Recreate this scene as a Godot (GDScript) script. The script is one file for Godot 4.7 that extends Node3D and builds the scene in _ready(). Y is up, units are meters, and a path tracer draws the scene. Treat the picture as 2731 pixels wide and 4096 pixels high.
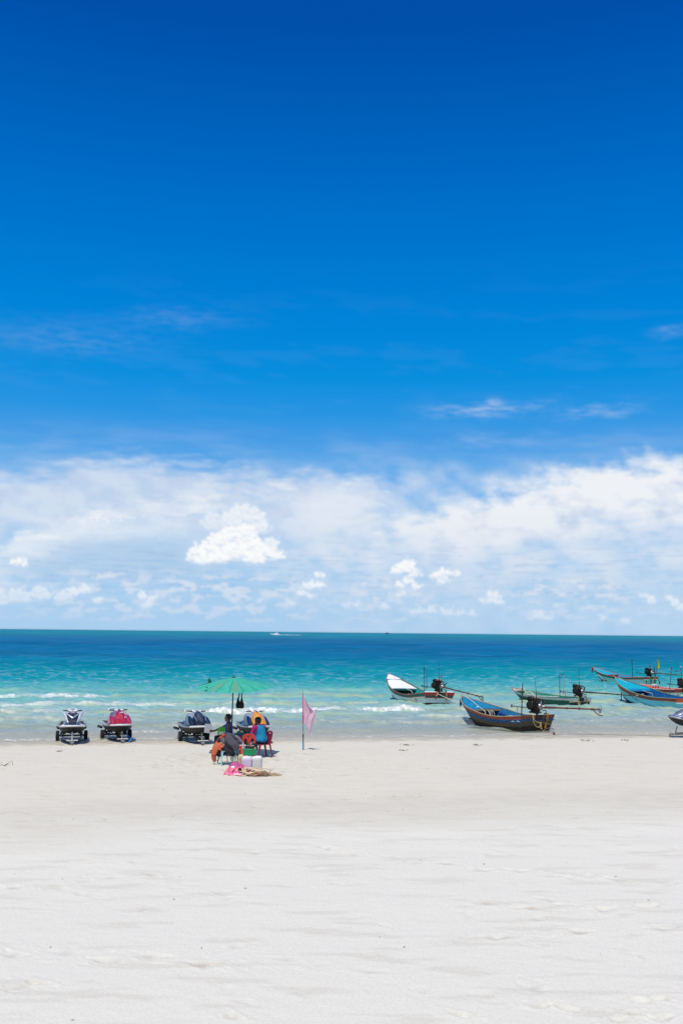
extends Node3D

# A white sand beach at noon: hire jet skis on trailers, a green parasol with a table, moored long-tail boats.

const EYE := Vector3(0, 4.0, 0)
const SHORE_Z := -39.4          # where the waterline crosses x = 0
const SHORE_SLOPE := -0.221     # the waterline runs away to the right
const WATER_Y := -0.1

var rng := RandomNumberGenerator.new()
var noise_a := FastNoiseLite.new()
var noise_b := FastNoiseLite.new()
var noise_c := FastNoiseLite.new()
var noise_cell := FastNoiseLite.new()
var mats := {}
var used_names := {}


func _ready() -> void:
	rng.seed = 20240611
	set_noises()
	make_camera()
	make_sky()
	make_sun()
	make_beach()
	make_sea()
	make_boats()
	make_jet_skis()
	make_camp()
	make_people()
	make_far_things()
	make_litter()


func make_camera() -> void:
	var cam := Camera3D.new()
	cam.name = "camera"
	cam.fov = 54.435
	cam.near = 0.1
	cam.far = 60000.0
	add_child(cam)
	cam.transform = Transform3D(Basis(Vector3.RIGHT, deg_to_rad(6.902)) * Basis(Vector3.BACK, deg_to_rad(0.6073)), EYE)
	cam.current = true


func make_sun() -> void:
	var sun := DirectionalLight3D.new()
	sun.name = "sun"
	sun.light_energy = 1.13
	sun.light_color = Color(1.0, 0.975, 0.92)
	sun.light_angular_distance = 0.9
	sun.shadow_enabled = true
	add_child(sun)
	sun.look_at_from_position(Vector3(-0.13, 0.90, 0.38) * 100.0, Vector3.ZERO, Vector3.UP)


func set_noises() -> void:
	for pair in [[noise_a, 11], [noise_b, 23], [noise_c, 37], [noise_cell, 51]]:
		var n: FastNoiseLite = pair[0]
		n.seed = pair[1]
		n.noise_type = FastNoiseLite.TYPE_SIMPLEX
		n.frequency = 1.0
		n.fractal_type = FastNoiseLite.FRACTAL_FBM
		n.fractal_octaves = 4
		n.fractal_gain = 0.55
	noise_b.fractal_octaves = 5
	noise_c.fractal_type = FastNoiseLite.FRACTAL_NONE
	noise_cell.noise_type = FastNoiseLite.TYPE_CELLULAR
	noise_cell.cellular_return_type = FastNoiseLite.RETURN_DISTANCE
	noise_cell.fractal_octaves = 3


# ---------------------------------------------------------------- sky

const SKY_W := 4096
const SKY_H := 2048
var sky_rows := []
var sky_lobes := []      # of the tall cumulus and its neighbours: azimuth, elevation, radius in degrees, brightness


func lin(r: float, g: float, b: float) -> Vector3:
	var c := Color(r / 255.0, g / 255.0, b / 255.0).srgb_to_linear()
	return Vector3(c.r, c.g, c.b)


func along(table: Array, x: float) -> float:
	if x <= table[0][0]:
		return table[0][1]
	for i in range(1, table.size()):
		if x <= table[i][0]:
			var t: float = (x - table[i - 1][0]) / (table[i][0] - table[i - 1][0])
			return lerpf(table[i - 1][1], table[i][1], t)
	return table[-1][1]


func along3(table: Array, x: float) -> Vector3:
	if x <= table[0][0]:
		return table[0][1]
	for i in range(1, table.size()):
		if x <= table[i][0]:
			var t: float = (x - table[i - 1][0]) / (table[i][0] - table[i - 1][0])
			var p: Vector3 = table[i - 1][1]
			return p.lerp(table[i][1], t)
	return table[-1][1]


var clear_sky := []
const TOP_LEFT := [[-21.0, 9.3], [-17.5, 9.2], [-16.5, 9.45], [-14.5, 10.0], [-9.0, 9.95], [-4.0, 9.7], [0.0, 9.3], [4.0, 8.4]]
const TOP_RIGHT := [[-3.0, 5.2], [0.5, 5.9], [2.2, 6.5], [5.0, 7.3], [8.0, 8.3], [10.5, 8.9], [12.8, 9.55], [14.0, 9.5], [15.5, 10.0], [21.0, 10.1]]
const LOW_RIGHT := [[-3.0, 4.8], [3.0, 4.6], [7.2, 4.0], [12.0, 4.9], [16.0, 5.6], [21.0, 6.0]]
const EDGE_LEFT := [[-21.0, 3.2], [-18.6, 3.6], [-18.1, 4.5], [-16.6, 5.0], [-15.0, 5.6], [-12.0, 6.3], [-8.0, 6.7], [-5.0, 6.4]]


func make_sky() -> void:
	clear_sky = [[0.0, lin(172, 209, 239)], [1.5, lin(168, 207, 239)], [3.5, lin(163, 204, 239)], [6.0, lin(146, 196, 239)], [8.0, lin(112, 178, 236)], [9.5, lin(92, 168, 232)], [11.0, lin(70, 156, 228)], [12.5, lin(40, 149, 226)], [14.5, lin(10, 142, 222)], [18.0, lin(0, 131, 216)], [22.0, lin(0, 117, 206)], [27.0, lin(0, 100, 191)], [33.0, lin(0, 79, 168)], [45.0, lin(2, 78, 166)], [90.0, lin(8, 82, 168)]]
	# a tower of lobes, in pixels of a survey of the sky: across, up from the horizon, radius (69.5 to the degree)
	for l in [[-565, 312, 38, 1.0], [-525, 328, 42, 1.0], [-485, 352, 48, 1.0], [-433, 378, 58, 1.0], [-380, 388, 50, 1.0], [-365, 335, 55, 1.0], [-415, 310, 62, 1.0], [-305, 316, 46, 1.0], [-262, 300, 32, 1.0], [-345, 290, 50, 1.0], [-485, 290, 50, 1.0], [-545, 280, 42, 1.0], [-405, 462, 48, 0.8], [-355, 452, 48, 0.8], [-445, 430, 52, 0.8], [-325, 408, 38, 0.8], [-505, 420, 55, 0.7], [-285, 345, 36, 0.85], [-590, 285, 26, 0.9],
		[240, 258, 30, 1.0], [265, 272, 26, 1.0], [280, 250, 30, 0.95], [220, 245, 24, 0.95], [300, 232, 22, 0.85], [265, 205, 22, 0.9], [240, 188, 20, 0.9], [300, 182, 24, 0.85], [380, 228, 22, 0.9], [415, 236, 24, 0.95], [455, 232, 20, 0.9], [400, 205, 26, 0.8], [-95, 226, 16, 0.9], [-75, 222, 12, 0.9], [-130, 180, 26, 0.85], [-95, 186, 26, 0.9], [-160, 150, 20, 0.8], [-120, 142, 18, 0.8],
		[600, 150, 26, 0.85], [580, 130, 24, 0.8], [620, 125, 26, 0.8], [780, 72, 26, 0.85], [815, 64, 22, 0.85], [745, 66, 18, 0.8], [1105, 54, 20, 0.85], [1080, 48, 16, 0.8], [1020, 62, 14, 0.85], [1200, 130, 20, 0.85], [1290, 120, 22, 0.85], [1270, 140, 16, 0.85], [1310, 100, 18, 0.8], [1180, 150, 18, 0.75], [-775, 130, 22, 0.85], [-740, 122, 18, 0.85], [-760, 95, 22, 0.8], [-1040, 140, 26, 0.8], [-1000, 150, 24, 0.85], [-1080, 120, 36, 0.75], [-1160, 128, 40, 0.75], [-1240, 118, 44, 0.75], [-1320, 110, 48, 0.75], [-950, 110, 20, 0.8], [-1250, 250, 24, 0.95], [-1228, 244, 18, 0.95], [360, 88, 26, 0.8], [420, 82, 28, 0.8], [470, 78, 20, 0.8], [300, 84, 22, 0.75], [520, 76, 18, 0.75], [240, 150, 18, 0.8], [180, 100, 20, 0.75], [-200, 110, 18, 0.7], [60, 110, 20, 0.72], [20, 100, 16, 0.7], [-320, 120, 16, 0.7]]:
		sky_lobes.append([l[0] / 69.5, l[1] / 69.5, l[2] / 69.5, l[3]])
	var cloudy := 480        # rows from 42 degrees down to the horizon
	sky_rows.resize(cloudy)
	var task := WorkerThreadPool.add_group_task(sky_row, cloudy, -1, true)
	WorkerThreadPool.wait_for_group_task_completion(task)
	var data := PackedFloat32Array()
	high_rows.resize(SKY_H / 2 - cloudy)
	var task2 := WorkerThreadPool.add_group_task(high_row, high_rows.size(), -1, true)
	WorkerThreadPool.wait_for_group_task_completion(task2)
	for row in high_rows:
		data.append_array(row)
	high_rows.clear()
	for row in sky_rows:
		data.append_array(row)
	var below := PackedFloat32Array()
	below.append_array(PackedFloat32Array([0.22, 0.36, 0.50]))
	while below.size() < SKY_W * 3:
		below.append_array(below.duplicate())
	for row in SKY_H / 2:
		data.append_array(below)
	sky_rows.clear()
	var im := Image.create_from_data(SKY_W, SKY_H, false, Image.FORMAT_RGBF, data.to_byte_array())
	var pano := PanoramaSkyMaterial.new()
	pano.panorama = ImageTexture.create_from_image(im)
	pano.filter = true
	var sky := Sky.new()
	sky.sky_material = pano
	var env := Environment.new()
	env.background_mode = Environment.BG_SKY
	env.sky = sky
	env.background_energy_multiplier = 1.0
	env.tonemap_mode = Environment.TONE_MAPPER_LINEAR
	env.tonemap_exposure = 1.0
	env.sdfgi_enabled = true
	env.ssao_enabled = true
	env.ssil_enabled = true
	var we := WorldEnvironment.new()
	we.name = "environment"
	we.environment = env
	add_child(we)


var high_rows := []


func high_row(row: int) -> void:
	# above the frame: the same deep blue with broken cloud added to brighten the shade, alike all round
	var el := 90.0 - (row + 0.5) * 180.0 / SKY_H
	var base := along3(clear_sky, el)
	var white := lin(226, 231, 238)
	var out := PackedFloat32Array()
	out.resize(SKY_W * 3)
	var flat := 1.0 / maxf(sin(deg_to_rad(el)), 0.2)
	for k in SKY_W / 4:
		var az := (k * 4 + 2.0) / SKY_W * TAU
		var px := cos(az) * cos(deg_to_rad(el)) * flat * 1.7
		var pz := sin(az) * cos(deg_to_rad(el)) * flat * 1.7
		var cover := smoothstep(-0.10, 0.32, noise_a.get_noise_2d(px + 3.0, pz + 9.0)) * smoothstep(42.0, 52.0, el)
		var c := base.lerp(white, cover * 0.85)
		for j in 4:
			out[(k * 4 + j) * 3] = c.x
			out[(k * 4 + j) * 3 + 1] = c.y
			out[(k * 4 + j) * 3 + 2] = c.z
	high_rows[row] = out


func sky_row(index: int) -> void:
	var out := PackedFloat32Array()
	out.resize(SKY_W * 3)
	var el := (480 - index - 0.5) * 180.0 / SKY_H
	var base := along3(clear_sky, el)
	var white := lin(240, 243, 247)
	var soft := lin(219, 228, 241)
	var bright := lin(252, 252, 252)
	var under := lin(176, 203, 232)
	var grey := lin(150, 187, 226)
	var haze_low := lin(165, 203, 238)
	var anvil_tone := lin(228, 235, 244)
	var shade_tone := lin(193, 210, 235)
	var halo := lin(192, 215, 239)
	var puff_tone := lin(222, 230, 242)
	if el >= 22.0:
		for col in SKY_W:
			out[col * 3] = base.x
			out[col * 3 + 1] = base.y
			out[col * 3 + 2] = base.z
		sky_rows[index] = out
		return
	# the lobes that this row meets, by the degree of azimuth
	var near := []
	for k in 46:
		near.append([])
	for l in sky_lobes:
		if absf(el - l[1]) < l[2] * 1.9 + 0.6:
			for k in range(clampi(int(floor(l[0] - l[2] * 1.9 - 0.6)) + 23, 0, 45), clampi(int(floor(l[0] + l[2] * 1.9 + 0.6)) + 23, 0, 45) + 1):
				near[k].append(l)
	for col in SKY_W:
		var az := (col + 0.5) / SKY_W * 360.0
		if az > 180.0:
			az -= 360.0
		# the banks round the rest of the horizon follow the same course, folded to and fro; the noise goes on unfolded
		var a := absf(fposmod(az + 20.5, 82.0) - 41.0) * -1.0 + 20.5
		a = -a if absf(az) <= 20.5 else a
		if absf(az) <= 20.5:
			a = az
		var c := base
		var p := az * 0.16
		var q := el * 0.42
		# thin cirrus far up
		var wisp := noise_a.get_noise_2d(p * 0.55 + q * 0.35 + 40.0, q * 1.1)
		var wisp_fine := noise_b.get_noise_2d(p * 1.6 + q * 1.3, q * 2.6 - p * 0.5)
		if true:
			var veil := smoothstep(0.05, 0.6, wisp + 0.35 * wisp_fine) * smoothstep(22.0, 15.0, el) * 0.012
			veil += smoothstep(-0.5, 0.7, wisp_fine * 0.35 + wisp * 0.9) * smoothstep(12.2, 9.8, el) * 0.14
			# the two feathers to the right of the middle
			for f in [[8.5, 12.75, 2.6, 0.32, 0.5], [14.6, 12.4, 2.0, 0.3, 0.25], [18.6, 16.6, 0.8, 0.3, 0.16], [-16.0, 15.9, 4.5, 0.8, 0.075], [-9.5, 17.6, 3.0, 0.5, 0.07], [9.0, 10.9, 4.0, 0.3, 0.12]]:
				var u: float = (a - f[0]) / f[2]
				var v: float = (el - f[1] - (a - f[0]) * 0.04 - wisp_fine * 0.35) / f[3]
				var g := exp(-u * u - v * v)
				veil += g * f[4] * 0.9 * (0.65 + 0.9 * noise_b.get_noise_2d(p * 3.0 + q * 2.0, q * 7.0 - p))
			c = c.lerp(soft, clampf(veil, 0.0, 0.7))
		if el < 12.5:
			var big := noise_a.get_noise_2d(p, q * 1.4)
			var mid := noise_b.get_noise_2d(p * 2.3 + 7.0, q * 3.2)
			var fine := noise_b.get_noise_2d(p * 8.0, q * 9.0 + 3.0)
			var iso := noise_b.get_noise_2d(az * 0.27 + 50.0, el * 0.42 + az * 0.05)
			# the high sheet on the left
			var top := along(TOP_LEFT, a) + mid * 0.55 + big * 0.3
			var sheet := smoothstep(top + 0.15, top - 1.7, el) * smoothstep(3.6, 7.0, el - big * 1.2)
			sheet *= smoothstep(6.5, -3.5, a + big * 2.0) * (0.86 + 0.5 * mid * smoothstep(-13.0, -2.0, a))
			c = c.lerp(soft.lerp(shade_tone, clampf(0.22 - 1.1 * iso + (top - el) * 0.04, 0.0, 0.7)), clampf(sheet * 0.97, 0.0, 1.0))
			# its crisp, sunlit lower edge
			var edge := along(EDGE_LEFT, a) + mid * 0.4 + fine * 0.28
			var lit := smoothstep(edge + 1.25, edge + 0.15, el) * smoothstep(edge - 2.4, edge - 0.1, el) if a < -4.0 else 0.0
			lit *= smoothstep(-4.0, -8.0, a) * (0.75 + 0.5 * big)
			if el < edge + 0.1:
				lit *= smoothstep(-9.5, -17.0, a - (edge - el) * 4.5) * 0.85 + 0.15
			c = c.lerp(white, clampf(lit * 0.85, 0.0, 1.0))
			# pale blue shade below it
			# the anvil in the middle
			var au := (a + 0.4) / 3.1
			var av := (el - 7.1 - a * 0.14) / 1.75
			var anvil := smoothstep(1.25, 0.25, sqrt(au * au + av * av) + mid * 0.55 + fine * 0.12)
			c = c.lerp(anvil_tone, anvil * 0.88)
			# the broad bank rising to the right
			var t2 := along(TOP_RIGHT, a) + mid * 0.35 + iso * 0.9 + fine * 0.16
			var l2 := along(LOW_RIGHT, a) + big * 0.9
			var bank := smoothstep(t2 + 0.35, t2 - 1.5, el) * smoothstep(l2 - 0.9, l2 + 1.4, el) * smoothstep(-2.5, 2.5, a + mid)
			var bright_bank := shade_tone.lerp(white, clampf(0.80 + 0.95 * iso + 0.22 * mid + 0.15 * fine + (el - l2 - 1.6) * 0.12, 0.0, 1.0))
			c = c.lerp(bright_bank, clampf(bank * 1.05, 0.0, 1.0))
			var thin := smoothstep(10.6, 8.2, el) * smoothstep(-4.0, 0.5, a) * (0.42 + 0.6 * iso)
			c = c.lerp(soft, clampf(thin * 0.75, 0.0, 0.6) * (1.0 - bank * 0.8))
			# white haze and thin grey bars low down
			var haze := smoothstep(8.0, 4.0, el) * smoothstep(2.2, 4.6, el) * (0.5 + 0.3 * mid + 0.4 * iso) * smoothstep(-8.0, -1.5, a)
			c = c.lerp(soft, clampf(haze, 0.0, 0.8))
			var left_gap := smoothstep(5.6, 4.6, el) * smoothstep(2.4, 3.4, el) * smoothstep(-17.5, -14.0, a + (5.0 - el) * 1.2) * smoothstep(-6.5, -8.5, a)
			c = c.lerp(under, left_gap * 0.6)
			var bars := noise_b.get_noise_2d(p * 1.3 + 90.0, q * 11.0)
			c = c.lerp(grey, clampf(smoothstep(0.22, 0.5, bars) * smoothstep(6.0, 3.4, el) * smoothstep(1.2, 2.4, el) * 0.45, 0.0, 1.0))
			var streaks := noise_a.get_noise_2d(p * 1.1 + 33.0, q * 9.0 + 5.0)
			c = c.lerp(soft, clampf(smoothstep(0.0, 0.5, streaks) * smoothstep(5.5, 3.0, el) * smoothstep(0.8, 2.0, el) * 0.2, 0.0, 1.0))
			# small heaped clouds in rows above the horizon
			var row_base := 1.0 - absf(fposmod(el + big * 0.25, 0.95) - 0.35)
			var heap := noise_b.get_noise_2d(p * 3.4 + 13.0, el * 1.55) + 0.35 * noise_cell.get_noise_2d(az * 1.3, el * 2.6) + 0.1 + (row_base - 0.6) * 0.55
			var many := smoothstep(0.35, 0.9, el) * smoothstep(4.0, 2.2, el) * (0.7 + 0.7 * noise_c.get_noise_2d(az * 0.11 + 3.0, 0.5))
			var puff := smoothstep(-0.14, 0.34, heap + fine * 0.16) * clampf(many * 1.25, 0.0, 1.0)
			c = c.lerp(grey, clampf(smoothstep(-0.2, 0.0, heap + fine * 0.1) * clampf(many, 0.0, 1.0) * 0.35, 0.0, 1.0))
			c = c.lerp(puff_tone, clampf(puff * 0.78, 0.0, 1.0))
			# the towers
			var inside := -9.0
			var glow := 0.0
			var l_low := 0.0
			for l in near[clampi(int(floor(a)) + 23, 0, 45)]:
				var dx: float = a - l[0]
				var dy: float = el - l[1]
				if dy < 0.0:
					dy *= 1.7
				var dist := sqrt(dx * dx * 0.8 + dy * dy * 1.2)
				var deep: float = l[2] - dist
				if deep > -0.75:
					var h := clampf(0.5 + (deep - inside) / 0.24, 0.0, 1.0)
					inside = lerpf(inside, deep, h) + 0.12 * h * (1.0 - h) if inside > -5.0 else deep
					l_low = lerpf(l_low, dy / l[2], h)
					glow = lerpf(glow, l[3], h)
			if inside > -0.7:
				c = c.lerp(halo, smoothstep(-0.7, 0.0, inside) * 0.5 * glow)
			if inside > -0.3:
				var bumps := noise_b.get_noise_2d(az * 2.1, el * 2.3)
				var small := noise_b.get_noise_2d(az * 6.5 + 5.0, el * 7.0)
				inside += bumps * 0.24 + small * 0.10
				if inside > -0.05:
					var relief := noise_b.get_noise_2d(az * 2.1 - 0.05, el * 2.3 - 0.22) - bumps
					relief += 0.5 * (noise_b.get_noise_2d(az * 6.5 + 4.95, el * 7.0 - 0.3) - small)
					var cover := smoothstep(-0.05, 0.15, inside) * clampf(glow * 1.7 - 0.7, 0.0, 1.0) * lerpf(1.0, 0.4, smoothstep(0.25, 1.0, -l_low))
					var shade := clampf(0.97 - relief * 0.4 - smoothstep(-0.1, 0.8, -l_low) * 0.35 - smoothstep(0.25, 0.8, inside) * 0.06, 0.0, 1.0)
					var body := under.lerp(bright, shade)
					c = c.lerp(body, cover)
			# air in front of the lowest part
			c = c.lerp(haze_low, smoothstep(3.2, -0.1, el) * 0.55)
		out[col * 3] = c.x
		out[col * 3 + 1] = c.y
		out[col * 3 + 2] = c.z
	sky_rows[index] = out


# ---------------------------------------------------------------- shape helpers

class Shape:
	var v := PackedVector3Array()
	var n := PackedVector3Array()
	var i := PackedInt32Array()
	var c := PackedColorArray()
	var tint := Color.WHITE

	# triangles of one closed or open piece; closed pieces are turned outward
	func put(pts: PackedVector3Array, tri: PackedInt32Array, smooth := true, closed := true) -> void:
		var mid := Vector3.ZERO
		for p in pts:
			mid += p
		mid /= maxi(pts.size(), 1)
		var vol := 0.0
		if closed:
			for k in range(0, tri.size(), 3):
				vol += (pts[tri[k]] - mid).dot((pts[tri[k + 1]] - mid).cross(pts[tri[k + 2]] - mid))
		var flip := vol > 0.0     # front faces run clockwise
		var at := v.size()
		if smooth:
			var nn := PackedVector3Array()
			nn.resize(pts.size())
			for k in range(0, tri.size(), 3):
				var a := tri[k]
				var b := tri[k + 2] if flip else tri[k + 1]
				var d := tri[k + 1] if flip else tri[k + 2]
				var f := (pts[d] - pts[a]).cross(pts[b] - pts[a])
				nn[a] += f
				nn[b] += f
				nn[d] += f
				i.append(at + a)
				i.append(at + b)
				i.append(at + d)
			for k in pts.size():
				v.append(pts[k])
				n.append(nn[k].normalized() if nn[k].length_squared() > 1e-20 else Vector3.UP)
				c.append(tint)
		else:
			for k in range(0, tri.size(), 3):
				var a := pts[tri[k]]
				var b := pts[tri[k + 2] if flip else tri[k + 1]]
				var d := pts[tri[k + 1] if flip else tri[k + 2]]
				var f := (d - a).cross(b - a).normalized()
				for p in [a, b, d]:
					i.append(v.size())
					v.append(p)
					n.append(f)
					c.append(tint)

	func mesh(with_color := false) -> ArrayMesh:
		var arr := []
		arr.resize(Mesh.ARRAY_MAX)
		arr[Mesh.ARRAY_VERTEX] = v
		arr[Mesh.ARRAY_NORMAL] = n
		arr[Mesh.ARRAY_INDEX] = i
		if with_color:
			arr[Mesh.ARRAY_COLOR] = c
		var m := ArrayMesh.new()
		m.add_surface_from_arrays(Mesh.PRIMITIVE_TRIANGLES, arr)
		return m

	# rings of equal count joined one to the next
	func loft(rings: Array, around := true, caps := true, smooth := true) -> void:
		var count: int = rings[0].size()
		var pts := PackedVector3Array()
		for r in rings:
			pts.append_array(r)
		var tri := PackedInt32Array()
		var last := count if around else count - 1
		for k in rings.size() - 1:
			for j in last:
				var a := k * count + j
				var b := k * count + (j + 1) % count
				var d := a + count
				var e := b + count
				tri.append_array(PackedInt32Array([a, b, d, b, e, d]))
		if around and caps:
			for end in 2:
				var ring: PackedVector3Array = rings[0] if end == 0 else rings[-1]
				var from := pts.size()
				var mid := Vector3.ZERO
				for p in ring:
					mid += p
				pts.append_array(ring)
				pts.append(mid / count)
				for j in count:
					var a := from + j
					var b := from + (j + 1) % count
					if end == 0:
						tri.append_array(PackedInt32Array([b, a, from + count]))
					else:
						tri.append_array(PackedInt32Array([a, b, from + count]))
		put(pts, tri, smooth, around)

	func tube(path: Array, radius: float, sides := 8, end_radius := -1.0, flat := 1.0) -> void:
		var rings := []
		var side := Vector3.ZERO
		for k in path.size():
			var p: Vector3 = path[k]
			var d: Vector3 = (path[mini(k + 1, path.size() - 1)] - path[maxi(k - 1, 0)]).normalized()
			if side == Vector3.ZERO:
				side = d.cross(Vector3.UP if absf(d.y) < 0.9 else Vector3.RIGHT).normalized()
			side = (side - d * side.dot(d)).normalized()
			var up := side.cross(d)
			var r := radius if end_radius < 0.0 else lerpf(radius, end_radius, float(k) / (path.size() - 1))
			var ring := PackedVector3Array()
			for j in sides:
				var t := TAU * j / sides
				ring.append(p + side * cos(t) * r + up * sin(t) * r * flat)
			rings.append(ring)
		loft(rings)

	func box(xf: Transform3D, size: Vector3, bevel := 0.0) -> void:
		var h := size * 0.5
		var b := minf(bevel, minf(h.x, minf(h.y, h.z)) * 0.95)
		if b <= 0.0:
			var p := PackedVector3Array()
			for k in 8:
				p.append(xf * Vector3(h.x if k & 1 else -h.x, h.y if k & 2 else -h.y, h.z if k & 4 else -h.z))
			put(p, PackedInt32Array([0, 1, 3, 0, 3, 2, 4, 6, 7, 4, 7, 5, 0, 4, 5, 0, 5, 1, 2, 3, 7, 2, 7, 6, 0, 2, 6, 0, 6, 4, 1, 5, 7, 1, 7, 3]), false)
			return
		var rings := []
		for lay in [[-h.y, b], [-h.y + b, 0.0], [h.y - b, 0.0], [h.y, b]]:
			var x: float = h.x - lay[1]
			var z: float = h.z - lay[1]
			var ring := PackedVector3Array()
			for q in [[x, z - b], [x - b, z], [b - x, z], [-x, z - b], [-x, b - z], [b - x, -z], [x - b, -z], [x, b - z]]:
				ring.append(xf * Vector3(q[0], lay[0], q[1]))
			rings.append(ring)
		loft(rings, true, true, false)

	# profile of (radius, height) turned round the y axis
	func lathe(xf: Transform3D, profile: Array, sides := 16, caps := true, smooth := true, squash := 1.0) -> void:
		var rings := []
		for q in profile:
			var ring := PackedVector3Array()
			for j in sides:
				var t := TAU * j / sides
				ring.append(xf * Vector3(cos(t) * q.x, q.y, sin(t) * q.x * squash))
			rings.append(ring)
		loft(rings, true, caps, smooth)

	func rod(a: Vector3, b: Vector3, r: float, r2 := -1.0, sides := 8) -> void:
		tube([a, b], r, sides, r2)

	func ball(at: Vector3, r: Vector3, turns := 10) -> void:
		var prof := []
		for k in turns + 1:
			var t := PI * k / turns - PI / 2
			prof.append(Vector2(maxf(cos(t), 0.001), sin(t)))
		lathe(Transform3D(Basis.from_scale(r), at), prof, turns * 2, false)

	# a flat plate with its outline in xy, given a thickness along z
	func plate(xf: Transform3D, outline: PackedVector2Array, thick: float, holes := []) -> void:
		var poly := outline
		var tri := PackedInt32Array()
		var pts2 := PackedVector2Array()
		if holes.is_empty():
			tri = Geometry2D.triangulate_polygon(poly)
			pts2 = poly
		var m := pts2.size()
		var pts := PackedVector3Array()
		for s in [0.5, -0.5]:
			for p in pts2:
				pts.append(xf * Vector3(p.x, p.y, thick * s))
		var t3 := PackedInt32Array()
		for k in range(0, tri.size(), 3):
			t3.append_array(PackedInt32Array([tri[k], tri[k + 1], tri[k + 2], m + tri[k], m + tri[k + 2], m + tri[k + 1]]))
		var ccw := not Geometry2D.is_polygon_clockwise(pts2)
		for k in m:
			var a := k
			var b := (k + 1) % m
			if _same(tri, pts2, ccw):
				t3.append_array(PackedInt32Array([a, m + a, b, b, m + a, m + b]))
			else:
				t3.append_array(PackedInt32Array([a, b, m + a, b, m + b, m + a]))
		put(pts, t3, false)

	func _same(tri: PackedInt32Array, p: PackedVector2Array, ccw: bool) -> bool:
		var area := (p[tri[1]] - p[tri[0]]).cross(p[tri[2]] - p[tri[0]])
		return (area > 0.0) == ccw


func numbered(called: String) -> String:
	if not used_names.has(called):
		used_names[called] = 0
		return called
	used_names[called] += 1
	return "%s_%03d" % [called, used_names[called]]


func thing(called: String, label: String, category: String, group := "", at := Vector3.ZERO, turn := 0.0) -> Node3D:
	var o := Node3D.new()
	o.name = numbered(called)
	add_child(o, true)
	o.position = at
	o.rotation.y = turn
	return tag(o, label, category, group)


func tag(o: Node3D, label: String, category: String, group := "") -> Node3D:
	o.set_meta("label", label)
	if category:
		o.set_meta("category", category)
	if group:
		o.set_meta("group", group)
	return o


func part(called: String, s: Shape, m: Material, parent: Node, colored := false) -> MeshInstance3D:
	var o := MeshInstance3D.new()
	o.name = numbered(called) if parent == self else called
	if parent != self:
		var k := 0
		while parent.has_node(NodePath(o.name)):
			k += 1
			o.name = "%s_%03d" % [called, k]
	o.mesh = s.mesh(colored)
	o.material_override = m
	parent.add_child(o, true)
	return o


func lone(called: String, s: Shape, m: Material, label: String, category: String, group := "", colored := false) -> MeshInstance3D:
	var o := part(called, s, m, self, colored)
	tag(o, label, category, group)
	return o


func xf_at(p: Vector3, turn := Vector3.ZERO) -> Transform3D:
	return Transform3D(Basis.from_euler(turn), p)


# y axis of the result runs along `up`
func xf_along(p: Vector3, up: Vector3) -> Transform3D:
	var y := up.normalized()
	var x := y.cross(Vector3.BACK if absf(y.z) < 0.9 else Vector3.RIGHT).normalized()
	return Transform3D(Basis(x, y, x.cross(y)), p)


# ---------------------------------------------------------------- materials

var wear_tex: NoiseTexture2D
var blotch_tex: NoiseTexture2D
var grain_tex: NoiseTexture2D
var weave_tex: NoiseTexture2D


func noise_tex(seed_: int, freq: float, low: Color, high: Color, octaves := 5, size := 512, a := 0.25, b := 0.75) -> NoiseTexture2D:
	var n := FastNoiseLite.new()
	n.seed = seed_
	n.frequency = freq
	n.fractal_octaves = octaves
	var t := NoiseTexture2D.new()
	t.width = size
	t.height = size
	t.seamless = true
	t.noise = n
	var g := Gradient.new()
	g.offsets = PackedFloat32Array([a, b])
	g.colors = PackedColorArray([low, high])
	t.color_ramp = g
	return t


func mat(called: String, hex: String, rough := 0.6, metal := 0.0, wear := 0.0, scale := 2.0) -> StandardMaterial3D:
	if mats.has(called):
		return mats[called]
	var m := StandardMaterial3D.new()
	m.resource_name = called
	m.albedo_color = Color(hex)
	m.roughness = rough
	m.metallic = metal
	if wear > 0.0:
		if wear_tex == null:
			wear_tex = noise_tex(5, 0.012, Color(0.8, 0.77, 0.73), Color.WHITE, 6, 512, 0.2, 0.55)
			blotch_tex = noise_tex(9, 0.02, Color(0.36, 0.30, 0.24), Color.WHITE, 6, 512, 0.3, 0.56)
		m.albedo_texture = blotch_tex if wear > 0.5 else wear_tex
		m.uv1_triplanar = true
		m.uv1_scale = Vector3.ONE * scale
	mats[called] = m
	return m


func gloss(called: String, hex: String, coat := 0.8, rough := 0.35) -> StandardMaterial3D:
	if mats.has(called):
		return mats[called]
	var m := mat(called, hex, rough, 0.0, 0.3, 1.3)
	m.clearcoat_enabled = true
	m.clearcoat = coat
	m.clearcoat_roughness = 0.12
	return m


func cloth(called: String, hex: String, rim := 0.3) -> StandardMaterial3D:
	if mats.has(called):
		return mats[called]
	if weave_tex == null:
		weave_tex = noise_tex(77, 0.05, Color(0.8, 0.8, 0.8), Color.WHITE, 4, 256, 0.3, 0.7)
	var m := mat(called, hex, 0.9)
	m.albedo_texture = weave_tex
	m.uv1_triplanar = true
	m.uv1_scale = Vector3.ONE * 4.0
	m.rim_enabled = true
	m.rim = rim
	m.rim_tint = 0.6
	return m


# ---------------------------------------------------------------- beach and sea

func seaward(x: float, z: float) -> float:
	return (SHORE_Z + SHORE_SLOPE * x - z) * 0.976


func sand_height(x: float, z: float) -> float:
	var s := seaward(x, z)
	var y := 0.0
	if s > -7.0:
		y = WATER_Y * smoothstep(-7.0, 0.0, s)
	if s > 0.0:
		y -= 0.022 * s + 0.0004 * s * s if s < 60.0 else 2.76 + (s - 60.0) * 0.01
	return maxf(y, -5.0)


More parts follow.
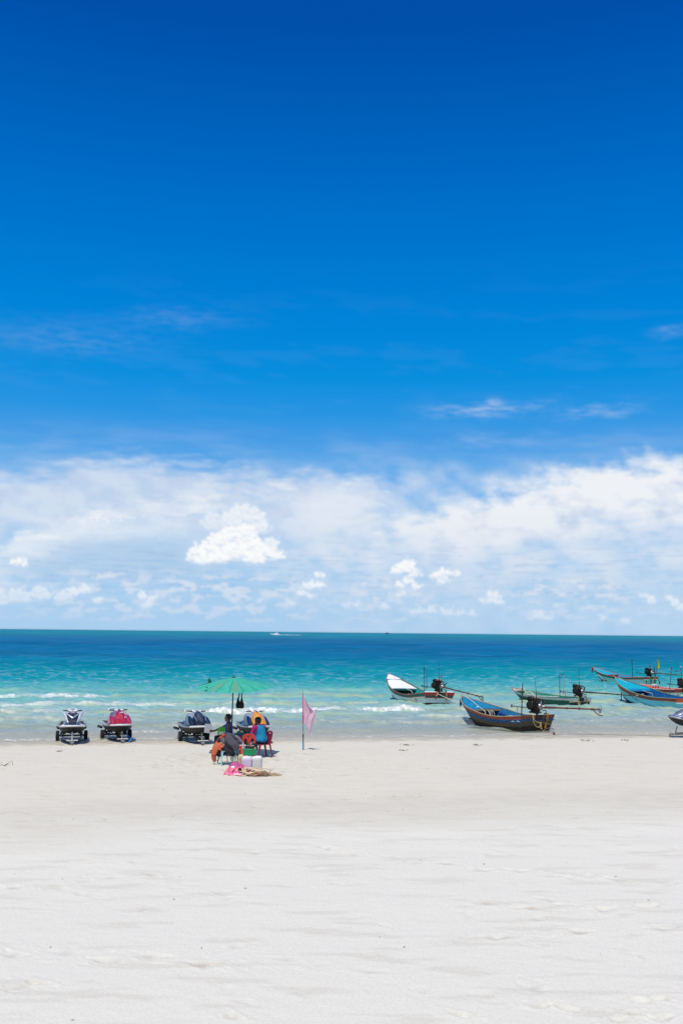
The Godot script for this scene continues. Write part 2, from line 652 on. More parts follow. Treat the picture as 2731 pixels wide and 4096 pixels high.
var sand_v := []
var sand_c := []
var sand_zs := PackedFloat32Array()
const SAND_COLS := 620


func sand_x(u: float, d: float) -> float:
	# dense where the beach is seen, then wide to both sides
	var w := absf(u)
	var half := maxf(absf(d), 9.0) * 0.52 + 1.5
	if w <= 0.92:
		return u / 0.92 * half
	return signf(u) * (half + pow((w - 0.92) / 0.08, 2.0) * 300.0)


func make_beach() -> void:
	var z := 90.0
	while z > -46.5:
		sand_zs.append(z)
		if z > -8.0:
			z -= clampf((z + 8.0) * 0.3, 0.06, 12.0)
		else:
			z -= clampf(z * z / 7200.0, 0.032, 0.2)
	for extra in [-47.0, -48.0, -50.0, -54.0, -60.0, -70.0, -85.0, -110.0, -160.0, -260.0]:
		sand_zs.append(extra)
	sand_v.resize(sand_zs.size())
	sand_c.resize(sand_zs.size())
	# footprints and scuffs: place, heading, size
	dents.clear()
	for k in 520:
		var pz := -9.5 - pow(rng.randf(), 0.8) * 28.0
		var px := rng.randf_range(-0.5, 0.5) * absf(pz) + rng.randf_range(-1.0, 1.0)
		dents.append([px, pz, rng.randf() * PI, rng.randf_range(0.06, 0.15), rng.randf_range(0.004, 0.014)])
	for trail in 9:
		var at := Vector2(rng.randf_range(-7.0, 8.0), rng.randf_range(-32.0, -11.0))
		var way := rng.randf_range(-0.5, 0.5) + (PI if rng.randf() < 0.5 else 0.0)
		for k in rng.randi_range(5, 16):
			var side := Vector2(-sin(way), cos(way)) * (0.1 if k % 2 else -0.1)
			dents.append([at.x + side.x, at.y + side.y, way, 0.13, rng.randf_range(0.012, 0.028)])
			at += Vector2(cos(way), sin(way)) * rng.randf_range(0.5, 0.7)
			way += rng.randf_range(-0.12, 0.12)
	for q in [[2.2, -11.35, 0.2], [2.45, -11.3, 0.5], [2.95, -10.95, -0.3], [3.15, -11.15, 0.1], [3.35, -11.5, 0.7], [3.6, -11.6, 0.2], [2.9, -10.75, 0.4], [3.45, -11.05, -0.2], [-1.1, -11.0, 0.3], [-3.4, -11.9, 0.1], [1.3, -11.1, 0.5]]:
		dents.append([q[0], q[1], q[2], 0.07, 0.03])
	# trodden ground round the table and the chairs
	for k in 170:
		var t := rng.randf() * TAU
		var r := sqrt(rng.randf()) * 2.6
		dents.append([-3.1 + cos(t) * r, -31.6 + sin(t) * r * 1.3, rng.randf() * PI, rng.randf_range(0.09, 0.16), rng.randf_range(0.012, 0.035)])
	for d in dents:
		var key := Vector2i(int(floor(d[0])), int(floor(d[1])))
		for ox in [-1, 0, 1]:
			for oz in [-1, 0, 1]:
				var kk := key + Vector2i(ox, oz)
				if not dent_cells.has(kk):
					dent_cells[kk] = []
				dent_cells[kk].append(d)
	var task := WorkerThreadPool.add_group_task(sand_row, sand_zs.size(), -1, true)
	WorkerThreadPool.wait_for_group_task_completion(task)
	var m := StandardMaterial3D.new()
	m.resource_name = "sand"
	m.vertex_color_use_as_albedo = true
	m.roughness = 0.95
	m.metallic_specular = 0.25
	m.albedo_texture = noise_tex(61, 0.05, Color(0.968, 0.965, 0.957), Color(1, 1, 1), 5, 1024, 0.2, 0.6)
	m.uv1_triplanar = true
	m.uv1_world_triplanar = true
	m.uv1_scale = Vector3(0.37, 0.37, 0.37)
	m.heightmap_enabled = true
	m.heightmap_texture = noise_tex(62, 0.055, Color.BLACK, Color.WHITE, 6, 1024, 0.2, 0.8)
	m.heightmap_scale = 0.05
	var o := grid_mesh("sand_beach", sand_v, sand_c, SAND_COLS, m)
	o.set_meta("kind", "structure")
	sand_v.clear()
	sand_c.clear()


var dents := []
var dent_cells := {}


func sand_row(row: int) -> void:
	var z := sand_zs[row]
	var v := PackedVector3Array()
	var c := PackedColorArray()
	for k in SAND_COLS:
		var x := sand_x(k * 2.0 / (SAND_COLS - 1) - 1.0, z)
		var s := seaward(x, z)
		var y := sand_height(x, z)
		var dry := smoothstep(-1.2, -6.0, s)
		var near := absf(x) < 40.0 and z < 2.0
		var big := noise_a.get_noise_2d(x * 0.16, z * 0.28)
		var mid := 0.0
		var lump := 0.0
		if near:
			mid = noise_b.get_noise_2d(x * 0.9 + 50.0, z * 1.5)
			lump = noise_c.get_noise_2d(x * 3.1, z * 4.2)
			y += (big * 0.012 + mid * 0.004 + lump * 0.0025) * lerpf(0.12, 1.0, dry)
		# a low berm and the tide line behind it
		var strip := exp(-pow((s + 15.3 + big * 1.2) / 1.1, 2.0))
		y += exp(-pow((s + 18.5 + big) / 1.6, 2.0)) * 0.05
		var dark := 0.0
		var cell: Variant = dent_cells.get(Vector2i(int(floor(x)), int(floor(z)))) if near else null
		if cell != null:
			for d in cell:
				var dx: float = x - d[0]
				var dz: float = z - d[1]
				var along_: float = (dx * cos(d[2]) + dz * sin(d[2])) / (d[3] * 1.7)
				var across: float = (dz * cos(d[2]) - dx * sin(d[2])) / d[3]
				var q: float = (along_ * along_ + across * across) * (1.0 + 0.8 * lump)
				if q < 5.0:
					var dip := exp(-q * 1.6)
					y += d[4] * (-dip + 0.5 * exp(-pow(sqrt(q) - 1.25, 2.0) * 6.0))
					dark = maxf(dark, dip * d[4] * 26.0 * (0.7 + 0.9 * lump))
		# colours: dry white sand, the damp strip of the last tide, wet sand at the edge
		var col := Vector3(0.70, 0.678, 0.602)
		col = col.lerp(Vector3(0.655, 0.61, 0.51), clampf(smoothstep(-20.5, -15.0, s + big * 2.0) * 0.8 + mid * 0.2 * smoothstep(-21.0, -14.0, s), 0.0, 1.0))
		col = col.lerp(Vector3(0.585, 0.55, 0.47), clampf(strip * (0.55 + mid * 0.4), 0.0, 1.0))
		col = col.lerp(Vector3(0.59, 0.55, 0.47), clampf(smoothstep(0.15, 0.6, noise_b.get_noise_2d(x * 0.35 + 5.0, z * 1.6)) * 0.5, 0.0, 1.0))
		var wet := smoothstep(-1.5 + mid * 0.9, -0.2 + mid * 0.5, s)
		col = col.lerp(Vector3(0.46, 0.42, 0.34), wet * 0.8)
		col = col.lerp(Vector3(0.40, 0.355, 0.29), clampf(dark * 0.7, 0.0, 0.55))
		v.append(Vector3(x, y, z))
		c.append(Color(col.x, col.y, col.z))
	sand_v[row] = v
	sand_c[row] = c


func grid_mesh(called: String, rows_v: Array, rows_c: Array, cols: int, m: Material) -> MeshInstance3D:
	var v := PackedVector3Array()
	var c := PackedColorArray()
	for r in rows_v:
		v.append_array(r)
	for r in rows_c:
		c.append_array(r)
	var n := PackedVector3Array()
	n.resize(v.size())
	var uv := PackedVector2Array()
	uv.resize(v.size())
	var rows := rows_v.size()
	var idx := PackedInt32Array()
	idx.resize((rows - 1) * (cols - 1) * 6)
	var w := 0
	for r in rows:
		for k in cols:
			var a := r * cols + k
			var dx := v[a + (1 if k < cols - 1 else 0)] - v[a - (1 if k > 0 else 0)]
			var dz := v[a + (cols if r < rows - 1 else 0)] - v[a - (cols if r > 0 else 0)]
			n[a] = dx.cross(dz).normalized()
			uv[a] = Vector2(0.5, clampf(log(maxf(-v[a].z, 28.0) / 28.0) / log(2.0) / 4.0, 0.0, 1.0))
			if r < rows - 1 and k < cols - 1:
				idx[w] = a
				idx[w + 1] = a + cols
				idx[w + 2] = a + 1
				idx[w + 3] = a + 1
				idx[w + 4] = a + cols
				idx[w + 5] = a + cols + 1
				w += 6
	var arr := []
	arr.resize(Mesh.ARRAY_MAX)
	arr[Mesh.ARRAY_VERTEX] = v
	arr[Mesh.ARRAY_NORMAL] = n
	arr[Mesh.ARRAY_COLOR] = c
	arr[Mesh.ARRAY_TEX_UV] = uv
	arr[Mesh.ARRAY_INDEX] = idx
	var mesh := ArrayMesh.new()
	mesh.add_surface_from_arrays(Mesh.PRIMITIVE_TRIANGLES, arr)
	var o := MeshInstance3D.new()
	o.name = numbered(called)
	o.mesh = mesh
	o.material_override = m
	add_child(o, true)
	return o


const SEA_COLS := 640
var sea_zs := PackedFloat32Array()
var sea_v := []
var sea_c := []
var water_tones := [
	[-2.0, Vector3(0.55, 0.55, 0.47)], [2.0, Vector3(0.50, 0.555, 0.51)], [7.0, Vector3(0.42, 0.55, 0.51)], [14.0, Vector3(0.32, 0.53, 0.49)], [22.0, Vector3(0.21, 0.47, 0.435)], [33.0, Vector3(0.095, 0.42, 0.375)], [50.0, Vector3(0.012, 0.303, 0.3132)], [80.0, Vector3(0.0024, 0.2, 0.2662)],
	[130.0, Vector3(0.001, 0.138, 0.275)], [260.0, Vector3(0.001, 0.116, 0.258)], [500.0, Vector3(0.001, 0.14, 0.262)], [900.0, Vector3(0.0012, 0.185, 0.255)], [2500.0, Vector3(0.0012, 0.20, 0.262)]]
# swell lines coming in: distance from the waterline, height, half width of the front, then stretches that break: from x, to x, strength
var swells := [
	[0.9, 0.035, 0.5, [[-30, -3, 0.55], [-1, 14, 0.4]]],
	[3.2, 0.09, 0.8, [[-13.5, -12, 0.3], [-9.4, -6.6, 0.5], [-3, 1.5, 0.2], [5.0, 15, 0.25]]],
	[6.4, 0.13, 1.0, [[-7.2, -4.8, 0.5], [-4.5, -3.0, 0.45], [-0.8, 0.4, 0.35], [2.0, 8.5, 0.35], [11, 18, 0.35]]],
	[9.6, 0.12, 1.0, [[-16, -11.5, 0.3], [3.6, 6.5, 0.35], [10.0, 15.0, 0.15]]],
	[13.0, 0.19, 1.2, [[-6.8, -0.2, 1.0], [0.8, 4.4, 0.95], [-17, -12.6, 0.4], [7.0, 8.4, 0.35]]],
	[18.2, 0.17, 1.3, [[-24, -8.6, 0.55], [-6.0, -4.5, 0.3], [1.0, 2.2, 0.3]]],
	[25.0, 0.18, 1.5, [[-30, -14.4, 0.75]]],
	[31.5, 0.11, 1.6, []],
	[40.0, 0.10, 1.8, []]]


func sea_x(u: float, d: float) -> float:
	var w := absf(u)
	var half := absf(d) * 0.48 + 2.0
	if w <= 0.9:
		return u / 0.9 * half
	return signf(u) * (half + (w - 0.9) / 0.1 * (60.0 + absf(d) * 1.2))


func make_sea() -> void:
	var z := -30.5
	while z > -40000.0:
		sea_zs.append(z)
		var d := -z
		z -= clampf(d * d / 21000.0, 0.085, 2000.0)
	sea_zs.append(-40000.0)
	sea_v.resize(sea_zs.size())
	sea_c.resize(sea_zs.size())
	var task := WorkerThreadPool.add_group_task(sea_row, sea_zs.size(), -1, true)
	WorkerThreadPool.wait_for_group_task_completion(task)
	var m := StandardMaterial3D.new()
	m.resource_name = "sea_water"
	m.vertex_color_use_as_albedo = true
	m.transparency = BaseMaterial3D.TRANSPARENCY_ALPHA
	m.metallic_specular = 0.3
	# the waves too small to build, averaged: the farther the water, the rougher its face
	var rough := Image.create(4, 256, false, Image.FORMAT_RGB8)
	for k in 256:
		var d := 28.0 * pow(2.0, k / 255.0 * 4.0)
		var r := lerpf(0.14, 0.52, smoothstep(45.0, 190.0, d))
		rough.fill_rect(Rect2i(0, k, 4, 1), Color(r, r, r))
	m.roughness = 1.0
	m.roughness_texture = ImageTexture.create_from_image(rough)
	m.texture_repeat = false
	var plain := Image.create(4, 4, false, Image.FORMAT_RGB8)
	plain.fill(Color.WHITE)
	m.albedo_texture = ImageTexture.create_from_image(plain)
	var o := grid_mesh("sea", sea_v, sea_c, SEA_COLS, m)
	o.set_meta("kind", "structure")
	sea_v.clear()
	sea_c.clear()


func sea_row(row: int) -> void:
	var z := sea_zs[row]
	var step := 0.085
	if row + 1 < sea_zs.size():
		step = sea_zs[row] - sea_zs[row + 1]
	var v := PackedVector3Array()
	var c := PackedColorArray()
	for k in SEA_COLS:
		var u := k * 2.0 / (SEA_COLS - 1) - 1.0
		var x := sea_x(u, z)
		var s := seaward(x, z)
		var y := WATER_Y
		var wob := noise_a.get_noise_2d(x * 0.09 + 3.0, z * 0.05)
		var fine := noise_b.get_noise_2d(x * 2.6, z * 2.0)
		var calm := smoothstep(0.0, 12.0, s)
		# ripples, each kept where the rows are close enough to carry it
		if step < 0.3:
			y += noise_c.get_noise_2d(x * 0.95, z * 2.2) * 0.03 * lerpf(0.4, 1.0, calm)
		if step < 0.16:
			y += noise_c.get_noise_2d(x * 2.3 + 61.0, z * 5.0) * 0.011 * lerpf(0.5, 1.0, calm)
		if step < 0.8:
			y += noise_c.get_noise_2d(x * 0.42 + 31.0, z * 1.0) * 0.085 * calm
		if step < 3.0:
			y += noise_a.get_noise_2d(x * 0.12 + 77.0, z * 0.34) * 0.11 * calm
		if step >= 0.5:
			var lam := maxf(step * 5.0, 4.0)
			y += noise_c.get_noise_2d(x / lam * 0.55, z / lam) * clampf(lam * 0.06, 0.0, 0.9)
		var tone := along3(water_tones, s * (1.0 + 0.10 * wob) + wob * 3.0)
		# patches of weed and deeper ground
		var patch := noise_a.get_noise_2d(x * 0.011 + 8.0, z * 0.02)
		tone = tone * (1.0 + 0.25 * patch * smoothstep(60.0, 140.0, s))
		var foam := 0.0
		if s < 60.0:
			var idx := 0
			for w in swells:
				idx += 1
				var off: float = noise_a.get_noise_2d(x * 0.11 + idx * 13.7, idx * 5.1) * (0.5 + w[0] * 0.05) + noise_c.get_noise_2d(x * 0.5, idx * 9.0) * 0.14
				var r: float = s - w[0] - off
				if r < -4.0 or r > 7.0:
					continue
				var amp: float = w[1] * clampf(0.82 + 0.4 * noise_a.get_noise_2d(x * 0.16 + idx * 31.0, idx * 2.3), 0.12, 1.4)
				var breaking := 0.0
				for b in w[3]:
					breaking = maxf(breaking, b[2] * smoothstep(b[0] - 0.8, b[0] + 0.6, x + fine * 0.8) * smoothstep(b[1] + 0.8, b[1] - 0.6, x + fine * 0.8))
				# steep towards the beach, long behind
				var front: float = w[2] * 0.62
				var lift: float = exp(-pow(r / (front if r < 0.0 else w[2] * 2.1), 2.0))
				y += amp * lift * (1.0 + breaking * 0.35)
				var green: float = clampf(amp * 5.0, 0.0, 1.0) * exp(-pow((r + 0.35) / (w[2] * 0.65), 2.0))
				tone = tone.lerp(Vector3(0.43, 0.50, 0.29), green * 0.9 * smoothstep(45.0, 18.0, s))
				if breaking > 0.05:
					var tear: float = noise_b.get_noise_2d(x * 3.2 + idx * 7.0, z * 1.6)
					# white water tumbling down the front, lace trailing behind
					var head: float = smoothstep(-w[2] * 0.7 - 0.1, -w[2] * 0.42, r + tear * 0.2) * smoothstep(0.2, -0.25, r + tear * 0.25)
					foam = maxf(foam, clampf(head * breaking * (0.95 + tear * 0.6 + fine * 0.5 + 0.35 * noise_c.get_noise_2d(x * 9.0, z * 5.0)), 0.0, 1.0))
					y += head * breaking * (0.05 + 0.05 * fine)
					var lace: float = smoothstep(3.4, 0.3, r) * smoothstep(-0.4, 0.4, r)
					foam = maxf(foam, lace * breaking * smoothstep(0.05, 0.4, tear + fine * 0.4) * 0.3)
			# a thin broken line where the last wave runs out
			var edge := s - 0.25 - noise_a.get_noise_2d(x * 0.25, 3.0) * 0.7
			foam = maxf(foam, exp(-pow(edge / 0.16, 2.0)) * clampf(0.35 + fine * 0.9, 0.0, 0.7))
		var depth := maxf(0.0, s * 0.024)
		var alpha := clampf(1.0 - exp(-depth * 5.5) * 0.82, 0.12, 1.0)
		alpha = maxf(alpha, foam)
		if s > 30.0:
			alpha = 1.0
		# far whitecaps
		tone = tone.lerp(Vector3(0.86, 0.88, 0.87), foam)
		v.append(Vector3(x, y, z))
		c.append(Color(tone.x, tone.y, tone.z, alpha))
	sea_v[row] = v
	sea_c[row] = c


# ---------------------------------------------------------------- long-tail boats
# A boat's own axes: y up from the water, the bow towards -z, the transom at z = 0, starboard towards +x.

const PLAN := [[0.0, 0.90], [0.12, 0.95], [0.25, 0.985], [0.4, 1.0], [0.52, 0.985], [0.64, 0.92], [0.74, 0.81], [0.83, 0.63], [0.9, 0.44], [0.955, 0.23], [1.0, 0.03]]
const PLAN_LOW := [[0.0, 0.98], [0.25, 1.0], [0.5, 0.94], [0.65, 0.82], [0.78, 0.6], [0.88, 0.34], [0.95, 0.14], [1.0, 0.02]]


func curve(table: Array, t: float) -> float:
	var k := 0
	while k < table.size() - 2 and t > table[k + 1][0]:
		k += 1
	var x0: float = table[k][0]
	var x1: float = table[k + 1][0]
	var y0: float = table[k][1]
	var y1: float = table[k + 1][1]
	var d: float = (y1 - y0) / (x1 - x0)
	var m0 := d
	var m1 := d
	if k > 0:
		m0 = (y1 - table[k - 1][1]) / (x1 - table[k - 1][0])
	if k + 2 < table.size():
		m1 = (table[k + 2][1] - y0) / (table[k + 2][0] - x0)
	var h := x1 - x0
	var u := clampf((t - x0) / h, 0.0, 1.0)
	var u2 := u * u
	var u3 := u2 * u
	return (2 * u3 - 3 * u2 + 1) * y0 + (u3 - 2 * u2 + u) * h * m0 + (-2 * u3 + 3 * u2) * y1 + (u3 - u2) * h * m1


func hull_point(b: Dictionary, t: float, side: float, f: float, inset := 0.0) -> Vector3:
	var top: float = curve(b.sheer, t)
	var low: float = curve([[0.0, -0.16], [0.5, -0.18], [0.75, -0.15], [0.9, -0.02], [0.97, 0.12], [1.0, 0.22]], t)
	var wide: float = b.beam * curve(PLAN, t)
	var narrow: float = b.beam * b.flare * curve(PLAN_LOW, t)
	var z_top: float = -t * b.length + 0.16 * (1.0 - smoothstep(0.0, 0.2, t))
	var z_low: float = -t * b.length * 0.87
	var x := maxf(lerpf(narrow, wide, pow(f, 0.9)) - inset, 0.0)
	return Vector3(x * side, lerpf(low, top, f), lerpf(z_low, z_top, pow(f, 0.85)))


func hull_strip(b: Dictionary, f0: float, f1: float, t0 := 0.0, t1 := 1.0, inset := 0.0, out := 0.0, rows := 3) -> Shape:
	var s := Shape.new()
	for side in [-1.0, 1.0]:
		var rings := []
		for k in 41:
			var t := lerpf(t0, t1, k / 40.0)
			var ring := PackedVector3Array()
			for j in rows + 1:
				ring.append(hull_point(b, t, side, lerpf(f0, f1, float(j) / rows), inset - out))
			rings.append(ring)
		s.loft(rings, false, false)
	return s


func rail(s: Shape, b: Dictionary, f: float, r: float, out := 0.0, t1 := 1.0) -> void:
	for side in [-1.0, 1.0]:
		var path := []
		for k in 41:
			path.append(hull_point(b, k / 40.0 * t1, side, f, -out))
		s.tube(path, r, 6)


func across(b: Dictionary, t0: float, t1: float, drop: float, inset: float, camber: float, thick: float) -> Shape:
	# a deck between the sides, with a camber and a thickness
	var s := Shape.new()
	var up := []
	for k in 13:
		var t := lerpf(t0, t1, k / 12.0)
		var hgt: float = curve(b.sheer, t) - drop
		var f := clampf(1.0 - drop / (hgt + drop + 0.15), 0.0, 1.0)
		var edge := hull_point(b, t, 1.0, f, inset)
		var ring := PackedVector3Array()
		for j in 9:
			var q := j / 4.0 - 1.0
			ring.append(Vector3(edge.x * q, hgt + camber * (1.0 - q * q), edge.z))
		for j in 9:
			var q := 1.0 - j / 4.0
			ring.append(Vector3(edge.x * q, hgt + camber * (1.0 - q * q) - thick, edge.z))
		up.append(ring)
	s.loft(up, true, true, false)
	return s


func transom_band(b: Dictionary, f0: float, f1: float, proud := 0.0, lip := 0.0) -> Shape:
	var s := Shape.new()
	var front := PackedVector3Array()
	var back := PackedVector3Array()
	for q in [[-1.0, f0], [1.0, f0], [1.0, f1], [-1.0, f1]]:
		var p := hull_point(b, 0.0, q[0], q[1], -lip)
		front.append(p + Vector3(0, 0, 0.012 + proud))
		back.append(p + Vector3(0, 0, -0.05))
	s.loft([front, back], true, true, false)
	return s


func rope_path(points: Array, each := 8) -> Array:
	var c := Curve3D.new()
	for k in points.size():
		var p: Vector3 = points[k]
		var a: Vector3 = points[maxi(k - 1, 0)]
		var d: Vector3 = points[mini(k + 1, points.size() - 1)]
		c.add_point(p, (a - d) / 6.0, (d - a) / 6.0)
	var out := []
	for k in points.size() - 1:
		for j in each:
			out.append(c.sample(k, float(j) / each))
	out.append(points[-1])
	return out


func make_engine(boat: Node3D, b: Dictionary) -> void:
	var e := Node3D.new()
	e.name = "longtail_engine"
	boat.add_child(e)
	e.position = Vector3(b.get("engine_x", 0.05), curve(b.sheer, 0.0) - 0.02, 0.02)
	e.rotation.y = b.swing
	var iron := mat("engine black", "#1b1918", 0.45, 0.3, 0.3, 5.0)
	var oily := mat("engine oily", "#2b2420", 0.35, 0.4, 0.3, 7.0)
	var steel := mat("engine steel", "#9a9a98", 0.32, 0.9, 0.3, 6.0)
	var rust := mat("shaft rust", b.get("shaft_paint", "#7d4a41"), 0.7, 0.1, 0.6, 3.0)
	if b.has("shaft_paint"):
		rust = mat("shaft paint " + b.shaft_paint, b.shaft_paint, 0.6, 0.1, 0.3, 3.0)
	var s := Shape.new()
	s.box(xf_at(Vector3(0, 0.40, -0.10), Vector3(0.08, 0, 0)), Vector3(0.36, 0.36, 0.46), 0.03)
	s.box(xf_at(Vector3(-0.03, 0.62, -0.14), Vector3(0.08, 0.1, 0.05)), Vector3(0.30, 0.14, 0.40), 0.03)
	s.box(xf_at(Vector3(-0.22, 0.46, -0.12), Vector3(0, 0.2, 0)), Vector3(0.14, 0.30, 0.30), 0.03)
	for k in 5:
		s.box(xf_at(Vector3(-0.03, 0.66, -0.30 + k * 0.085)), Vector3(0.33, 0.10, 0.02))
	part("engine_block", s, iron, e)
	s = Shape.new()
	s.lathe(xf_along(Vector3(-0.12, 0.70, -0.20), Vector3(0, 0, 1)), [Vector2(0.09, -0.14), Vector2(0.10, -0.12), Vector2(0.10, 0.1), Vector2(0.08, 0.13)], 12)
	s.lathe(xf_along(Vector3(-0.31, 0.44, -0.15), Vector3(1, 0, 0)), [Vector2(0.05, -0.05), Vector2(0.16, -0.045), Vector2(0.17, -0.02), Vector2(0.17, 0.02), Vector2(0.05, 0.05)], 16)
	for h in [[Vector3(-0.28, 0.3, 0.1), Vector3(-0.36, 0.5, 0.0), Vector3(-0.22, 0.68, -0.1), Vector3(-0.05, 0.72, 0.02)], [Vector3(0.1, 0.72, -0.1), Vector3(0.24, 0.6, 0.05), Vector3(0.26, 0.42, 0.12), Vector3(0.16, 0.24, 0.1)], [Vector3(0.02, 0.7, 0.1), Vector3(0.12, 0.66, 0.22), Vector3(0.22, 0.5, 0.24), Vector3(0.24, 0.36, 0.2)]]:
		s.tube(rope_path(h), 0.018, 6)
	part("hose", s, oily, e)
	s = Shape.new()
	s.lathe(xf_along(Vector3(0.04, 0.38, 0.17), Vector3(0, 0.05, 1)), [Vector2(0.15, -0.06), Vector2(0.16, -0.02), Vector2(0.13, 0.05), Vector2(0.07, 0.12), Vector2(0.045, 0.2)], 14)
	part("gearbox", s, steel, e)
	s = Shape.new()
	s.tube(rope_path([Vector3(0.10, 0.68, 0.06), Vector3(0.02, 0.62, 0.20), Vector3(-0.08, 0.5, 0.24), Vector3(-0.10, 0.3, 0.22), Vector3(-0.09, 0.1, 0.2)]), 0.022, 8)
	part("exhaust_pipe", s, steel, e)
	s = Shape.new()
	s.lathe(xf_along(Vector3(0.13, 0.73, -0.02), Vector3(1, 0.1, 0)), [Vector2(0.05, -0.1), Vector2(0.055, -0.08), Vector2(0.055, 0.08), Vector2(0.04, 0.1)], 12)
	part("filter_can", s, mat("filter tan", "#b59b74", 0.5, 0.2, 0.3), e)
	if b.get("red_cap", false):
		s = Shape.new()
		s.box(xf_at(Vector3(-0.16, 0.74, 0.03), Vector3(0.2, 0.4, 0.2)), Vector3(0.16, 0.09, 0.12), 0.02)
		part("radiator_cap", s, mat("cap red", "#a33a28", 0.5, 0.0, 0.3), e)
	# the pivot, its yoke and the mounting block
	s = Shape.new()
	s.box(xf_at(Vector3(0, 0.13, -0.06)), Vector3(0.24, 0.07, 0.5), 0.015)
	s.rod(Vector3(0, -0.25, 0.03), Vector3(0, 0.15, 0.03), 0.05)
	for x in [-0.14, 0.14]:
		s.box(xf_at(Vector3(x, 0.2, -0.04), Vector3(0.2, 0, 0)), Vector3(0.035, 0.22, 0.32), 0.01)
	s.tube(rope_path([Vector3(0.16, 0.2, 0.2), Vector3(0.26, 0.22, 0.28), Vector3(0.3, 0.14, 0.3), Vector3(0.27, 0.06, 0.28)]), 0.02, 6)
	part("pivot_yoke", s, iron, e)
	# starting crank and tiller
	s = Shape.new()
	s.rod(Vector3(0.22, 0.44, 0.16), Vector3(0.40, 0.60, 0.22), 0.024, 0.032)
	s.rod(Vector3(0.16, 0.42, 0.1), Vector3(0.22, 0.44, 0.16), 0.02)
	part("crank_handle", s, iron, e)
	s = Shape.new()
	s.rod(Vector3(-0.12, 0.30, -0.15), Vector3(-0.45, 0.36, -0.95), 0.018)
	s.rod(Vector3(-0.45, 0.30, -0.95), Vector3(-0.45, 0.43, -0.95), 0.03)
	s.rod(Vector3(-0.36, 0.34, -0.72), Vector3(-0.36, 0.14, -0.72), 0.012)
	part("tiller", s, mat("tiller steel", "#3b3634", 0.5, 0.4), e)
	# the long shaft, its propeller and skeg
	var tilt: float = b.shaft_tilt
	var run := Vector3(0, sin(tilt), cos(tilt))
	var from := Vector3(0.04, 0.36, 0.3)
	var to: Vector3 = from + run * b.shaft
	s = Shape.new()
	s.rod(from, from + run * 0.5, 0.052, 0.045)
	s.rod(from + run * 0.5, to, 0.036, 0.03)
	for k in 4:
		var p: Vector3 = from + run * b.shaft * (0.2 + 0.22 * k)
		s.rod(p - run * 0.03, p + run * 0.03, 0.05)
	part("propeller_shaft", s, rust, e)
	s = Shape.new()
	for k in 3:
		var ang := TAU * k / 3 + 0.6
		var dir := Vector3(cos(ang), sin(ang), 0)
		var turn := Basis(dir, 0.6)
		s.box(Transform3D(turn * Basis(dir, run, dir.cross(run)), to + dir * 0.08), Vector3(0.13, 0.012, 0.085), 0.004)
	s.rod(to - run * 0.06, to + run * 0.08, 0.03, 0.015)
	part("propeller", s, steel, e)
	s = Shape.new()
	var skeg := to - run * 0.3
	s.tube(rope_path([skeg, skeg + Vector3(0, -0.12, 0.1), skeg + Vector3(0, -0.22, 0.26), skeg + Vector3(0, -0.24, 0.42)]), 0.022, 6)
	part("skeg", s, rust, e)
	if b.get("guard", true):
		s = Shape.new()
		var ring := []
		for k in 21:
			var a := TAU * k / 20
			ring.append(to + Vector3(cos(a) * 0.15, sin(a) * 0.15, 0.0))
		s.tube(ring, 0.01, 6)
		part("propeller_ring", s, steel, e)
	# the whip aerial that stands on the engine
	if b.has("whip"):
		s = Shape.new()
		s.rod(Vector3(0.02, 0.7, 0.0), Vector3(-0.02, 0.95, 0.0), 0.022, 0.018, 6)
		s.rod(Vector3(-0.02, 0.95, 0.0), Vector3(b.whip[0], b.whip[1], 0.0), 0.011, 0.007, 6)
		part("aerial", s, mat("pole dark", "#2b2b30", 0.6), e)
	if b.has("stack"):
		s = Shape.new()
		s.rod(Vector3(0.16, 0.74, -0.02), Vector3(0.18, 1.05, -0.02), 0.02)
		part("exhaust_stack", s, rust, e)


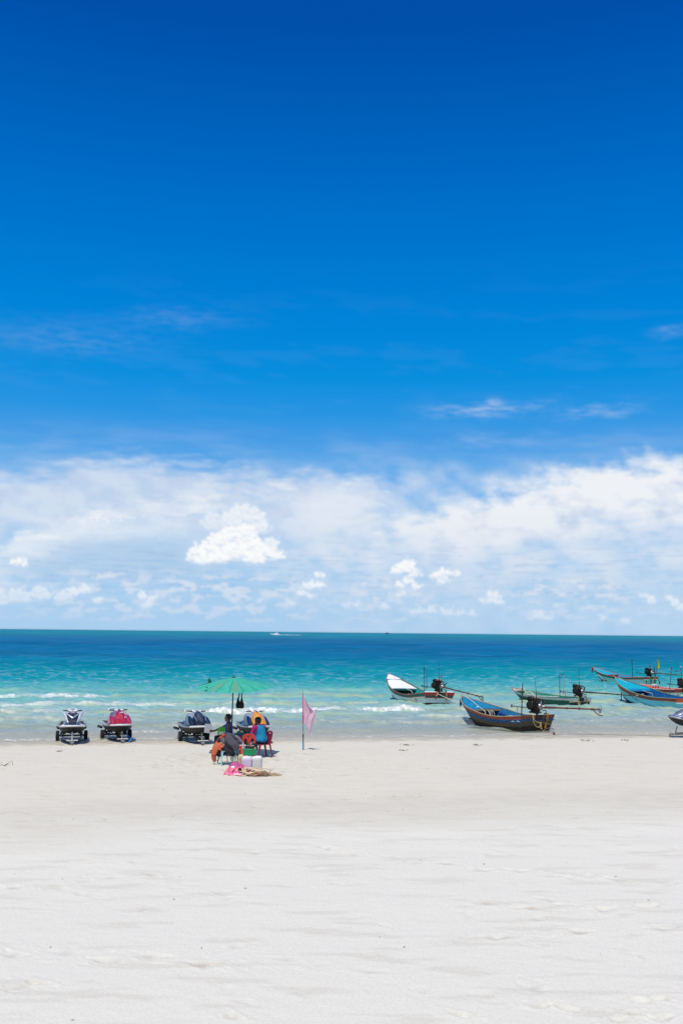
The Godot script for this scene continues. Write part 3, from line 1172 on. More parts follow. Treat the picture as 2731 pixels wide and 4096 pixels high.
func make_boat(called: String, label: String, b: Dictionary) -> Node3D:
	var o := thing(called, label, "boat", "long-tail boats moored off the beach", b.at, b.yaw)
	o.rotation.z = b.get("heel", 0.0)
	o.rotation.x = b.get("trim", 0.0)
	var f0: float = b.f0
	var f1: float = b.f1
	part("hull_bottom", hull_strip(b, 0.0, f0), b.bottom, o)
	var flat := Shape.new()
	var rings := []
	for k in 41:
		var ring := PackedVector3Array()
		for q in [-1.0, -0.5, 0.0, 0.5, 1.0]:
			var p := hull_point(b, k / 40.0, 1.0, 0.0)
			ring.append(Vector3(p.x * q, p.y - 0.05 * (1.0 - absf(q)), p.z))
		rings.append(ring)
	flat.loft(rings, false, false)
	part("keel_plank", flat, b.bottom, o)
	# the sides: planks with their seams, each laid a little over the one below
	for k in b.get("planks", 3):
		var n: int = b.get("planks", 3)
		part("side_plank", hull_strip(b, lerpf(f0, f1, float(k) / n), lerpf(f0, f1, (k + 1.0) / n) + 0.012, 0.0, 1.0, 0.0, 0.004 * (k % 2), 2), b.side, o)
	part("top_strake", hull_strip(b, f1, 1.0, 0.0, 1.0, 0.0, 0.012), b.upper, o)
	part("hull_lining", hull_strip(b, 0.30, 0.995, 0.01, 0.985, 0.05), b.inside, o)
	var s := Shape.new()
	rail(s, b, 1.0, b.get("rail_r", 0.028))
	part("gunwale_rail", s, b.rail, o)
	s = Shape.new()
	rail(s, b, f1, 0.016, 0.014)
	part("rubbing_strake", s, b.get("strake", b.rail), o)
	# stem
	s = Shape.new()
	var stem := []
	for k in 9:
		var p := hull_point(b, 1.0, 1.0, k / 8.0)
		stem.append(Vector3(0, p.y, p.z - 0.01))
	stem.append(Vector3(0, hull_point(b, 1.0, 1.0, 1.0).y + b.get("stem_up", 0.05), hull_point(b, 1.0, 1.0, 1.0).z - 0.05))
	s.tube(stem, 0.035, 8, 0.028)
	part("stem_post", s, b.get("stem", b.rail), o)
	# floor boards
	var floor_b := Shape.new()
	rings = []
	for k in 21:
		var t := lerpf(0.005, 0.9, k / 20.0)
		var p := hull_point(b, t, 1.0, 0.42, 0.05)
		var ring := PackedVector3Array()
		for q in [-1.0, -0.33, 0.33, 1.0]:
			ring.append(Vector3(p.x * q, b.get("floor_y", 0.15) + maxf(0.0, p.y - 0.3) * 0.5, p.z))
		rings.append(ring)
	floor_b.loft(rings, false, false)
	part("floor", floor_b, b.get("floor", b.inside), o)
	# ribs standing on the lining
	for t in b.ribs:
		for side in [-1.0, 1.0]:
			var r := Shape.new()
			var path := []
			for k in 5:
				path.append(hull_point(b, t, side, lerpf(0.42, 0.985, k / 4.0), 0.055))
			r.tube(path, 0.02, 4)
			part("rib", r, b.get("rib", b.inside), o)
	# foredeck with the beam at its after edge
	var t0: float = b.deck[0]
	var t1: float = b.deck[1]
	part("foredeck", across(b, t0, t1, b.deck[2], 0.052, 0.02, 0.03), b.deck_paint, o)
	s = across(b, t0 - 0.004, t0 + 0.006, b.deck[2] + 0.034, 0.055, 0.02, b.get("beam_deep", 0.1))
	part("deck_beam", s, b.get("beam_paint", b.inside), o)
	if b.has("bow_cap"):
		part("bow_cap", across(b, b.bow_cap, 0.99, -0.012, 0.0, 0.0, 0.04), b.cap_paint, o)
		part("bow_board", across(b, b.bow_cap - 0.004, b.bow_cap + 0.004, 0.03, 0.055, 0.0, b.deck[2]), b.upper, o)
	for q in b.get("thwarts", []):
		var p := hull_point(b, q[0], 1.0, 0.6, 0.05)
		s = Shape.new()
		s.box(xf_at(Vector3(0, q[1], p.z)), Vector3(p.x * 2.0, 0.035, q[2]), 0.006)
		part("thwart", s, q[3], o)
	for q in b.get("benches", []):       # boards along a side: side, from t, to t, height, width, paint
		s = Shape.new()
		rings = []
		for k in 9:
			var p := hull_point(b, lerpf(q[1], q[2], k / 8.0), q[0], 0.7, 0.06)
			var inner: float = p.x - q[0] * q[4]
			rings.append(PackedVector3Array([Vector3(p.x, q[3], p.z), Vector3(inner, q[3], p.z), Vector3(inner, q[3] - 0.03, p.z), Vector3(p.x, q[3] - 0.03, p.z)]))
		s.loft(rings, true, true, false)
		part("side_bench", s, q[5], o)
	# transom in bands, with its ledge
	for q in b.transom:
		part("transom_board", transom_band(b, q[0], q[1], q[3] if q.size() > 3 else 0.0, q[4] if q.size() > 4 else 0.0), q[2], o)
	if b.has("caps"):
		for q in b.caps:      # white blocks on top of the transom: from, to across
			s = Shape.new()
			var p := hull_point(b, 0.0, 1.0, 1.0)
			s.box(xf_at(Vector3((q[0] + q[1]) * 0.5 * p.x, p.y + 0.03, p.z - 0.06)), Vector3((q[1] - q[0]) * p.x, 0.09, 0.16), 0.02)
			part("transom_cap", s, b.cap_paint, o)
	s = Shape.new()
	var tp := hull_point(b, 0.0, 1.0, 1.0)
	s.box(xf_at(Vector3(b.get("engine_x", 0.05), tp.y - 0.09, tp.z - 0.02)), Vector3(0.34, 0.2, 0.16), 0.02)
	part("engine_mount", s, mat("mount black", "#1a1512", 0.7, 0.0, 0.3), o)
	make_engine(o, b)
	for q in b.get("poles", []):         # foot, head, radius, paint, knob
		s = Shape.new()
		s.rod(q[0], q[1], q[2], q[2] * 0.8)
		var span: Vector3 = q[1] - q[0]
		for k in 4:
			var at: Vector3 = q[0] + span * (0.35 + 0.17 * k)
			s.rod(at - span.normalized() * 0.02, at + span.normalized() * 0.02, q[2] * 1.4)
		if q.size() > 4:
			s.ball(q[1], Vector3.ONE * q[4], 6)
		part("mast", s, q[3], o)
	return o


func ribbons(boat: Node3D, at: Vector3, tones: Array, drop: float) -> void:
	for k in tones.size():
		var s := Shape.new()
		var x := (k - (tones.size() - 1) * 0.5) * 0.07
		var rings := []
		for j in 9:
			var v := j / 8.0
			var wob := sin(v * 7.0 + k * 2.0) * 0.03
			var wide := 0.035 + 0.035 * sin(v * 3.0 + k)
			var c := at + Vector3(x + wob, -v * drop * (1.0 - 0.15 * k), -0.05 - wob)
			rings.append(PackedVector3Array([c + Vector3(-wide, 0, 0.02), c + Vector3(wide, 0, -0.02), c + Vector3(wide, 0, -0.04), c + Vector3(-wide, 0, 0.0)]))
		s.loft(rings)
		part("bow_ribbon", s, cloth("ribbon " + tones[k], tones[k]), boat)


func lettering(boat: Node3D, points: Array, tall: float, m: Material, seed_: int) -> void:
	# a line of looped script that hugs the strake; the letters are too small to be read
	var r := RandomNumberGenerator.new()
	r.seed = seed_
	var n: int = points.size()
	var s := Shape.new()
	for k in n - 1:
		var p: Vector3 = points[k]
		var d: Vector3 = points[k + 1] - p
		var u := Vector3.UP * tall
		var kind := r.randi_range(0, 3)
		var path := [p, p + u * 0.8, p + u + d * 0.3, p + u * 0.8 + d * 0.62, p + d * 0.62]
		if kind == 1:
			path = [p + u * 0.3, p + u * 0.05 + d * 0.2, p + u * 0.3 + d * 0.4, p + u + d * 0.5, p + u * 0.3 + d * 0.65, p + d * 0.7]
		elif kind == 2:
			path = [p + u * 0.9, p, p + d * 0.35 + u * 0.1, p + d * 0.6, p + d * 0.6 + u]
		elif kind == 3:
			path = [p + u, p + u * 0.5 + d * 0.1, p + d * 0.3, p + u * 0.5 + d * 0.6, p + u * 1.35 + d * 0.6]
		s.tube(rope_path(path, 4), tall * 0.075, 4)
	part("lettering", s, m, boat)


func text_on(boat: Node3D, called: String, words: String, at: Transform3D, tall: float, m: Material, bold := false) -> void:
	var t := TextMesh.new()
	var f := SystemFont.new()
	f.font_names = PackedStringArray(["Droid Sans"])
	if bold:
		f.font_weight = 700
	t.font = f
	t.text = words
	t.font_size = 64
	t.pixel_size = tall / 46.0
	t.depth = 0.004
	t.curve_step = 4.0
	var o := MeshInstance3D.new()
	o.name = called
	o.mesh = t
	o.material_override = m
	boat.add_child(o, true)
	o.transform = at


func make_boats() -> void:
	var teal := mat("boat teal", "#0c9c92", 0.5, 0.0, 0.3, 1.2)
	var teal_deep := mat("boat deep teal", "#07685e", 0.5, 0.0, 0.3, 1.2)
	var white := mat("boat white", "#ecebe8", 0.5)
	var hull_white := mat("boat hull white", "#e6e5dd", 0.55)
	var red := mat("boat red", "#b1301c", 0.5, 0.0, 0.3, 1.6)
	var orange := mat("boat orange", "#e2663d", 0.55, 0.0, 0.3, 1.4)
	var brown_rail := mat("boat rail red", "#a8503f", 0.6, 0.0, 0.3, 2.0)
	var antifoul := mat("boat antifoul", "#5b1d1d", 0.7, 0.0, 0.3, 2.0)
	var black_bottom := mat("boat black bottom", "#1d1f1c", 0.7, 0.0, 0.6, 1.2)
	var pole := mat("pole dark", "#2b2b30", 0.6)
	var pole_grey := mat("pole grey", "#59606a", 0.6, 0.2)
	var rope := mat("rope tan", "#c2a877", 0.95)
	var rope_pale := mat("rope pale", "#dcd8c8", 0.95)
	rope_m = rope

	# 1: the white and teal boat with the red transom
	var b := {"at": Vector3(5.66, WATER_Y + 0.07, -58.2), "yaw": deg_to_rad(26.5), "length": 5.85, "beam": 1.08, "flare": 0.74, "heel": deg_to_rad(-1.6), "trim": deg_to_rad(-0.5),
		"sheer": [[0.0, 0.64], [0.12, 0.55], [0.26, 0.44], [0.42, 0.47], [0.58, 0.61], [0.72, 0.86], [0.86, 1.17], [1.0, 1.52]], "f0": 0.27, "f1": 0.75,
		"bottom": antifoul, "side": hull_white, "upper": teal_deep, "inside": teal, "rail": brown_rail, "rib": white, "ribs": [0.2, 0.34], "floor": teal_deep,
		"deck": [0.67, 0.885, 0.05], "deck_paint": white, "beam_paint": teal_deep, "beam_deep": 0.10, "bow_cap": 0.885, "cap_paint": white, "rail_r": 0.022,
		"thwarts": [[0.52, 0.40, 0.14, teal], [0.36, 0.31, 0.2, teal]], "benches": [[1.0, 0.16, 0.52, 0.40, 0.14, orange]],
		"transom": [[0.0, 0.30, antifoul], [0.30, 0.62, hull_white, 0.002], [0.62, 0.66, orange, 0.05, 0.04], [0.66, 0.82, teal_deep, 0.003], [0.82, 1.03, red, 0.03, 0.03]], "caps": [[-0.98, -0.28], [0.45, 1.02]],
		"swing": deg_to_rad(12.0), "shaft": 3.1, "shaft_tilt": deg_to_rad(-7.5), "whip": [-0.08, 1.85], "stack": true, "red_cap": true, "guard": false,
		"poles": [[Vector3(-0.62, 0.3, -0.5), Vector3(-0.66, 2.02, -0.5), 0.022, pole, 0.05]]}
	var o := make_boat("longtail_boat", "white and teal wooden boat with red transom and white foredeck", b)
	var s := Shape.new()
	s.rod(Vector3(-0.62, 1.9, -0.5), Vector3(-0.5, 1.92, -0.5), 0.018)
	s.tube(rope_path([Vector3(-0.5, 1.92, -0.5), Vector3(-0.5, 1.4, -0.5), Vector3(-0.5, 0.95, -0.48), Vector3(-0.44, 0.92, -0.48), Vector3(-0.45, 1.4, -0.49), Vector3(-0.5, 1.88, -0.5)]), 0.014, 5)
	part("halyard", s, mat("rope blue", "#2b78a8", 0.9), o)
	# painted wedges and marks on the transom
	for q in [[-0.22, 0.0], [0.52, 0.02]]:
		s = Shape.new()
		var p := hull_point(b, 0.0, 1.0, 0.5)
		s.plate(xf_at(Vector3(q[0], p.y + 0.05, p.z + 0.035)), PackedVector2Array([Vector2(-0.06, 0.1), Vector2(0.06, 0.1), Vector2(-0.04, -0.1)]), 0.02)
		part("transom_bracket", s, red, o)
	for q in [[-0.42, 0.06, 0.03], [-0.42, -0.06, 0.022], [0.62, -0.08, 0.022], [0.82, 0.05, 0.025], [-0.62, -0.06, 0.02]]:
		s = Shape.new()
		var p := hull_point(b, 0.0, 1.0, 0.5)
		s.lathe(xf_along(Vector3(q[0], p.y + 0.05 + q[1], p.z + 0.016), Vector3.BACK), [Vector2(q[2], 0.0), Vector2(q[2] * 0.9, 0.006)], 8)
		part("painted_mark", s, mat("mark dark red", "#6b1f22", 0.7), o)
	s = Shape.new()
	s.tube([hull_point(b, 0.17, -1, 0.6, -0.012), hull_point(b, 0.19, -1, 0.55, -0.012), hull_point(b, 0.15, -1, 0.42, -0.012), hull_point(b, 0.14, -1, 0.46, -0.012), hull_point(b, 0.17, -1, 0.6, -0.012)], 0.012, 4)
	part("painted_mark", s, pole, o)
	var script := []
	for k in 9:
		script.append(hull_point(b, 0.36 - k * 0.026, -1.0, 0.8, -0.014))
	lettering(o, script, 0.07, mat("paint faded teal", "#4aa294", 0.7), 4)
	s = Shape.new()
	s.tube(rope_path([hull_point(b, 0.95, 0.0, 1.0) + Vector3(0.06, 0.05, 0), Vector3(0.05, 1.30, -5.75), Vector3(0.0, 0.98, -5.1), Vector3(0.1, 0.74, -4.4), Vector3(0.26, 0.58, -3.8), Vector3(0.3, 0.36, -3.65)]), 0.014, 5)
	part("bow_line", s, rope_pale, o).scale.z = 0.92
	s = Shape.new()
	for q in [0.38, 0.44]:
		s = Shape.new()
		s.tube(rope_path([Vector3(q, 0.7, 0.0), Vector3(q, 0.72, 0.2), Vector3(q, 0.5, 0.23), Vector3(q - 0.02, 0.2, 0.2), Vector3(q - 0.03, -0.05, 0.16)]), 0.014, 5)
		part("stern_rope", s, rope, o)
	s = Shape.new()
	s.tube(rope_path([Vector3(-0.36, 0.72, 0.1), Vector3(-0.2, 0.68, 0.22), Vector3(-0.24, 0.54, 0.24), Vector3(-0.3, 0.46, 0.24), Vector3(-0.22, 0.5, 0.25), Vector3(-0.16, 0.6, 0.22)]), 0.016, 5)
	part("stern_rope", s, rope, o)
	var xf := o.transform
	s = Shape.new()
	for k in 9:
		s.ball(xf * Vector3(-0.55 + k * 0.13, 0.30 + 0.03 * (k % 2), -3.8 - 0.1 * (k % 3)), Vector3(0.1, 0.08, 0.12), 5)
	lone("life_vest_bundle", s, cloth("vest orange", "#e8632f"), "bundle of orange life vests under the white foredeck of the teal boat", "life vests")
	var tie: Vector3 = xf * Vector3(-0.2, 0.6, 0.24)
	s = Shape.new()
	s.tube(rope_path([tie, xf * Vector3(0.1, 0.4, 0.7), xf * Vector3(0.6, 0.12, 1.4), Vector3(8.2, WATER_Y - 0.05, -55.6), Vector3(9.6, WATER_Y - 0.12, -53.0)]), 0.016, 5)
	lone("mooring_rope", s, rope_pale, "pale mooring rope slanting from the red transom of the teal boat into the sea", "rope", "mooring ropes of the boats")

	# 2: the weathered blue boat on the sand
	var blue := mat("boat blue", "#0986b2", 0.55, 0.0, 0.3, 1.0)
	var blue_in := mat("boat inner blue", "#0b719e", 0.55, 0.0, 0.3, 1.0)
	var rust_band := mat("boat rust orange", "#b4502c", 0.7, 0.0, 0.4, 1.0)
	var navy := mat("boat navy band", "#1564a0", 0.65, 0.0, 0.6, 1.0)
	var grime := mat("boat grimy wood", "#6f6347", 0.85, 0.0, 0.7, 1.4)
	var grime2 := mat("boat weedy bottom", "#37301f", 0.9, 0.0, 0.7, 2.0)
	var driftwood := mat("boat bare wood", "#a5967c", 0.85, 0.0, 0.5, 2.0)
	b = {"at": Vector3(8.38, WATER_Y + 0.10, -43.4), "yaw": deg_to_rad(32.5), "length": 4.9, "beam": 1.05, "flare": 0.74, "heel": deg_to_rad(-0.6), "trim": deg_to_rad(0.3),
		"sheer": [[0.0, 0.58], [0.12, 0.50], [0.28, 0.44], [0.44, 0.47], [0.58, 0.57], [0.72, 0.69], [0.86, 0.85], [1.0, 1.05]], "f0": 0.34, "f1": 0.76,
		"bottom": grime2, "side": grime, "upper": rust_band, "inside": blue_in, "rail": driftwood, "ribs": [0.12, 0.24, 0.36, 0.48], "floor_y": 0.1, "floor": mat("boat dark floor", "#3d4a52", 0.8),
		"deck": [0.66, 0.985, 0.03], "deck_paint": blue, "beam_paint": driftwood, "beam_deep": 0.08, "rail_r": 0.024, "stem": driftwood, "strake": navy,
		"thwarts": [[0.42, 0.28, 0.12, driftwood]], "benches": [[1.0, 0.2, 0.54, 0.34, 0.13, mat("boat pale board", "#cdb9a8", 0.8)]],
		"transom": [[0.0, 0.40, grime2], [0.40, 0.70, grime, 0.002], [0.70, 0.735, navy, 0.06, 0.05], [0.735, 0.79, navy, 0.004], [0.79, 1.02, mat("boat worn brown", "#8a5a45", 0.8, 0.0, 0.6, 1.5), 0.008, 0.02]],
		"swing": deg_to_rad(20.0), "shaft": 2.55, "shaft_tilt": deg_to_rad(1.5), "whip": [-0.16, 1.6], "guard": true,
		"poles": [[Vector3(-0.6, 0.3, -0.22), Vector3(-0.52, 1.93, -0.22), 0.024, mat("mast brown", "#4a3430", 0.8)]]}
	o = make_boat("longtail_boat", "weathered blue and orange boat aground, dark weedy hull, nearest to the sand", b)
	part("side_plank", hull_strip(b, 0.57, 0.765, 0.0, 1.0, 0.0, 0.008), navy, o)
	s = Shape.new()
	for q in [[-0.14, -3.75], [0.28, -3.65]]:       # two white fish painted on the deck
		var h: float = 0.625 - (q[1] + 3.7) * 0.2
		var fish := PackedVector2Array([Vector2(-0.17, 0.0), Vector2(-0.14, 0.1), Vector2(-0.04, 0.14), Vector2(0.06, 0.08), Vector2(0.12, 0.02), Vector2(0.2, 0.05), Vector2(0.19, -0.06), Vector2(0.1, -0.05), Vector2(-0.02, -0.05), Vector2(-0.14, -0.05)])
		s.plate(Transform3D(Basis(Vector3.RIGHT, deg_to_rad(-78)), Vector3(q[0], h + (0.012 if q[0] > 0 else 0.026), q[1])), fish, 0.006)
	part("painted_fish", s, white, o).scale.z = 0.92
	s = Shape.new()
	s.box(xf_at(Vector3(0.0, 0.36, -3.1)), Vector3(0.14, 0.36, 0.12), 0.01)
	part("deck_post", s, driftwood, o).scale.z = 0.92
	s = Shape.new()
	s.tube(rope_path([Vector3(0.02, 1.03, -5.0), Vector3(-0.02, 0.88, -4.5), Vector3(-0.14, 0.70, -3.9), Vector3(-0.32, 0.54, -3.2), Vector3(-0.34, 0.36, -3.05)]), 0.014, 5)
	s.tube(rope_path([Vector3(-0.1, 0.56, -3.2), Vector3(-0.12, 0.4, -3.02), Vector3(-0.08, 0.26, -3.0)]), 0.012, 5)
	s.tube(rope_path([Vector3(0.06, 0.57, -3.2), Vector3(0.12, 0.46, -3.02), Vector3(0.12, 0.28, -3.0)]), 0.012, 5)
	part("bow_line", s, rope_pale, o).scale.z = 0.92
	ribbons(o, hull_point(b, 1.0, 0.0, 0.86) + Vector3(-0.02, 0, -0.02), ["#1d3fa0", "#36c640", "#2b2f8f"], 0.34)
	s = Shape.new()
	s.tube(rope_path([Vector3(-0.36, 0.62, 0.05), Vector3(-0.33, 0.6, 0.2), Vector3(-0.3, 0.46, 0.22), Vector3(-0.2, 0.33, 0.24), Vector3(0.02, 0.27, 0.26), Vector3(0.08, 0.3, 0.26)]), 0.015, 5)
	s.tube(rope_path([Vector3(-0.34, 0.56, 0.2), Vector3(-0.3, 0.3, 0.23), Vector3(-0.18, 0.12, 0.24), Vector3(0.0, 0.1, 0.26), Vector3(0.06, 0.26, 0.27), Vector3(0.1, 0.1, 0.27), Vector3(0.12, 0.02, 0.27), Vector3(0.06, 0.03, 0.27), Vector3(0.05, 0.16, 0.27)]), 0.015, 5)
	part("stern_rope", s, rope, o)
	s = Shape.new()
	for q in [0.50, 0.55]:
		s.tube(rope_path([Vector3(q, 0.62, 0.0), Vector3(q, 0.63, 0.2), Vector3(q - 0.03, 0.4, 0.2), Vector3(q - 0.1, 0.1, 0.18), Vector3(q - 0.12, 0.02, 0.18)]), 0.028, 6)
	part("hanging_strap", s, mat("strap ochre", "#9a7430", 0.9, 0.0, 0.3), o)
	for q in [0.09, 0.035]:
		s = Shape.new()
		s.tube([hull_point(b, q + 0.02, -1, 0.66, -0.02), hull_point(b, q, -1, 0.735, -0.02), hull_point(b, q - 0.015, -1, 0.64, -0.02)], 0.012, 4)
		s.tube([hull_point(b, q + 0.01, -1, 0.68, -0.02), hull_point(b, q - 0.008, -1, 0.68, -0.02)], 0.01, 4)
		part("painted_mark", s, white, o)
	xf = o.transform
	s = Shape.new()
	s.ball(xf * Vector3(0.45, 0.42, -2.7), Vector3(0.12, 0.1, 0.1), 6)
	s.ball(xf * Vector3(0.53, 0.38, -2.62), Vector3(0.1, 0.08, 0.1), 6)
	lone("blue_bundle", s, cloth("bundle blue", "#1d4fae"), "small blue cloth bundle on the bench inside the weathered blue boat", "bundle")
	s = Shape.new()
	var peg := Vector3(8.75, -0.02, -41.4)
	s.tube(rope_path([xf * Vector3(0.08, 0.3, 0.26), xf * Vector3(0.4, 0.16, 0.62), peg + Vector3(-0.35, 0.08, -0.5), peg, peg + Vector3(0.9, 0.0, -0.1), Vector3(11.2, -0.02, -41.3), Vector3(12.6, -0.02, -41.2), Vector3(13.3, -0.02, -41.1)]), 0.009, 5)
	lone("mooring_rope", s, mat("rope wet", "#8c7d68", 0.9), "tan mooring rope from the weathered boat's stern along the wet sand", "rope", "mooring ropes of the boats")
	s = Shape.new()
	s.box(xf_at(peg + Vector3(0, 0.02, 0), Vector3(0.2, 0.4, 0.3)), Vector3(0.09, 0.1, 0.06), 0.015)
	s.rod(peg + Vector3(-0.05, 0.06, 0), peg + Vector3(0.05, -0.03, 0.02), 0.02)
	lone("rope_float", s, mat("float brown", "#7a4436", 0.8), "small brown float tied on the rope beside the weathered boat", "float")

	# 3: the green open boat behind it
	var green := mat("boat green", "#06543c", 0.5)
	var green_in := mat("boat inner green", "#0c8a70", 0.5, 0.0, 0.3, 1.0)
	var cream := mat("boat cream white", "#d8dbd4", 0.5, 0.0, 0.3, 1.0)
	var dirty_rail := mat("boat dirty rail", "#8d8a86", 0.7, 0.0, 0.4, 2.0)
	b = {"at": Vector3(13.66, WATER_Y + 0.12, -57.8), "yaw": deg_to_rad(35.5), "length": 5.3, "beam": 1.0, "flare": 0.76,
		"sheer": [[0.0, 0.41], [0.15, 0.38], [0.3, 0.37], [0.45, 0.38], [0.6, 0.43], [0.75, 0.51], [0.88, 0.60], [1.0, 0.73]], "f0": 0.30, "f1": 0.80,
		"bottom": black_bottom, "side": green, "upper": cream, "inside": green_in, "rail": dirty_rail, "ribs": [0.12, 0.24, 0.36, 0.48, 0.6], "floor": green,
		"deck": [0.88, 0.985, 0.03], "deck_paint": mat("boat pinkish deck", "#cfa79c", 0.7, 0.0, 0.3), "rail_r": 0.02, "stem": dirty_rail, "stem_up": 0.02, "cap_paint": cream,
		"thwarts": [[0.2, 0.36, 0.14, green]],
		"transom": [[0.0, 0.30, black_bottom], [0.30, 0.60, mat("boat dark green", "#063a2c", 0.6, 0.0, 0.3), 0.002], [0.60, 0.65, mat("boat tan ledge", "#c79c62", 0.7), 0.05, 0.04], [0.65, 1.0, cream, 0.003, 0.01]],
		"swing": deg_to_rad(26.0), "shaft": 2.9, "shaft_tilt": deg_to_rad(-2.0), "whip": [-0.08, 1.75], "guard": true, "shaft_paint": "#3a3236",
		"poles": [[Vector3(-0.35, 0.3, -1.1), Vector3(-0.35, 1.72, -1.1), 0.02, pole_grey]]}
	o = make_boat("longtail_boat", "open green boat with a white band and pale plank inside", b)
	s = Shape.new()
	s.rod(Vector3(-0.35, 1.70, -1.1), Vector3(0.06, 1.70, -1.1), 0.016)
	s.rod(Vector3(-0.35, 1.42, -1.1), Vector3(-0.06, 1.69, -1.1), 0.014)
	part("mast_arm", s, pole_grey, o)
	s = Shape.new()
	s.tube([Vector3(0.04, 1.7, -1.1), Vector3(0.0, 1.1, -1.1), Vector3(-0.04, 0.7, -1.1)], 0.012, 5)
	s.box(xf_at(Vector3(-0.05, 0.66, -1.1), Vector3(0, 0, 0.3)), Vector3(0.07, 0.16, 0.03), 0.01)
	part("mast_line", s, mat("rope pink", "#c26a78", 0.9), o)
	s = Shape.new()
	s.tube(rope_path([Vector3(0.0, 0.66, -5.1), Vector3(0.06, 0.74, -4.75), Vector3(0.02, 0.5, -4.5), Vector3(0.1, 0.55, -4.2), Vector3(0.0, 0.36, -3.7)]), 0.02, 5)
	part("bow_line", s, rope_pale, o).scale.z = 0.92
	s = Shape.new()
	s.tube(rope_path([Vector3(-0.3, 0.52, 0.05), Vector3(-0.28, 0.5, 0.2), Vector3(-0.24, 0.3, 0.22), Vector3(-0.16, 0.12, 0.23), Vector3(-0.26, 0.02, 0.23), Vector3(-0.3, 0.14, 0.22), Vector3(-0.2, 0.2, 0.22)]), 0.022, 5)
	part("stern_rope", s, rope, o)
	s = Shape.new()
	s.tube(rope_path([Vector3(0.38, 0.5, 0.05), Vector3(0.4, 0.49, 0.2), Vector3(0.45, 0.3, 0.22), Vector3(0.45, 0.05, 0.2)]), 0.026, 5)
	part("stern_rope", s, rope, o)
	xf = o.transform
	s = Shape.new()
	s.box(xf * xf_at(Vector3(-0.42, 0.38, -2.35), Vector3(-0.03, 0.06, 0.0)), Vector3(0.3, 0.04, 2.2), 0.01)
	s.box(xf * xf_at(Vector3(-0.3, 0.42, -3.5), Vector3(-0.06, 0.0, 0.0)), Vector3(0.5, 0.05, 0.7), 0.01)
	lone("pale_plank", s, cream, "long pale plank lying along the inside of the open green boat", "plank")

	# 4: the far turquoise boat
	var cyan := mat("boat cyan", "#05b2cc", 0.5, 0.0, 0.2, 1.0)
	var sky_blue := mat("boat inner sky blue", "#149cc4", 0.5, 0.0, 0.2, 1.0)
	b = {"at": Vector3(26.2, WATER_Y + 0.07, -85.4), "yaw": deg_to_rad(32.0), "length": 6.4, "beam": 1.0, "flare": 0.74,
		"sheer": [[0.0, 0.56], [0.15, 0.50], [0.3, 0.45], [0.45, 0.47], [0.58, 0.55], [0.72, 0.69], [0.86, 0.88], [1.0, 1.16]], "f0": 0.27, "f1": 0.74,
		"bottom": black_bottom, "side": hull_white, "upper": mat("boat sea green", "#0a7464", 0.5, 0.0, 0.3), "inside": sky_blue, "rail": mat("boat rail orange", "#c4623d", 0.6), "ribs": [0.14, 0.28, 0.42], "floor": sky_blue,
		"deck": [0.66, 0.985, 0.03], "deck_paint": cyan, "beam_paint": red, "beam_deep": 0.08, "rail_r": 0.022,
		"thwarts": [[0.42, 0.32, 0.14, sky_blue]],
		"transom": [[0.0, 0.26, black_bottom], [0.26, 0.58, hull_white, 0.002], [0.58, 0.66, mat("boat mint", "#57c4a8", 0.6), 0.06, 0.04], [0.66, 0.76, hull_white, 0.003], [0.76, 1.0, mat("boat rusty red", "#b04a2c", 0.6, 0.0, 0.3), 0.006, 0.01]],
		"swing": deg_to_rad(10.0), "shaft": 3.2, "shaft_tilt": deg_to_rad(-1.5), "whip": [0.0, 1.3], "stack": true, "guard": true,
		"poles": [[Vector3(-0.6, 0.3, -1.3), Vector3(-0.62, 1.95, -1.3), 0.026, pole, 0.06]]}
	o = make_boat("longtail_boat", "farthest boat, turquoise deck and white hull with a green band", b)
	for q in [-0.5, 0.05, 0.55]:
		s = Shape.new()
		var p := hull_point(b, 0.0, 1.0, 0.44)
		s.plate(xf_at(Vector3(q, p.y + 0.02, p.z + 0.05)), PackedVector2Array([Vector2(-0.08, 0.1), Vector2(0.1, 0.1), Vector2(-0.04, -0.12)]), 0.05)
		part("transom_bracket", s, red, o)
	s = Shape.new()
	s.tube(rope_path([Vector3(0.02, 1.06, -6.8), Vector3(0.0, 0.84, -6.0), Vector3(0.02, 0.66, -5.2), Vector3(0.06, 0.52, -4.4), Vector3(0.1, 0.34, -4.2)]), 0.016, 5)
	part("bow_line", s, rope_pale, o).scale.z = 0.92
	ribbons(o, hull_point(b, 1.0, 0.0, 0.95) + Vector3(0, 0, -0.05), ["#d8203a", "#e0303f", "#22305e"], 0.5)
	s = Shape.new()
	s.tube(rope_path([Vector3(-0.25, 0.56, 0.2), Vector3(-0.15, 0.42, 0.24), Vector3(0.1, 0.36, 0.25), Vector3(0.3, 0.44, 0.24), Vector3(0.42, 0.58, 0.2), Vector3(0.5, 0.4, 0.24), Vector3(0.4, 0.3, 0.25)]), 0.03, 5)
	part("stern_rope", s, rope, o)
	xf = o.transform
	s = Shape.new()
	var bow4: Vector3 = xf * hull_point(b, 1.0, 0.0, 0.6)
	s.tube(rope_path([bow4, bow4 + Vector3(-0.5, -0.75, 5.0), bow4 + Vector3(-2.5, -1.0, 12.0)]), 0.014, 5)
	lone("mooring_rope", s, rope_pale, "thin mooring line from the farthest turquoise boat's bow into the water", "rope", "mooring ropes of the boats")

	# 5: the bright blue boat cut by the right edge
	var deep_blue := mat("boat inner deep blue", "#0c5f9c", 0.5, 0.0, 0.2, 1.0)
	var pale_aqua := mat("boat pale aqua", "#7ccfdc", 0.55)
	var olive_rail := mat("boat olive rail", "#8f9c78", 0.7, 0.0, 0.3, 2.0)
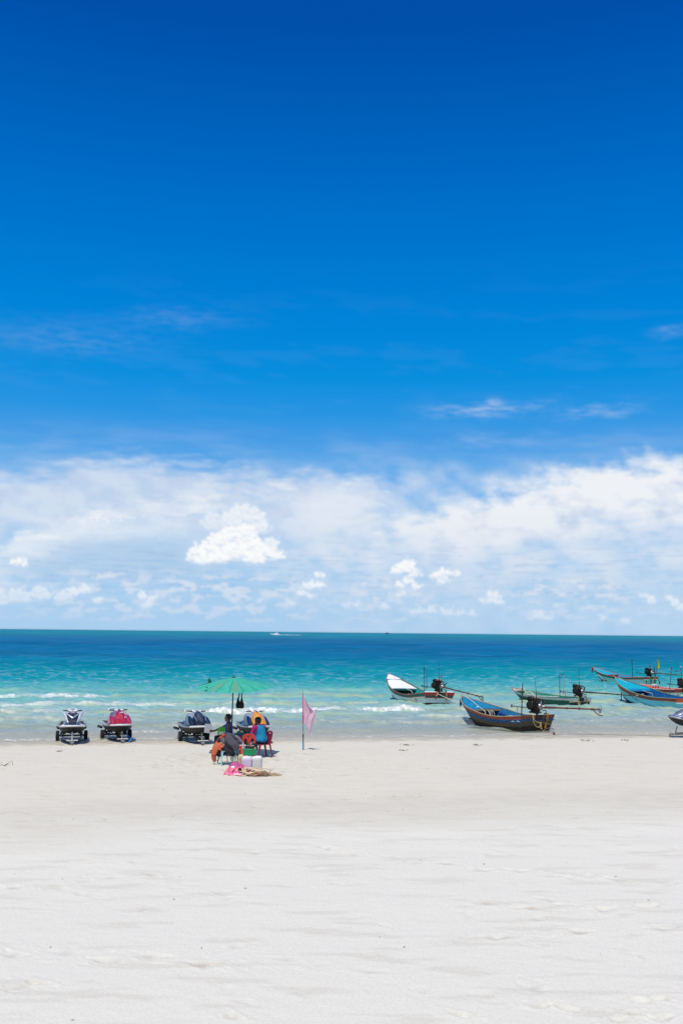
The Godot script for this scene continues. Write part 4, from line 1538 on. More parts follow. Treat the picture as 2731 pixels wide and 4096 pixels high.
	b = {"at": Vector3(19.5, WATER_Y + 0.07, -56.6), "yaw": deg_to_rad(19.5), "length": 6.8, "beam": 1.04, "flare": 0.76,
		"sheer": [[0.0, 0.58], [0.12, 0.55], [0.28, 0.54], [0.44, 0.62], [0.58, 0.75], [0.72, 0.95], [0.86, 1.16], [1.0, 1.42]], "f0": 0.26, "f1": 0.74,
		"bottom": black_bottom, "side": pale_aqua, "upper": mat("boat brick orange", "#a33a1e", 0.6, 0.0, 0.35, 1.0), "inside": deep_blue, "rail": olive_rail, "ribs": [0.1, 0.2, 0.3, 0.4, 0.5], "floor": mat("boat floor navy", "#123a78", 0.7),
		"deck": [0.67, 0.985, 0.035], "deck_paint": cyan, "beam_paint": mat("boat beam blue", "#2a9fd6", 0.5), "beam_deep": 0.12, "rail_r": 0.024, "stem": mat("boat stem tan", "#c0a58c", 0.7, 0.0, 0.3), "stem_up": 0.03,
		"thwarts": [[0.5, 0.36, 0.2, cyan], [0.36, 0.34, 0.2, cyan]], "benches": [[1.0, 0.14, 0.56, 0.37, 0.22, cyan]],
		"transom": [[0.0, 0.24, black_bottom], [0.24, 0.60, pale_aqua, 0.002], [0.60, 0.66, white, 0.06, 0.03], [0.66, 0.70, pale_aqua, 0.003], [0.70, 1.0, mat("boat bright orange", "#d65a28", 0.5, 0.0, 0.2), 0.006, 0.01]],
		"swing": deg_to_rad(25.0), "shaft": 3.0, "shaft_tilt": deg_to_rad(3.0), "guard": true, "engine_x": 0.32, "shaft_paint": "#3a3236",
		"poles": [[Vector3(-0.55, 0.3, -1.0), Vector3(-0.28, 2.25, -1.0), 0.024, pole_grey, 0.06]]}
	o = make_boat("longtail_boat", "bright blue boat with orange strake at the right edge, beside a red one", b)
	s = Shape.new()
	s.rod(Vector3(-0.28, 2.12, -1.0), Vector3(0.2, 2.0, -1.0), 0.014)
	s.box(xf_at(Vector3(0.04, 2.02, -1.0)), Vector3(0.12, 0.05, 0.05), 0.01)
	part("mast_arm", s, pole_grey, o)
	s = Shape.new()
	s.box(xf_at(Vector3(0, 1.19, -6.62), Vector3(0.26, 0, 0)), Vector3(0.5, 0.03, 0.22), 0.01)
	part("bow_hatch", s, mat("boat hatch grey", "#4d6168", 0.8), o).scale.z = 0.92
	s = Shape.new()
	s.box(xf_at(Vector3(-0.12, 0.4, -4.3)), Vector3(0.12, 0.4, 0.1), 0.01)
	part("deck_post", s, mat("boat post grey", "#8d9a98", 0.8), o).scale.z = 0.92
	s = Shape.new()
	s.tube(rope_path([Vector3(0.05, 1.40, -7.2), Vector3(0.14, 1.3, -6.9), Vector3(0.2, 1.08, -6.2), Vector3(0.3, 0.86, -5.4), Vector3(0.36, 0.66, -4.5), Vector3(0.5, 0.6, -4.25), Vector3(0.54, 0.34, -4.2)]), 0.014, 5)
	part("bow_line", s, rope_pale, o).scale.z = 0.92
	script = []
	for k in 12:
		script.append(hull_point(b, 0.27 - k * 0.019, -1.0, 0.79, -0.016))
	lettering(o, script, 0.085, mat("paint pale pink", "#e8c9bd", 0.7), 9)
	xf = o.transform
	s = Shape.new()
	var bow5: Vector3 = xf * hull_point(b, 0.985, 0.0, 0.45)
	s.rod(bow5, Vector3(bow5.x, WATER_Y - 0.4, bow5.z + 0.02), 0.03)
	lone("mooring_pole", s, pole_grey, "thin grey pole standing in the water under the bright blue boat's bow", "pole")

	# 6: the red boat behind it
	var coral := mat("boat coral", "#e8654a", 0.5, 0.0, 0.2, 1.0)
	var crimson := mat("boat crimson", "#9c2223", 0.5, 0.0, 0.3, 1.0)
	b = {"at": Vector3(23.4, WATER_Y + 0.07, -69.5), "yaw": deg_to_rad(33.0), "length": 4.8, "beam": 0.92, "flare": 0.76,
		"sheer": [[0.0, 0.40], [0.15, 0.38], [0.3, 0.38], [0.45, 0.41], [0.58, 0.46], [0.72, 0.52], [0.86, 0.57], [1.0, 0.64]], "f0": 0.3, "f1": 0.56,
		"bottom": black_bottom, "side": hull_white, "upper": crimson, "inside": coral, "rail": cream, "ribs": [0.25, 0.5, 0.62], "rib": cream, "floor": crimson, "strake": mat("boat mint", "#57c4a8", 0.6),
		"deck": [0.7, 0.985, 0.04], "deck_paint": coral, "beam_paint": cream, "rail_r": 0.02,
		"transom": [[0.0, 0.3, black_bottom], [0.3, 0.55, hull_white, 0.002], [0.55, 0.6, cream, 0.05, 0.03], [0.6, 1.0, mat("boat cherry", "#b3262e", 0.5, 0.0, 0.3), 0.004, 0.01]],
		"swing": deg_to_rad(45.0), "shaft": 2.6, "shaft_tilt": deg_to_rad(4.0), "guard": true, "engine_x": 0.25, "shaft_paint": "#3a3236",
		"poles": [[Vector3(-0.25, 0.3, -2.1), Vector3(0.2, 1.75, -2.1), 0.03, mat("mast rust", "#6a4a44", 0.8)], [Vector3(0.05, 0.3, -2.1), Vector3(-0.1, 1.85, -2.05), 0.024, pole], [Vector3(0.2, 0.5, 0.1), Vector3(0.02, 1.9, 0.1), 0.022, mat("mast rust", "#6a4a44", 0.8)]]}
	o = make_boat("longtail_boat", "red boat with coral inside, half hidden behind the bright blue one", b)
	s = Shape.new()
	s.box(xf_at(Vector3(-0.2, 0.56, -2.0)), Vector3(0.34, 0.2, 0.3), 0.04)
	part("mast_step", s, cream, o)
	# its pennant: a green-yellow flag on the taller mast
	s = Shape.new()
	var rings := []
	for k in 7:
		var v := k / 6.0
		var wide := 0.04 + 0.34 * v
		var ring := PackedVector3Array()
		for j in 9:
			var u := j / 8.0
			ring.append(Vector3(0.28 + u * wide - 0.04 * v, 2.36 - v * 0.66 + u * 0.06 * v, -2.1 + 0.05 * sin(u * 7.0 + v * 4.0)))
		rings.append(ring)
	s.loft(rings, false, false)
	var fl := cloth("flag lime", "#c9e04a")
	fl.backlight_enabled = true
	fl.backlight = Color(0.5, 0.6, 0.15)
	part("pennant", s, fl, o)
	s = Shape.new()
	s.rod(Vector3(0.19, 1.7, -2.1), Vector3(0.33, 2.6, -2.1), 0.014)
	part("pennant_staff", s, mat("mast rust", "#6a4a44", 0.8), o)
	s = Shape.new()
	s.rod(Vector3(0.25, 1.8, -2.1), Vector3(0.4, 0.9, -2.1), 0.006)
	s.plate(xf_at(Vector3(0.44, 0.78, -2.1), Vector3(0, 0, 0.3)), PackedVector2Array([Vector2(0, 0.2), Vector2(0.08, -0.16), Vector2(-0.06, -0.12)]), 0.02)
	part("hanging_cloth", s, cloth("cloth navy", "#1d3a66"), o)
	s = Shape.new()
	s.ball(Vector3(0.02, 1.92, 0.1), Vector3(0.08, 0.05, 0.05), 5)
	part("mast_rag", s, cloth("rag pale", "#dcc9c9"), o)


var rope_m: Material


# ---------------------------------------------------------------- jet skis and their trailers
# Own axes: the bow towards +z, the keel at y = 0, the middle of the hull at z = 0.

const SKI_WIDE := [[-1.45, 0.42], [-1.2, 0.47], [-0.6, 0.52], [0.0, 0.545], [0.5, 0.535], [0.85, 0.49], [1.1, 0.415], [1.3, 0.31], [1.42, 0.2], [1.5, 0.08]]
const SKI_RAIL := [[-1.45, 0.29], [-0.5, 0.29], [0.4, 0.295], [1.0, 0.32], [1.5, 0.37]]
const SKI_KEEL := [[-1.45, 0.03], [-0.8, 0.0], [0.4, 0.0], [0.9, 0.045], [1.2, 0.12], [1.42, 0.25], [1.5, 0.32]]


func ski_hull(f0: float, f1: float, out := 0.0) -> Shape:
	var s := Shape.new()
	var rings := []
	for k in 31:
		var z := lerpf(-1.45, 1.5, k / 30.0)
		var w: float = 0.94 * curve(SKI_WIDE, z)
		var top: float = curve(SKI_RAIL, z)
		var low: float = curve(SKI_KEEL, z)
		var ring := PackedVector3Array()
		var half := [Vector2(0.0, low), Vector2(w * 0.45, lerpf(low, top, 0.22)), Vector2(w * 0.80, lerpf(low, top, 0.42)), Vector2(w * 0.84, lerpf(low, top, 0.5)), Vector2(w * 0.93, lerpf(low, top, 0.85)), Vector2(w * 0.97, top)]
		var pts := []
		for j in 12:
			var q := lerpf(f0, f1, j / 11.0) * 5.0
			var a := mini(int(q), 4)
			pts.append((half[a] as Vector2).lerp(half[a + 1], q - a))
		for j in range(11, -1, -1):
			ring.append(Vector3(-pts[j].x - out, pts[j].y, z))
		for j in 12:
			ring.append(Vector3(pts[j].x + out, pts[j].y, z))
		rings.append(ring)
	if f0 > 0.0:
		for side in 2:
			var one := []
			for r in rings:
				one.append((r as PackedVector3Array).slice(side * 12, side * 12 + 12))
			s.loft(one, false, false)
	else:
		s.loft(rings, false, false)
		# the square stern
		var last: PackedVector3Array = rings[0]
		var inner := PackedVector3Array()
		for p in last:
			inner.append(Vector3(p.x * 0.97, p.y, p.z + 0.01))
		s.loft([last, inner], true, true, false)
	return s


func ski_deck() -> Shape:
	var s := Shape.new()
	var rings := []
	for k in 41:
		var z := lerpf(-1.44, 1.46, k / 40.0)
		var w: float = 0.94 * curve(SKI_WIDE, z)
		var top: float = curve(SKI_RAIL, z)
		var well := smoothstep(-1.28, -1.12, z) * smoothstep(0.62, 0.30, z)
		var ped := smoothstep(-1.42, -1.15, z)
		var lip := 0.055 * smoothstep(1.4, 0.9, z) + 0.01
		var deep := lerpf(top + 0.03, 0.15, well)
		var mid: float = lerpf(top + 0.04, 0.44, ped) + 0.04 * smoothstep(0.5, 0.9, z) * smoothstep(1.4, 1.0, z)
		var ins := minf(0.26, w * 0.6)
		var half := [Vector2(w * 0.97, top + 0.008), Vector2(w * 0.95, top + lip), Vector2(w * 0.86, top + lip * 1.05), Vector2(lerpf(w * 0.74, w - 0.13, well), deep + 0.01), Vector2(lerpf(w * 0.58, ins, well), lerpf(deep + 0.02, deep, well)), Vector2(ins * 0.75, lerpf(mid, 0.40, well) - 0.015), Vector2(0.0, mid)]
		var ring := PackedVector3Array()
		for q in half:
			ring.append(Vector3(-q.x, q.y, z))
		for j in range(5, -1, -1):
			ring.append(Vector3(half[j].x, half[j].y, z))
		rings.append(ring)
	s.loft(rings, false, false)
	return s


func arch(rows: Array, x_off := 0.0, n := 16, power := 0.85) -> Shape:
	# rows of z, half width, base height, top height
	var s := Shape.new()
	var rings := []
	for q in rows:
		var ring := PackedVector3Array()
		for j in n + 1:
			var t := PI * j / n
			var cx := signf(cos(t)) * pow(absf(cos(t)), power)
			ring.append(Vector3(x_off + cx * q[1], q[2] + (q[3] - q[2]) * pow(sin(t), 0.9), q[0]))
		ring.append(Vector3(x_off - q[1] * 0.9, q[2] - 0.02, q[0]))
		ring.append(Vector3(x_off + q[1] * 0.9, q[2] - 0.02, q[0]))
		rings.append(ring)
	s.loft(rings)
	return s


func ski_parts(o: Node3D, paint: Material, hood: Material, cheek: Material, seat_m: Material, kind: int) -> void:
	var silver := gloss("ski silver", "#959ca4", 0.5, 0.4)
	var black := mat("ski black", "#0e0f12", 0.6, 0.0, 0.3, 2.0)
	var pad := mat("ski bar pad", "#dcdfe6", 0.5)
	var grip := mat("ski grip", "#1a181c", 0.8)
	part("hull", ski_hull(0.0, 0.88), black, o)
	part("hull_side", ski_hull(0.88, 1.0, 0.004), gloss("ski hull grey", "#6d747a", 0.4, 0.4) if kind != 5 else black, o)
	part("deck", ski_deck(), paint, o)
	# the bumper rail that runs round the deck, and its pale nose
	var s := Shape.new()
	for side in [-1.0, 1.0]:
		var path := []
		for k in 25:
			var z := lerpf(-1.44, 1.18, k / 24.0)
			path.append(Vector3(side * (curve(SKI_WIDE, z) * 0.926), curve(SKI_RAIL, z), z))
		s.tube(path, 0.022, 8, -1.0, 1.0)
	part("bumper_rail", s, silver, o)
	s = Shape.new()
	var nose := []
	for k in 17:
		var u := k / 8.0 - 1.0
		var z := 1.5 - pow(absf(u), 2.6) * 0.33
		nose.append(Vector3(u * 0.40, curve(SKI_RAIL, z) + 0.005, z + 0.004 - 0.02 * absf(u)))
	s.tube(nose, 0.034, 8)
	part("bow_bumper", s, mat("ski bumper", "#d6d8d8", 0.55) if kind != 5 else silver, o)
	# foot mats
	for side in [-1.0, 1.0]:
		s = Shape.new()
		s.box(xf_at(Vector3(side * 0.335, 0.165, -0.45)), Vector3(0.13, 0.012, 1.2), 0.004)
		part("foot_mat", s, mat("ski mat", "#5b4f49", 0.9), o)
		s = Shape.new()
		s.box(xf_at(Vector3(side * 0.335, 0.27, -1.14), Vector3(-0.25, 0, 0)), Vector3(0.13, 0.2, 0.012), 0.004)
		part("foot_mat", s, mat("ski mat", "#5b4f49", 0.9), o)
		s = Shape.new()
		s.box(xf_at(Vector3(side * 0.50, 0.14, -1.05), Vector3(0, side * -0.06, side * 0.35)), Vector3(0.11, 0.1, 0.6), 0.03)
		part("sponson", s, black, o)
	# seat
	part("seat", arch([[0.28, 0.12, 0.40, 0.50], [0.12, 0.15, 0.38, 0.56], [-0.12, 0.165, 0.36, 0.58], [-0.30, 0.17, 0.36, 0.60], [-0.44, 0.175, 0.36, 0.67], [-0.60, 0.18, 0.36, 0.715], [-0.85, 0.18, 0.36, 0.72], [-1.05, 0.165, 0.36, 0.69], [-1.16, 0.14, 0.37, 0.62], [-1.2, 0.10, 0.37, 0.46]], 0.0, 16, 0.55), seat_m, o)
	s = Shape.new()
	s.tube(rope_path([Vector3(-0.15, 0.74, -1.12), Vector3(-0.16, 0.80, -1.24), Vector3(0.0, 0.84, -1.27), Vector3(0.16, 0.80, -1.24), Vector3(0.15, 0.74, -1.12)]), 0.022, 6)
	part("grab_handle", s, mat("ski handle pale", "#dfe2e6", 0.5), o)
	if kind == 1:
		# a tall nose with silver shoulders and a V of chrome
		part("hood", arch([[1.05, 0.10, 0.40, 0.42], [0.98, 0.19, 0.40, 0.50], [0.86, 0.235, 0.40, 0.60], [0.72, 0.26, 0.40, 0.70], [0.58, 0.275, 0.42, 0.78], [0.46, 0.27, 0.44, 0.81], [0.34, 0.20, 0.46, 0.80], [0.22, 0.14, 0.48, 0.74]], 0.0, 16, 0.6), hood, o)
		for side in [-1.0, 1.0]:
			s = Shape.new()
			var rings := []
			for q in [[Vector3(0.155, 0.46, 1.00), 0.022, 0.03], [Vector3(0.20, 0.53, 0.93), 0.036, 0.05], [Vector3(0.235, 0.61, 0.82), 0.046, 0.06], [Vector3(0.265, 0.70, 0.68), 0.055, 0.065], [Vector3(0.30, 0.77, 0.54), 0.07, 0.06], [Vector3(0.325, 0.79, 0.42), 0.075, 0.05], [Vector3(0.31, 0.78, 0.28), 0.055, 0.04], [Vector3(0.24, 0.72, 0.18), 0.03, 0.03]]:
				var ring := PackedVector3Array()
				for j in 10:
					var t := TAU * j / 10
					ring.append(Vector3(side * (q[0].x + cos(t) * q[1]), q[0].y + sin(t) * q[2], q[0].z))
				rings.append(ring)
			s.loft(rings)
			part("shoulder_fairing", s, gloss("ski shoulder", "#c9cdd8", 0.6, 0.3), o)
			s = Shape.new()
			s.tube([Vector3(side * 0.215, 0.765, 0.72), Vector3(side * 0.11, 0.70, 0.83), Vector3(0.0, 0.625, 0.905)], 0.016, 6)
			s.tube([Vector3(side * 0.20, 0.735, 0.755), Vector3(side * 0.1, 0.67, 0.86), Vector3(0.0, 0.60, 0.92)], 0.008, 6)
			part("chrome_trim", s, mat("ski chrome", "#c8d6ec", 0.25, 0.6), o)
		part("fore_hood", arch([[1.40, 0.10, 0.36, 0.375], [1.30, 0.22, 0.36, 0.40], [1.15, 0.30, 0.36, 0.435], [0.98, 0.34, 0.37, 0.46], [0.8, 0.33, 0.38, 0.46]], 0.0, 16, 0.7), gloss("ski smoke", "#3d3f4a", 0.9, 0.25), o)
		for side in [-1.0, 1.0]:
			s = Shape.new()
			s.box(xf_at(Vector3(side * 0.36, 0.365, 1.19), Vector3(0.5, side * 0.55, side * -0.25)), Vector3(0.17, 0.03, 0.12), 0.012)
			part("bow_pad", s, mat("ski bumper", "#d6d8d8", 0.55), o)
	else:
		part("hood", arch([[1.40, 0.08, 0.37, 0.385], [1.30, 0.20, 0.37, 0.46], [1.15, 0.265, 0.37, 0.565], [0.98, 0.29, 0.37, 0.665], [0.80, 0.28, 0.38, 0.75], [0.64, 0.245, 0.39, 0.81], [0.48, 0.195, 0.41, 0.845], [0.34, 0.15, 0.44, 0.85], [0.22, 0.11, 0.46, 0.82]], 0.0, 16, 0.62), hood, o)
		# a raised middle panel
		part("hood_panel", arch([[1.24, 0.04, 0.49, 0.53], [1.13, 0.11, 0.50, 0.595], [0.98, 0.16, 0.56, 0.685], [0.82, 0.165, 0.63, 0.76], [0.68, 0.15, 0.69, 0.815], [0.55, 0.12, 0.73, 0.85], [0.46, 0.06, 0.77, 0.858]], 0.0, 12, 0.7), cheek if kind != 4 else hood, o)
		for side in [-1.0, 1.0]:
			part("side_fairing", arch([[1.24, 0.05, 0.34, 0.41], [1.08, 0.11, 0.34, 0.49], [0.88, 0.135, 0.34, 0.57], [0.66, 0.135, 0.35, 0.645], [0.45, 0.12, 0.37, 0.69], [0.26, 0.08, 0.40, 0.66], [0.14, 0.04, 0.42, 0.56]], side * 0.30, 12, 0.8), paint if kind == 4 else hood, o)
			s = Shape.new()
			s.tube([Vector3(side * 0.155, 0.56, 1.18), Vector3(side * 0.205, 0.68, 0.97), Vector3(side * 0.20, 0.765, 0.78), Vector3(side * 0.15, 0.83, 0.58)], 0.012, 6)
			part("hood_crease", s, gloss("ski crease", "#9aa0ac", 0.6, 0.3) if kind != 2 else gloss("ski red light", "#e05560", 0.7, 0.3), o)
		s = Shape.new()
		s.lathe(xf_along(Vector3(0, 0.845, 0.60), Vector3(0, 0.75, 0.7)), [Vector2(0.034, 0.0), Vector2(0.034, 0.012), Vector2(0.012, 0.016)], 12)
		part("badge", s, mat("ski badge", "#33302f", 0.4, 0.5), o)
		s = Shape.new()
		s.ball(Vector3(0.44, 0.40, 0.6), Vector3(0.06, 0.035, 0.1), 6)
		part("mooring_cleat", s, pad, o)
	# steering: white pad, bar, two grips
	var h := Vector3(0, 0.845, 0.30)
	s = Shape.new()
	var rings := []
	for q in [[-0.17, 0.03, 0.035], [-0.12, 0.05, 0.05], [-0.05, 0.055, 0.055], [0.0, 0.05, 0.05], [0.05, 0.055, 0.055], [0.12, 0.05, 0.05], [0.17, 0.03, 0.035]]:
		var ring := PackedVector3Array()
		for j in 10:
			var t := TAU * j / 10
			ring.append(h + Vector3(q[0], sin(t) * q[1] - 0.035 * (1.0 - absf(q[0]) / 0.17), cos(t) * q[2]))
		rings.append(ring)
	s.loft(rings)
	part("bar_pad", s, pad, o)
	s = Shape.new()
	s.box(xf_at(h + Vector3(0, 0.03, 0.0)), Vector3(0.12, 0.025, 0.07), 0.01)
	part("dash", s, mat("ski dash", "#8890a0", 0.4), o)
	s = Shape.new()
	s.rod(h + Vector3(0, -0.16, 0.03), h + Vector3(0, -0.02, 0.0), 0.06, 0.05, 10)
	part("steering_post", s, grip, o)
	for side in [-1.0, 1.0]:
		s = Shape.new()
		s.rod(h + Vector3(side * 0.15, -0.005, 0.0), h + Vector3(side * 0.20, 0.0, -0.01), 0.032, 0.026)
		s.rod(h + Vector3(side * 0.20, 0.0, -0.01), h + Vector3(side * 0.335, 0.0, -0.07), 0.02)
		part("handle_grip", s, grip, o)


func stripes(o: Node3D, at: Vector3, normal: Vector3, turn: float, w: float, tall: float) -> void:
	# a sticker of red, white, blue, white, red bars
	var x := Vector3.RIGHT.rotated(normal.normalized(), turn)
	x = (x - normal.normalized() * x.dot(normal.normalized())).normalized()
	var z := normal.normalized()
	var y := z.cross(x)
	var k := 0
	for q in [["#c23b4c", 1], ["#f2f2f6", 1], ["#2b3a8c", 2], ["#f2f2f6", 1], ["#c23b4c", 1]]:
		var s := Shape.new()
		s.box(Transform3D(Basis(x, y, z), at + y * ((k + q[1] * 0.5) / 6.0 - 0.5) * tall), Vector3(w, tall / 6.0 * q[1], 0.006))
		part("sticker_stripe", s, mat("sticker " + q[0], q[0], 0.4), o)
		k += q[1]


func make_trailer(label: String, at: Vector3, turn: float, kind: int) -> void:
	var o := thing("trailer", label, "trailer", "trailers under the jet skis", at, turn)
	var steel := mat("trailer galvanised", "#8f9494", 0.5, 0.5, 0.3, 2.0)
	var dark := mat("trailer dark", "#2b2622", 0.7, 0.1, 0.3, 2.0)
	var rusty := mat("trailer rusty", "#6e5a48", 0.85, 0.0, 0.6, 2.5)
	var pale := mat("trailer pale bar", "#c9cccb", 0.5, 0.2)
	var tyre := mat("tyre", "#131316", 0.85)
	var rim := mat("wheel rim", "#b9ad97" if kind == 3 else "#8b8a86", 0.5, 0.4, 0.3)
	for side in [-1.0, 1.0]:
		var s := Shape.new()
		var xf := xf_along(Vector3(side * 0.51, 0.185, 0.0), Vector3(side, 0, 0))
		s.lathe(xf, [Vector2(0.10, -0.062), Vector2(0.155, -0.066), Vector2(0.178, -0.055), Vector2(0.187, -0.03), Vector2(0.187, 0.03), Vector2(0.178, 0.055), Vector2(0.155, 0.066), Vector2(0.10, 0.062)], 24)
		var w := part("wheel", s, tyre, o)
		s = Shape.new()
		s.lathe(xf, [Vector2(0.108, -0.05), Vector2(0.108, 0.064), Vector2(0.09, 0.066), Vector2(0.08, 0.045), Vector2(0.03, 0.05), Vector2(0.025, 0.072)], 18)
		part("rim", s, rim, w)
	var s := Shape.new()
	s.box(xf_at(Vector3(0, 0.19, 0)), Vector3(0.96, 0.06, 0.06), 0.008)
	part("axle", s, dark, o)
	var metal: Material = steel if kind == 1 else dark
	if kind == 1:
		for side in [-1.0, 1.0]:
			s = Shape.new()
			s.tube([Vector3(side * 0.38, 0.22, -1.0), Vector3(side * 0.38, 0.22, 0.35), Vector3(side * 0.30, 0.19, 0.9), Vector3(side * 0.05, 0.14, 1.75)], 0.04, 4)
			part("frame_rail", s, metal, o)
	else:
		for side in [-1.0, 1.0]:
			s = Shape.new()
			s.box(xf_at(Vector3(side * 0.34, 0.23, -0.2)), Vector3(0.06, 0.07, 1.5), 0.008)
			part("frame_rail", s, metal, o)
		s = Shape.new()
		s.box(xf_at(Vector3(0, 0.17, 0.9), Vector3(0.06, 0, 0)), Vector3(0.09, 0.09, 1.75), 0.01)
		part("drawbar", s, rusty if kind != 5 else mat("trailer grey", "#8b8880", 0.7, 0.2), o)
	for z in [-0.75, 0.4]:
		s = Shape.new()
		s.box(xf_at(Vector3(0, 0.235, z)), Vector3(0.72, 0.05, 0.06), 0.006)
		part("cross_beam", s, dark, o)
	for side in [-1.0, 1.0]:
		s = Shape.new()
		s.box(xf_at(Vector3(side * 0.27, 0.335, -0.2), Vector3(0, 0, side * 0.5)), Vector3(0.10, 0.05, 1.7), 0.012)
		part("bunk", s, mat("bunk carpet", "#2a2624", 0.95), o)
		for z in [-0.75, 0.4]:
			s = Shape.new()
			s.box(xf_at(Vector3(side * 0.31, 0.28, z)), Vector3(0.05, 0.14, 0.05), 0.006)
			part("bunk_post", s, rusty if side > 0 else dark, o)
	# the winch post and the pale cross handle at the front
	s = Shape.new()
	s.rod(Vector3(0, 0.16, 1.55), Vector3(0, 0.44, 1.47), 0.024, 0.03)
	part("winch_post", s, pale if kind == 1 else mat("winch post olive", "#9a997c", 0.7, 0.1), o)
	s = Shape.new()
	s.rod(Vector3(-0.20, 0.18, 1.70), Vector3(0.20, 0.18, 1.70), 0.02)
	part("cross_handle", s, pale, o)
	s = Shape.new()
	s.box(xf_at(Vector3(0, 0.11, 1.74)), Vector3(0.12, 0.07, 0.16), 0.015)
	s.lathe(xf_at(Vector3(0, 0.04, 1.78)), [Vector2(0.03, -0.02), Vector2(0.04, 0.0), Vector2(0.035, 0.05)], 10)
	part("coupling", s, steel, o)
	if kind == 2:
		s = Shape.new()
		s.tube(rope_path([Vector3(0.22, 0.36, 1.2), Vector3(0.26, 0.24, 1.3), Vector3(0.34, 0.16, 1.5), Vector3(0.24, 0.06, 1.66)]), 0.03, 6, -1.0, 0.35)
		part("tie_strap", s, mat("strap blue", "#2277b4", 0.8), o)
		s = Shape.new()
		s.tube(rope_path([Vector3(-0.42, 0.36, 0.6), Vector3(-0.36, 0.26, 0.64), Vector3(-0.3, 0.1, 0.7)]), 0.022, 6, -1.0, 0.35)
		part("tie_strap", s, mat("strap blue", "#2277b4", 0.8), o)


func make_ski(label: String, at: Vector3, turn: float, paint: Material, hood: Material, cheek: Material, seat_m: Material, kind: int, pitch := 0.0) -> Node3D:
	var o := thing("jet_ski", label, "jet ski", "jet skis for hire on their trailers", at, turn)
	o.rotation.x = pitch
	ski_parts(o, paint, hood, cheek, seat_m, kind)
	return o


func make_jet_skis() -> void:
	var navy := gloss("ski navy", "#081c34", 0.5, 0.35)
	var navy_dark := gloss("ski dark navy", "#0a1830", 0.9, 0.25)
	var charcoal := gloss("ski charcoal", "#2a2c38", 0.9, 0.22)
	var steel_blue := gloss("ski steel blue", "#10161f", 0.6, 0.3)
	var crimson := gloss("ski crimson", "#b81236", 0.9, 0.25)
	var crimson_deep := gloss("ski deep crimson", "#8a1531", 0.9, 0.28)
	var yellow := gloss("ski yellow", "#f0a012", 0.7, 0.3)
	var seat_blue := mat("ski seat blue", "#4d6478", 0.7)
	var seat_grey := mat("ski seat grey", "#8793a6", 0.65)
	var lift := 0.28
	# at: the trailer's axle on the ground; the hull sits a little forward of it
	for q in [
		["black and navy jet ski with silver shoulders, leftmost of the row", Vector3(-9.98, -0.11, -37.95), 15.5, navy, charcoal, charcoal, navy_dark, 1, "silver-framed trailer under the black and silver jet ski"],
		["red jet ski with blue-grey seat, second from the left", Vector3(-8.50, -0.13, -38.75), 20.5, crimson_deep, crimson, crimson, seat_blue, 2, "dark trailer with a blue strap under the red jet ski"],
		["dark blue jet ski with grey seat left of the green parasol", Vector3(-5.47, -0.11, -38.25), 19.5, navy, steel_blue, gloss("ski grey panel", "#343a45", 0.8, 0.25), seat_grey, 3, "dark trailer with pale wheel rims left of the green parasol"],
		["blue jet ski with yellow hood behind the seated man in the teal shirt", Vector3(-3.30, -0.11, -38.55), 17.0, navy, yellow, yellow, seat_grey, 4, "dark trailer under the yellow-hooded jet ski behind the parasol table"],
		["grey-blue jet ski seen from the side, cut off by the right edge", Vector3(15.2, -0.08, -41.35), -86.0, gloss("ski lilac grey", "#6a779c", 0.4, 0.4), gloss("ski lilac", "#7582a8", 0.4, 0.4), charcoal, seat_grey, 5, "grey trailer under the jet ski at the right edge"]]:
		var turn := deg_to_rad(q[2])
		var fore := Vector3(sin(turn), 0, cos(turn))
		lift = 0.28 if q[7] != 5 else 0.33
		make_trailer(q[8], q[1], turn, q[7])
		var o := make_ski(q[0], q[1] + Vector3(0, lift, 0) + fore * (0.15 if q[7] != 5 else 0.35), turn, q[3], q[4], q[5], q[6], q[7], deg_to_rad(-1.0 if q[7] != 5 else -5.0))
		if q[7] == 1:
			stripes(o, Vector3(0.0, 0.795, 0.62), Vector3(0, 0.9, 0.45), 0.0, 0.12, 0.06)
			stripes(o, Vector3(-0.30, 0.46, 0.95), Vector3(-0.2, 0.8, 0.6), 0.8, 0.05, 0.04)
		elif q[7] == 2:
			stripes(o, Vector3(0.03, 0.782, 0.84), Vector3(0, 0.75, 0.66), 0.05, 0.13, 0.07)
			stripes(o, Vector3(0.13, 0.625, 1.12), Vector3(0.4, 0.6, 0.65), -1.1, 0.08, 0.08)
		elif q[7] == 5:
			text_on(o, "lettering", "YAMAHA", xf_at(Vector3(-0.44, 0.335, 1.16), Vector3(-0.5, deg_to_rad(-58), 0)), 0.06, mat("ski lettering", "#2a3350", 0.5), true)
			var s := Shape.new()
			s.lathe(xf_along(Vector3(-0.30, 0.56, 0.55), Vector3(-1, 0.2, 0.3)), [Vector2(0.10, -0.02), Vector2(0.10, 0.02), Vector2(0.06, 0.03), Vector2(0.02, 0.02)], 18)
			part("mirror", s, mat("ski bar pad", "#dcdfe6", 0.5), o)


# ---------------------------------------------------------------- the parasol camp

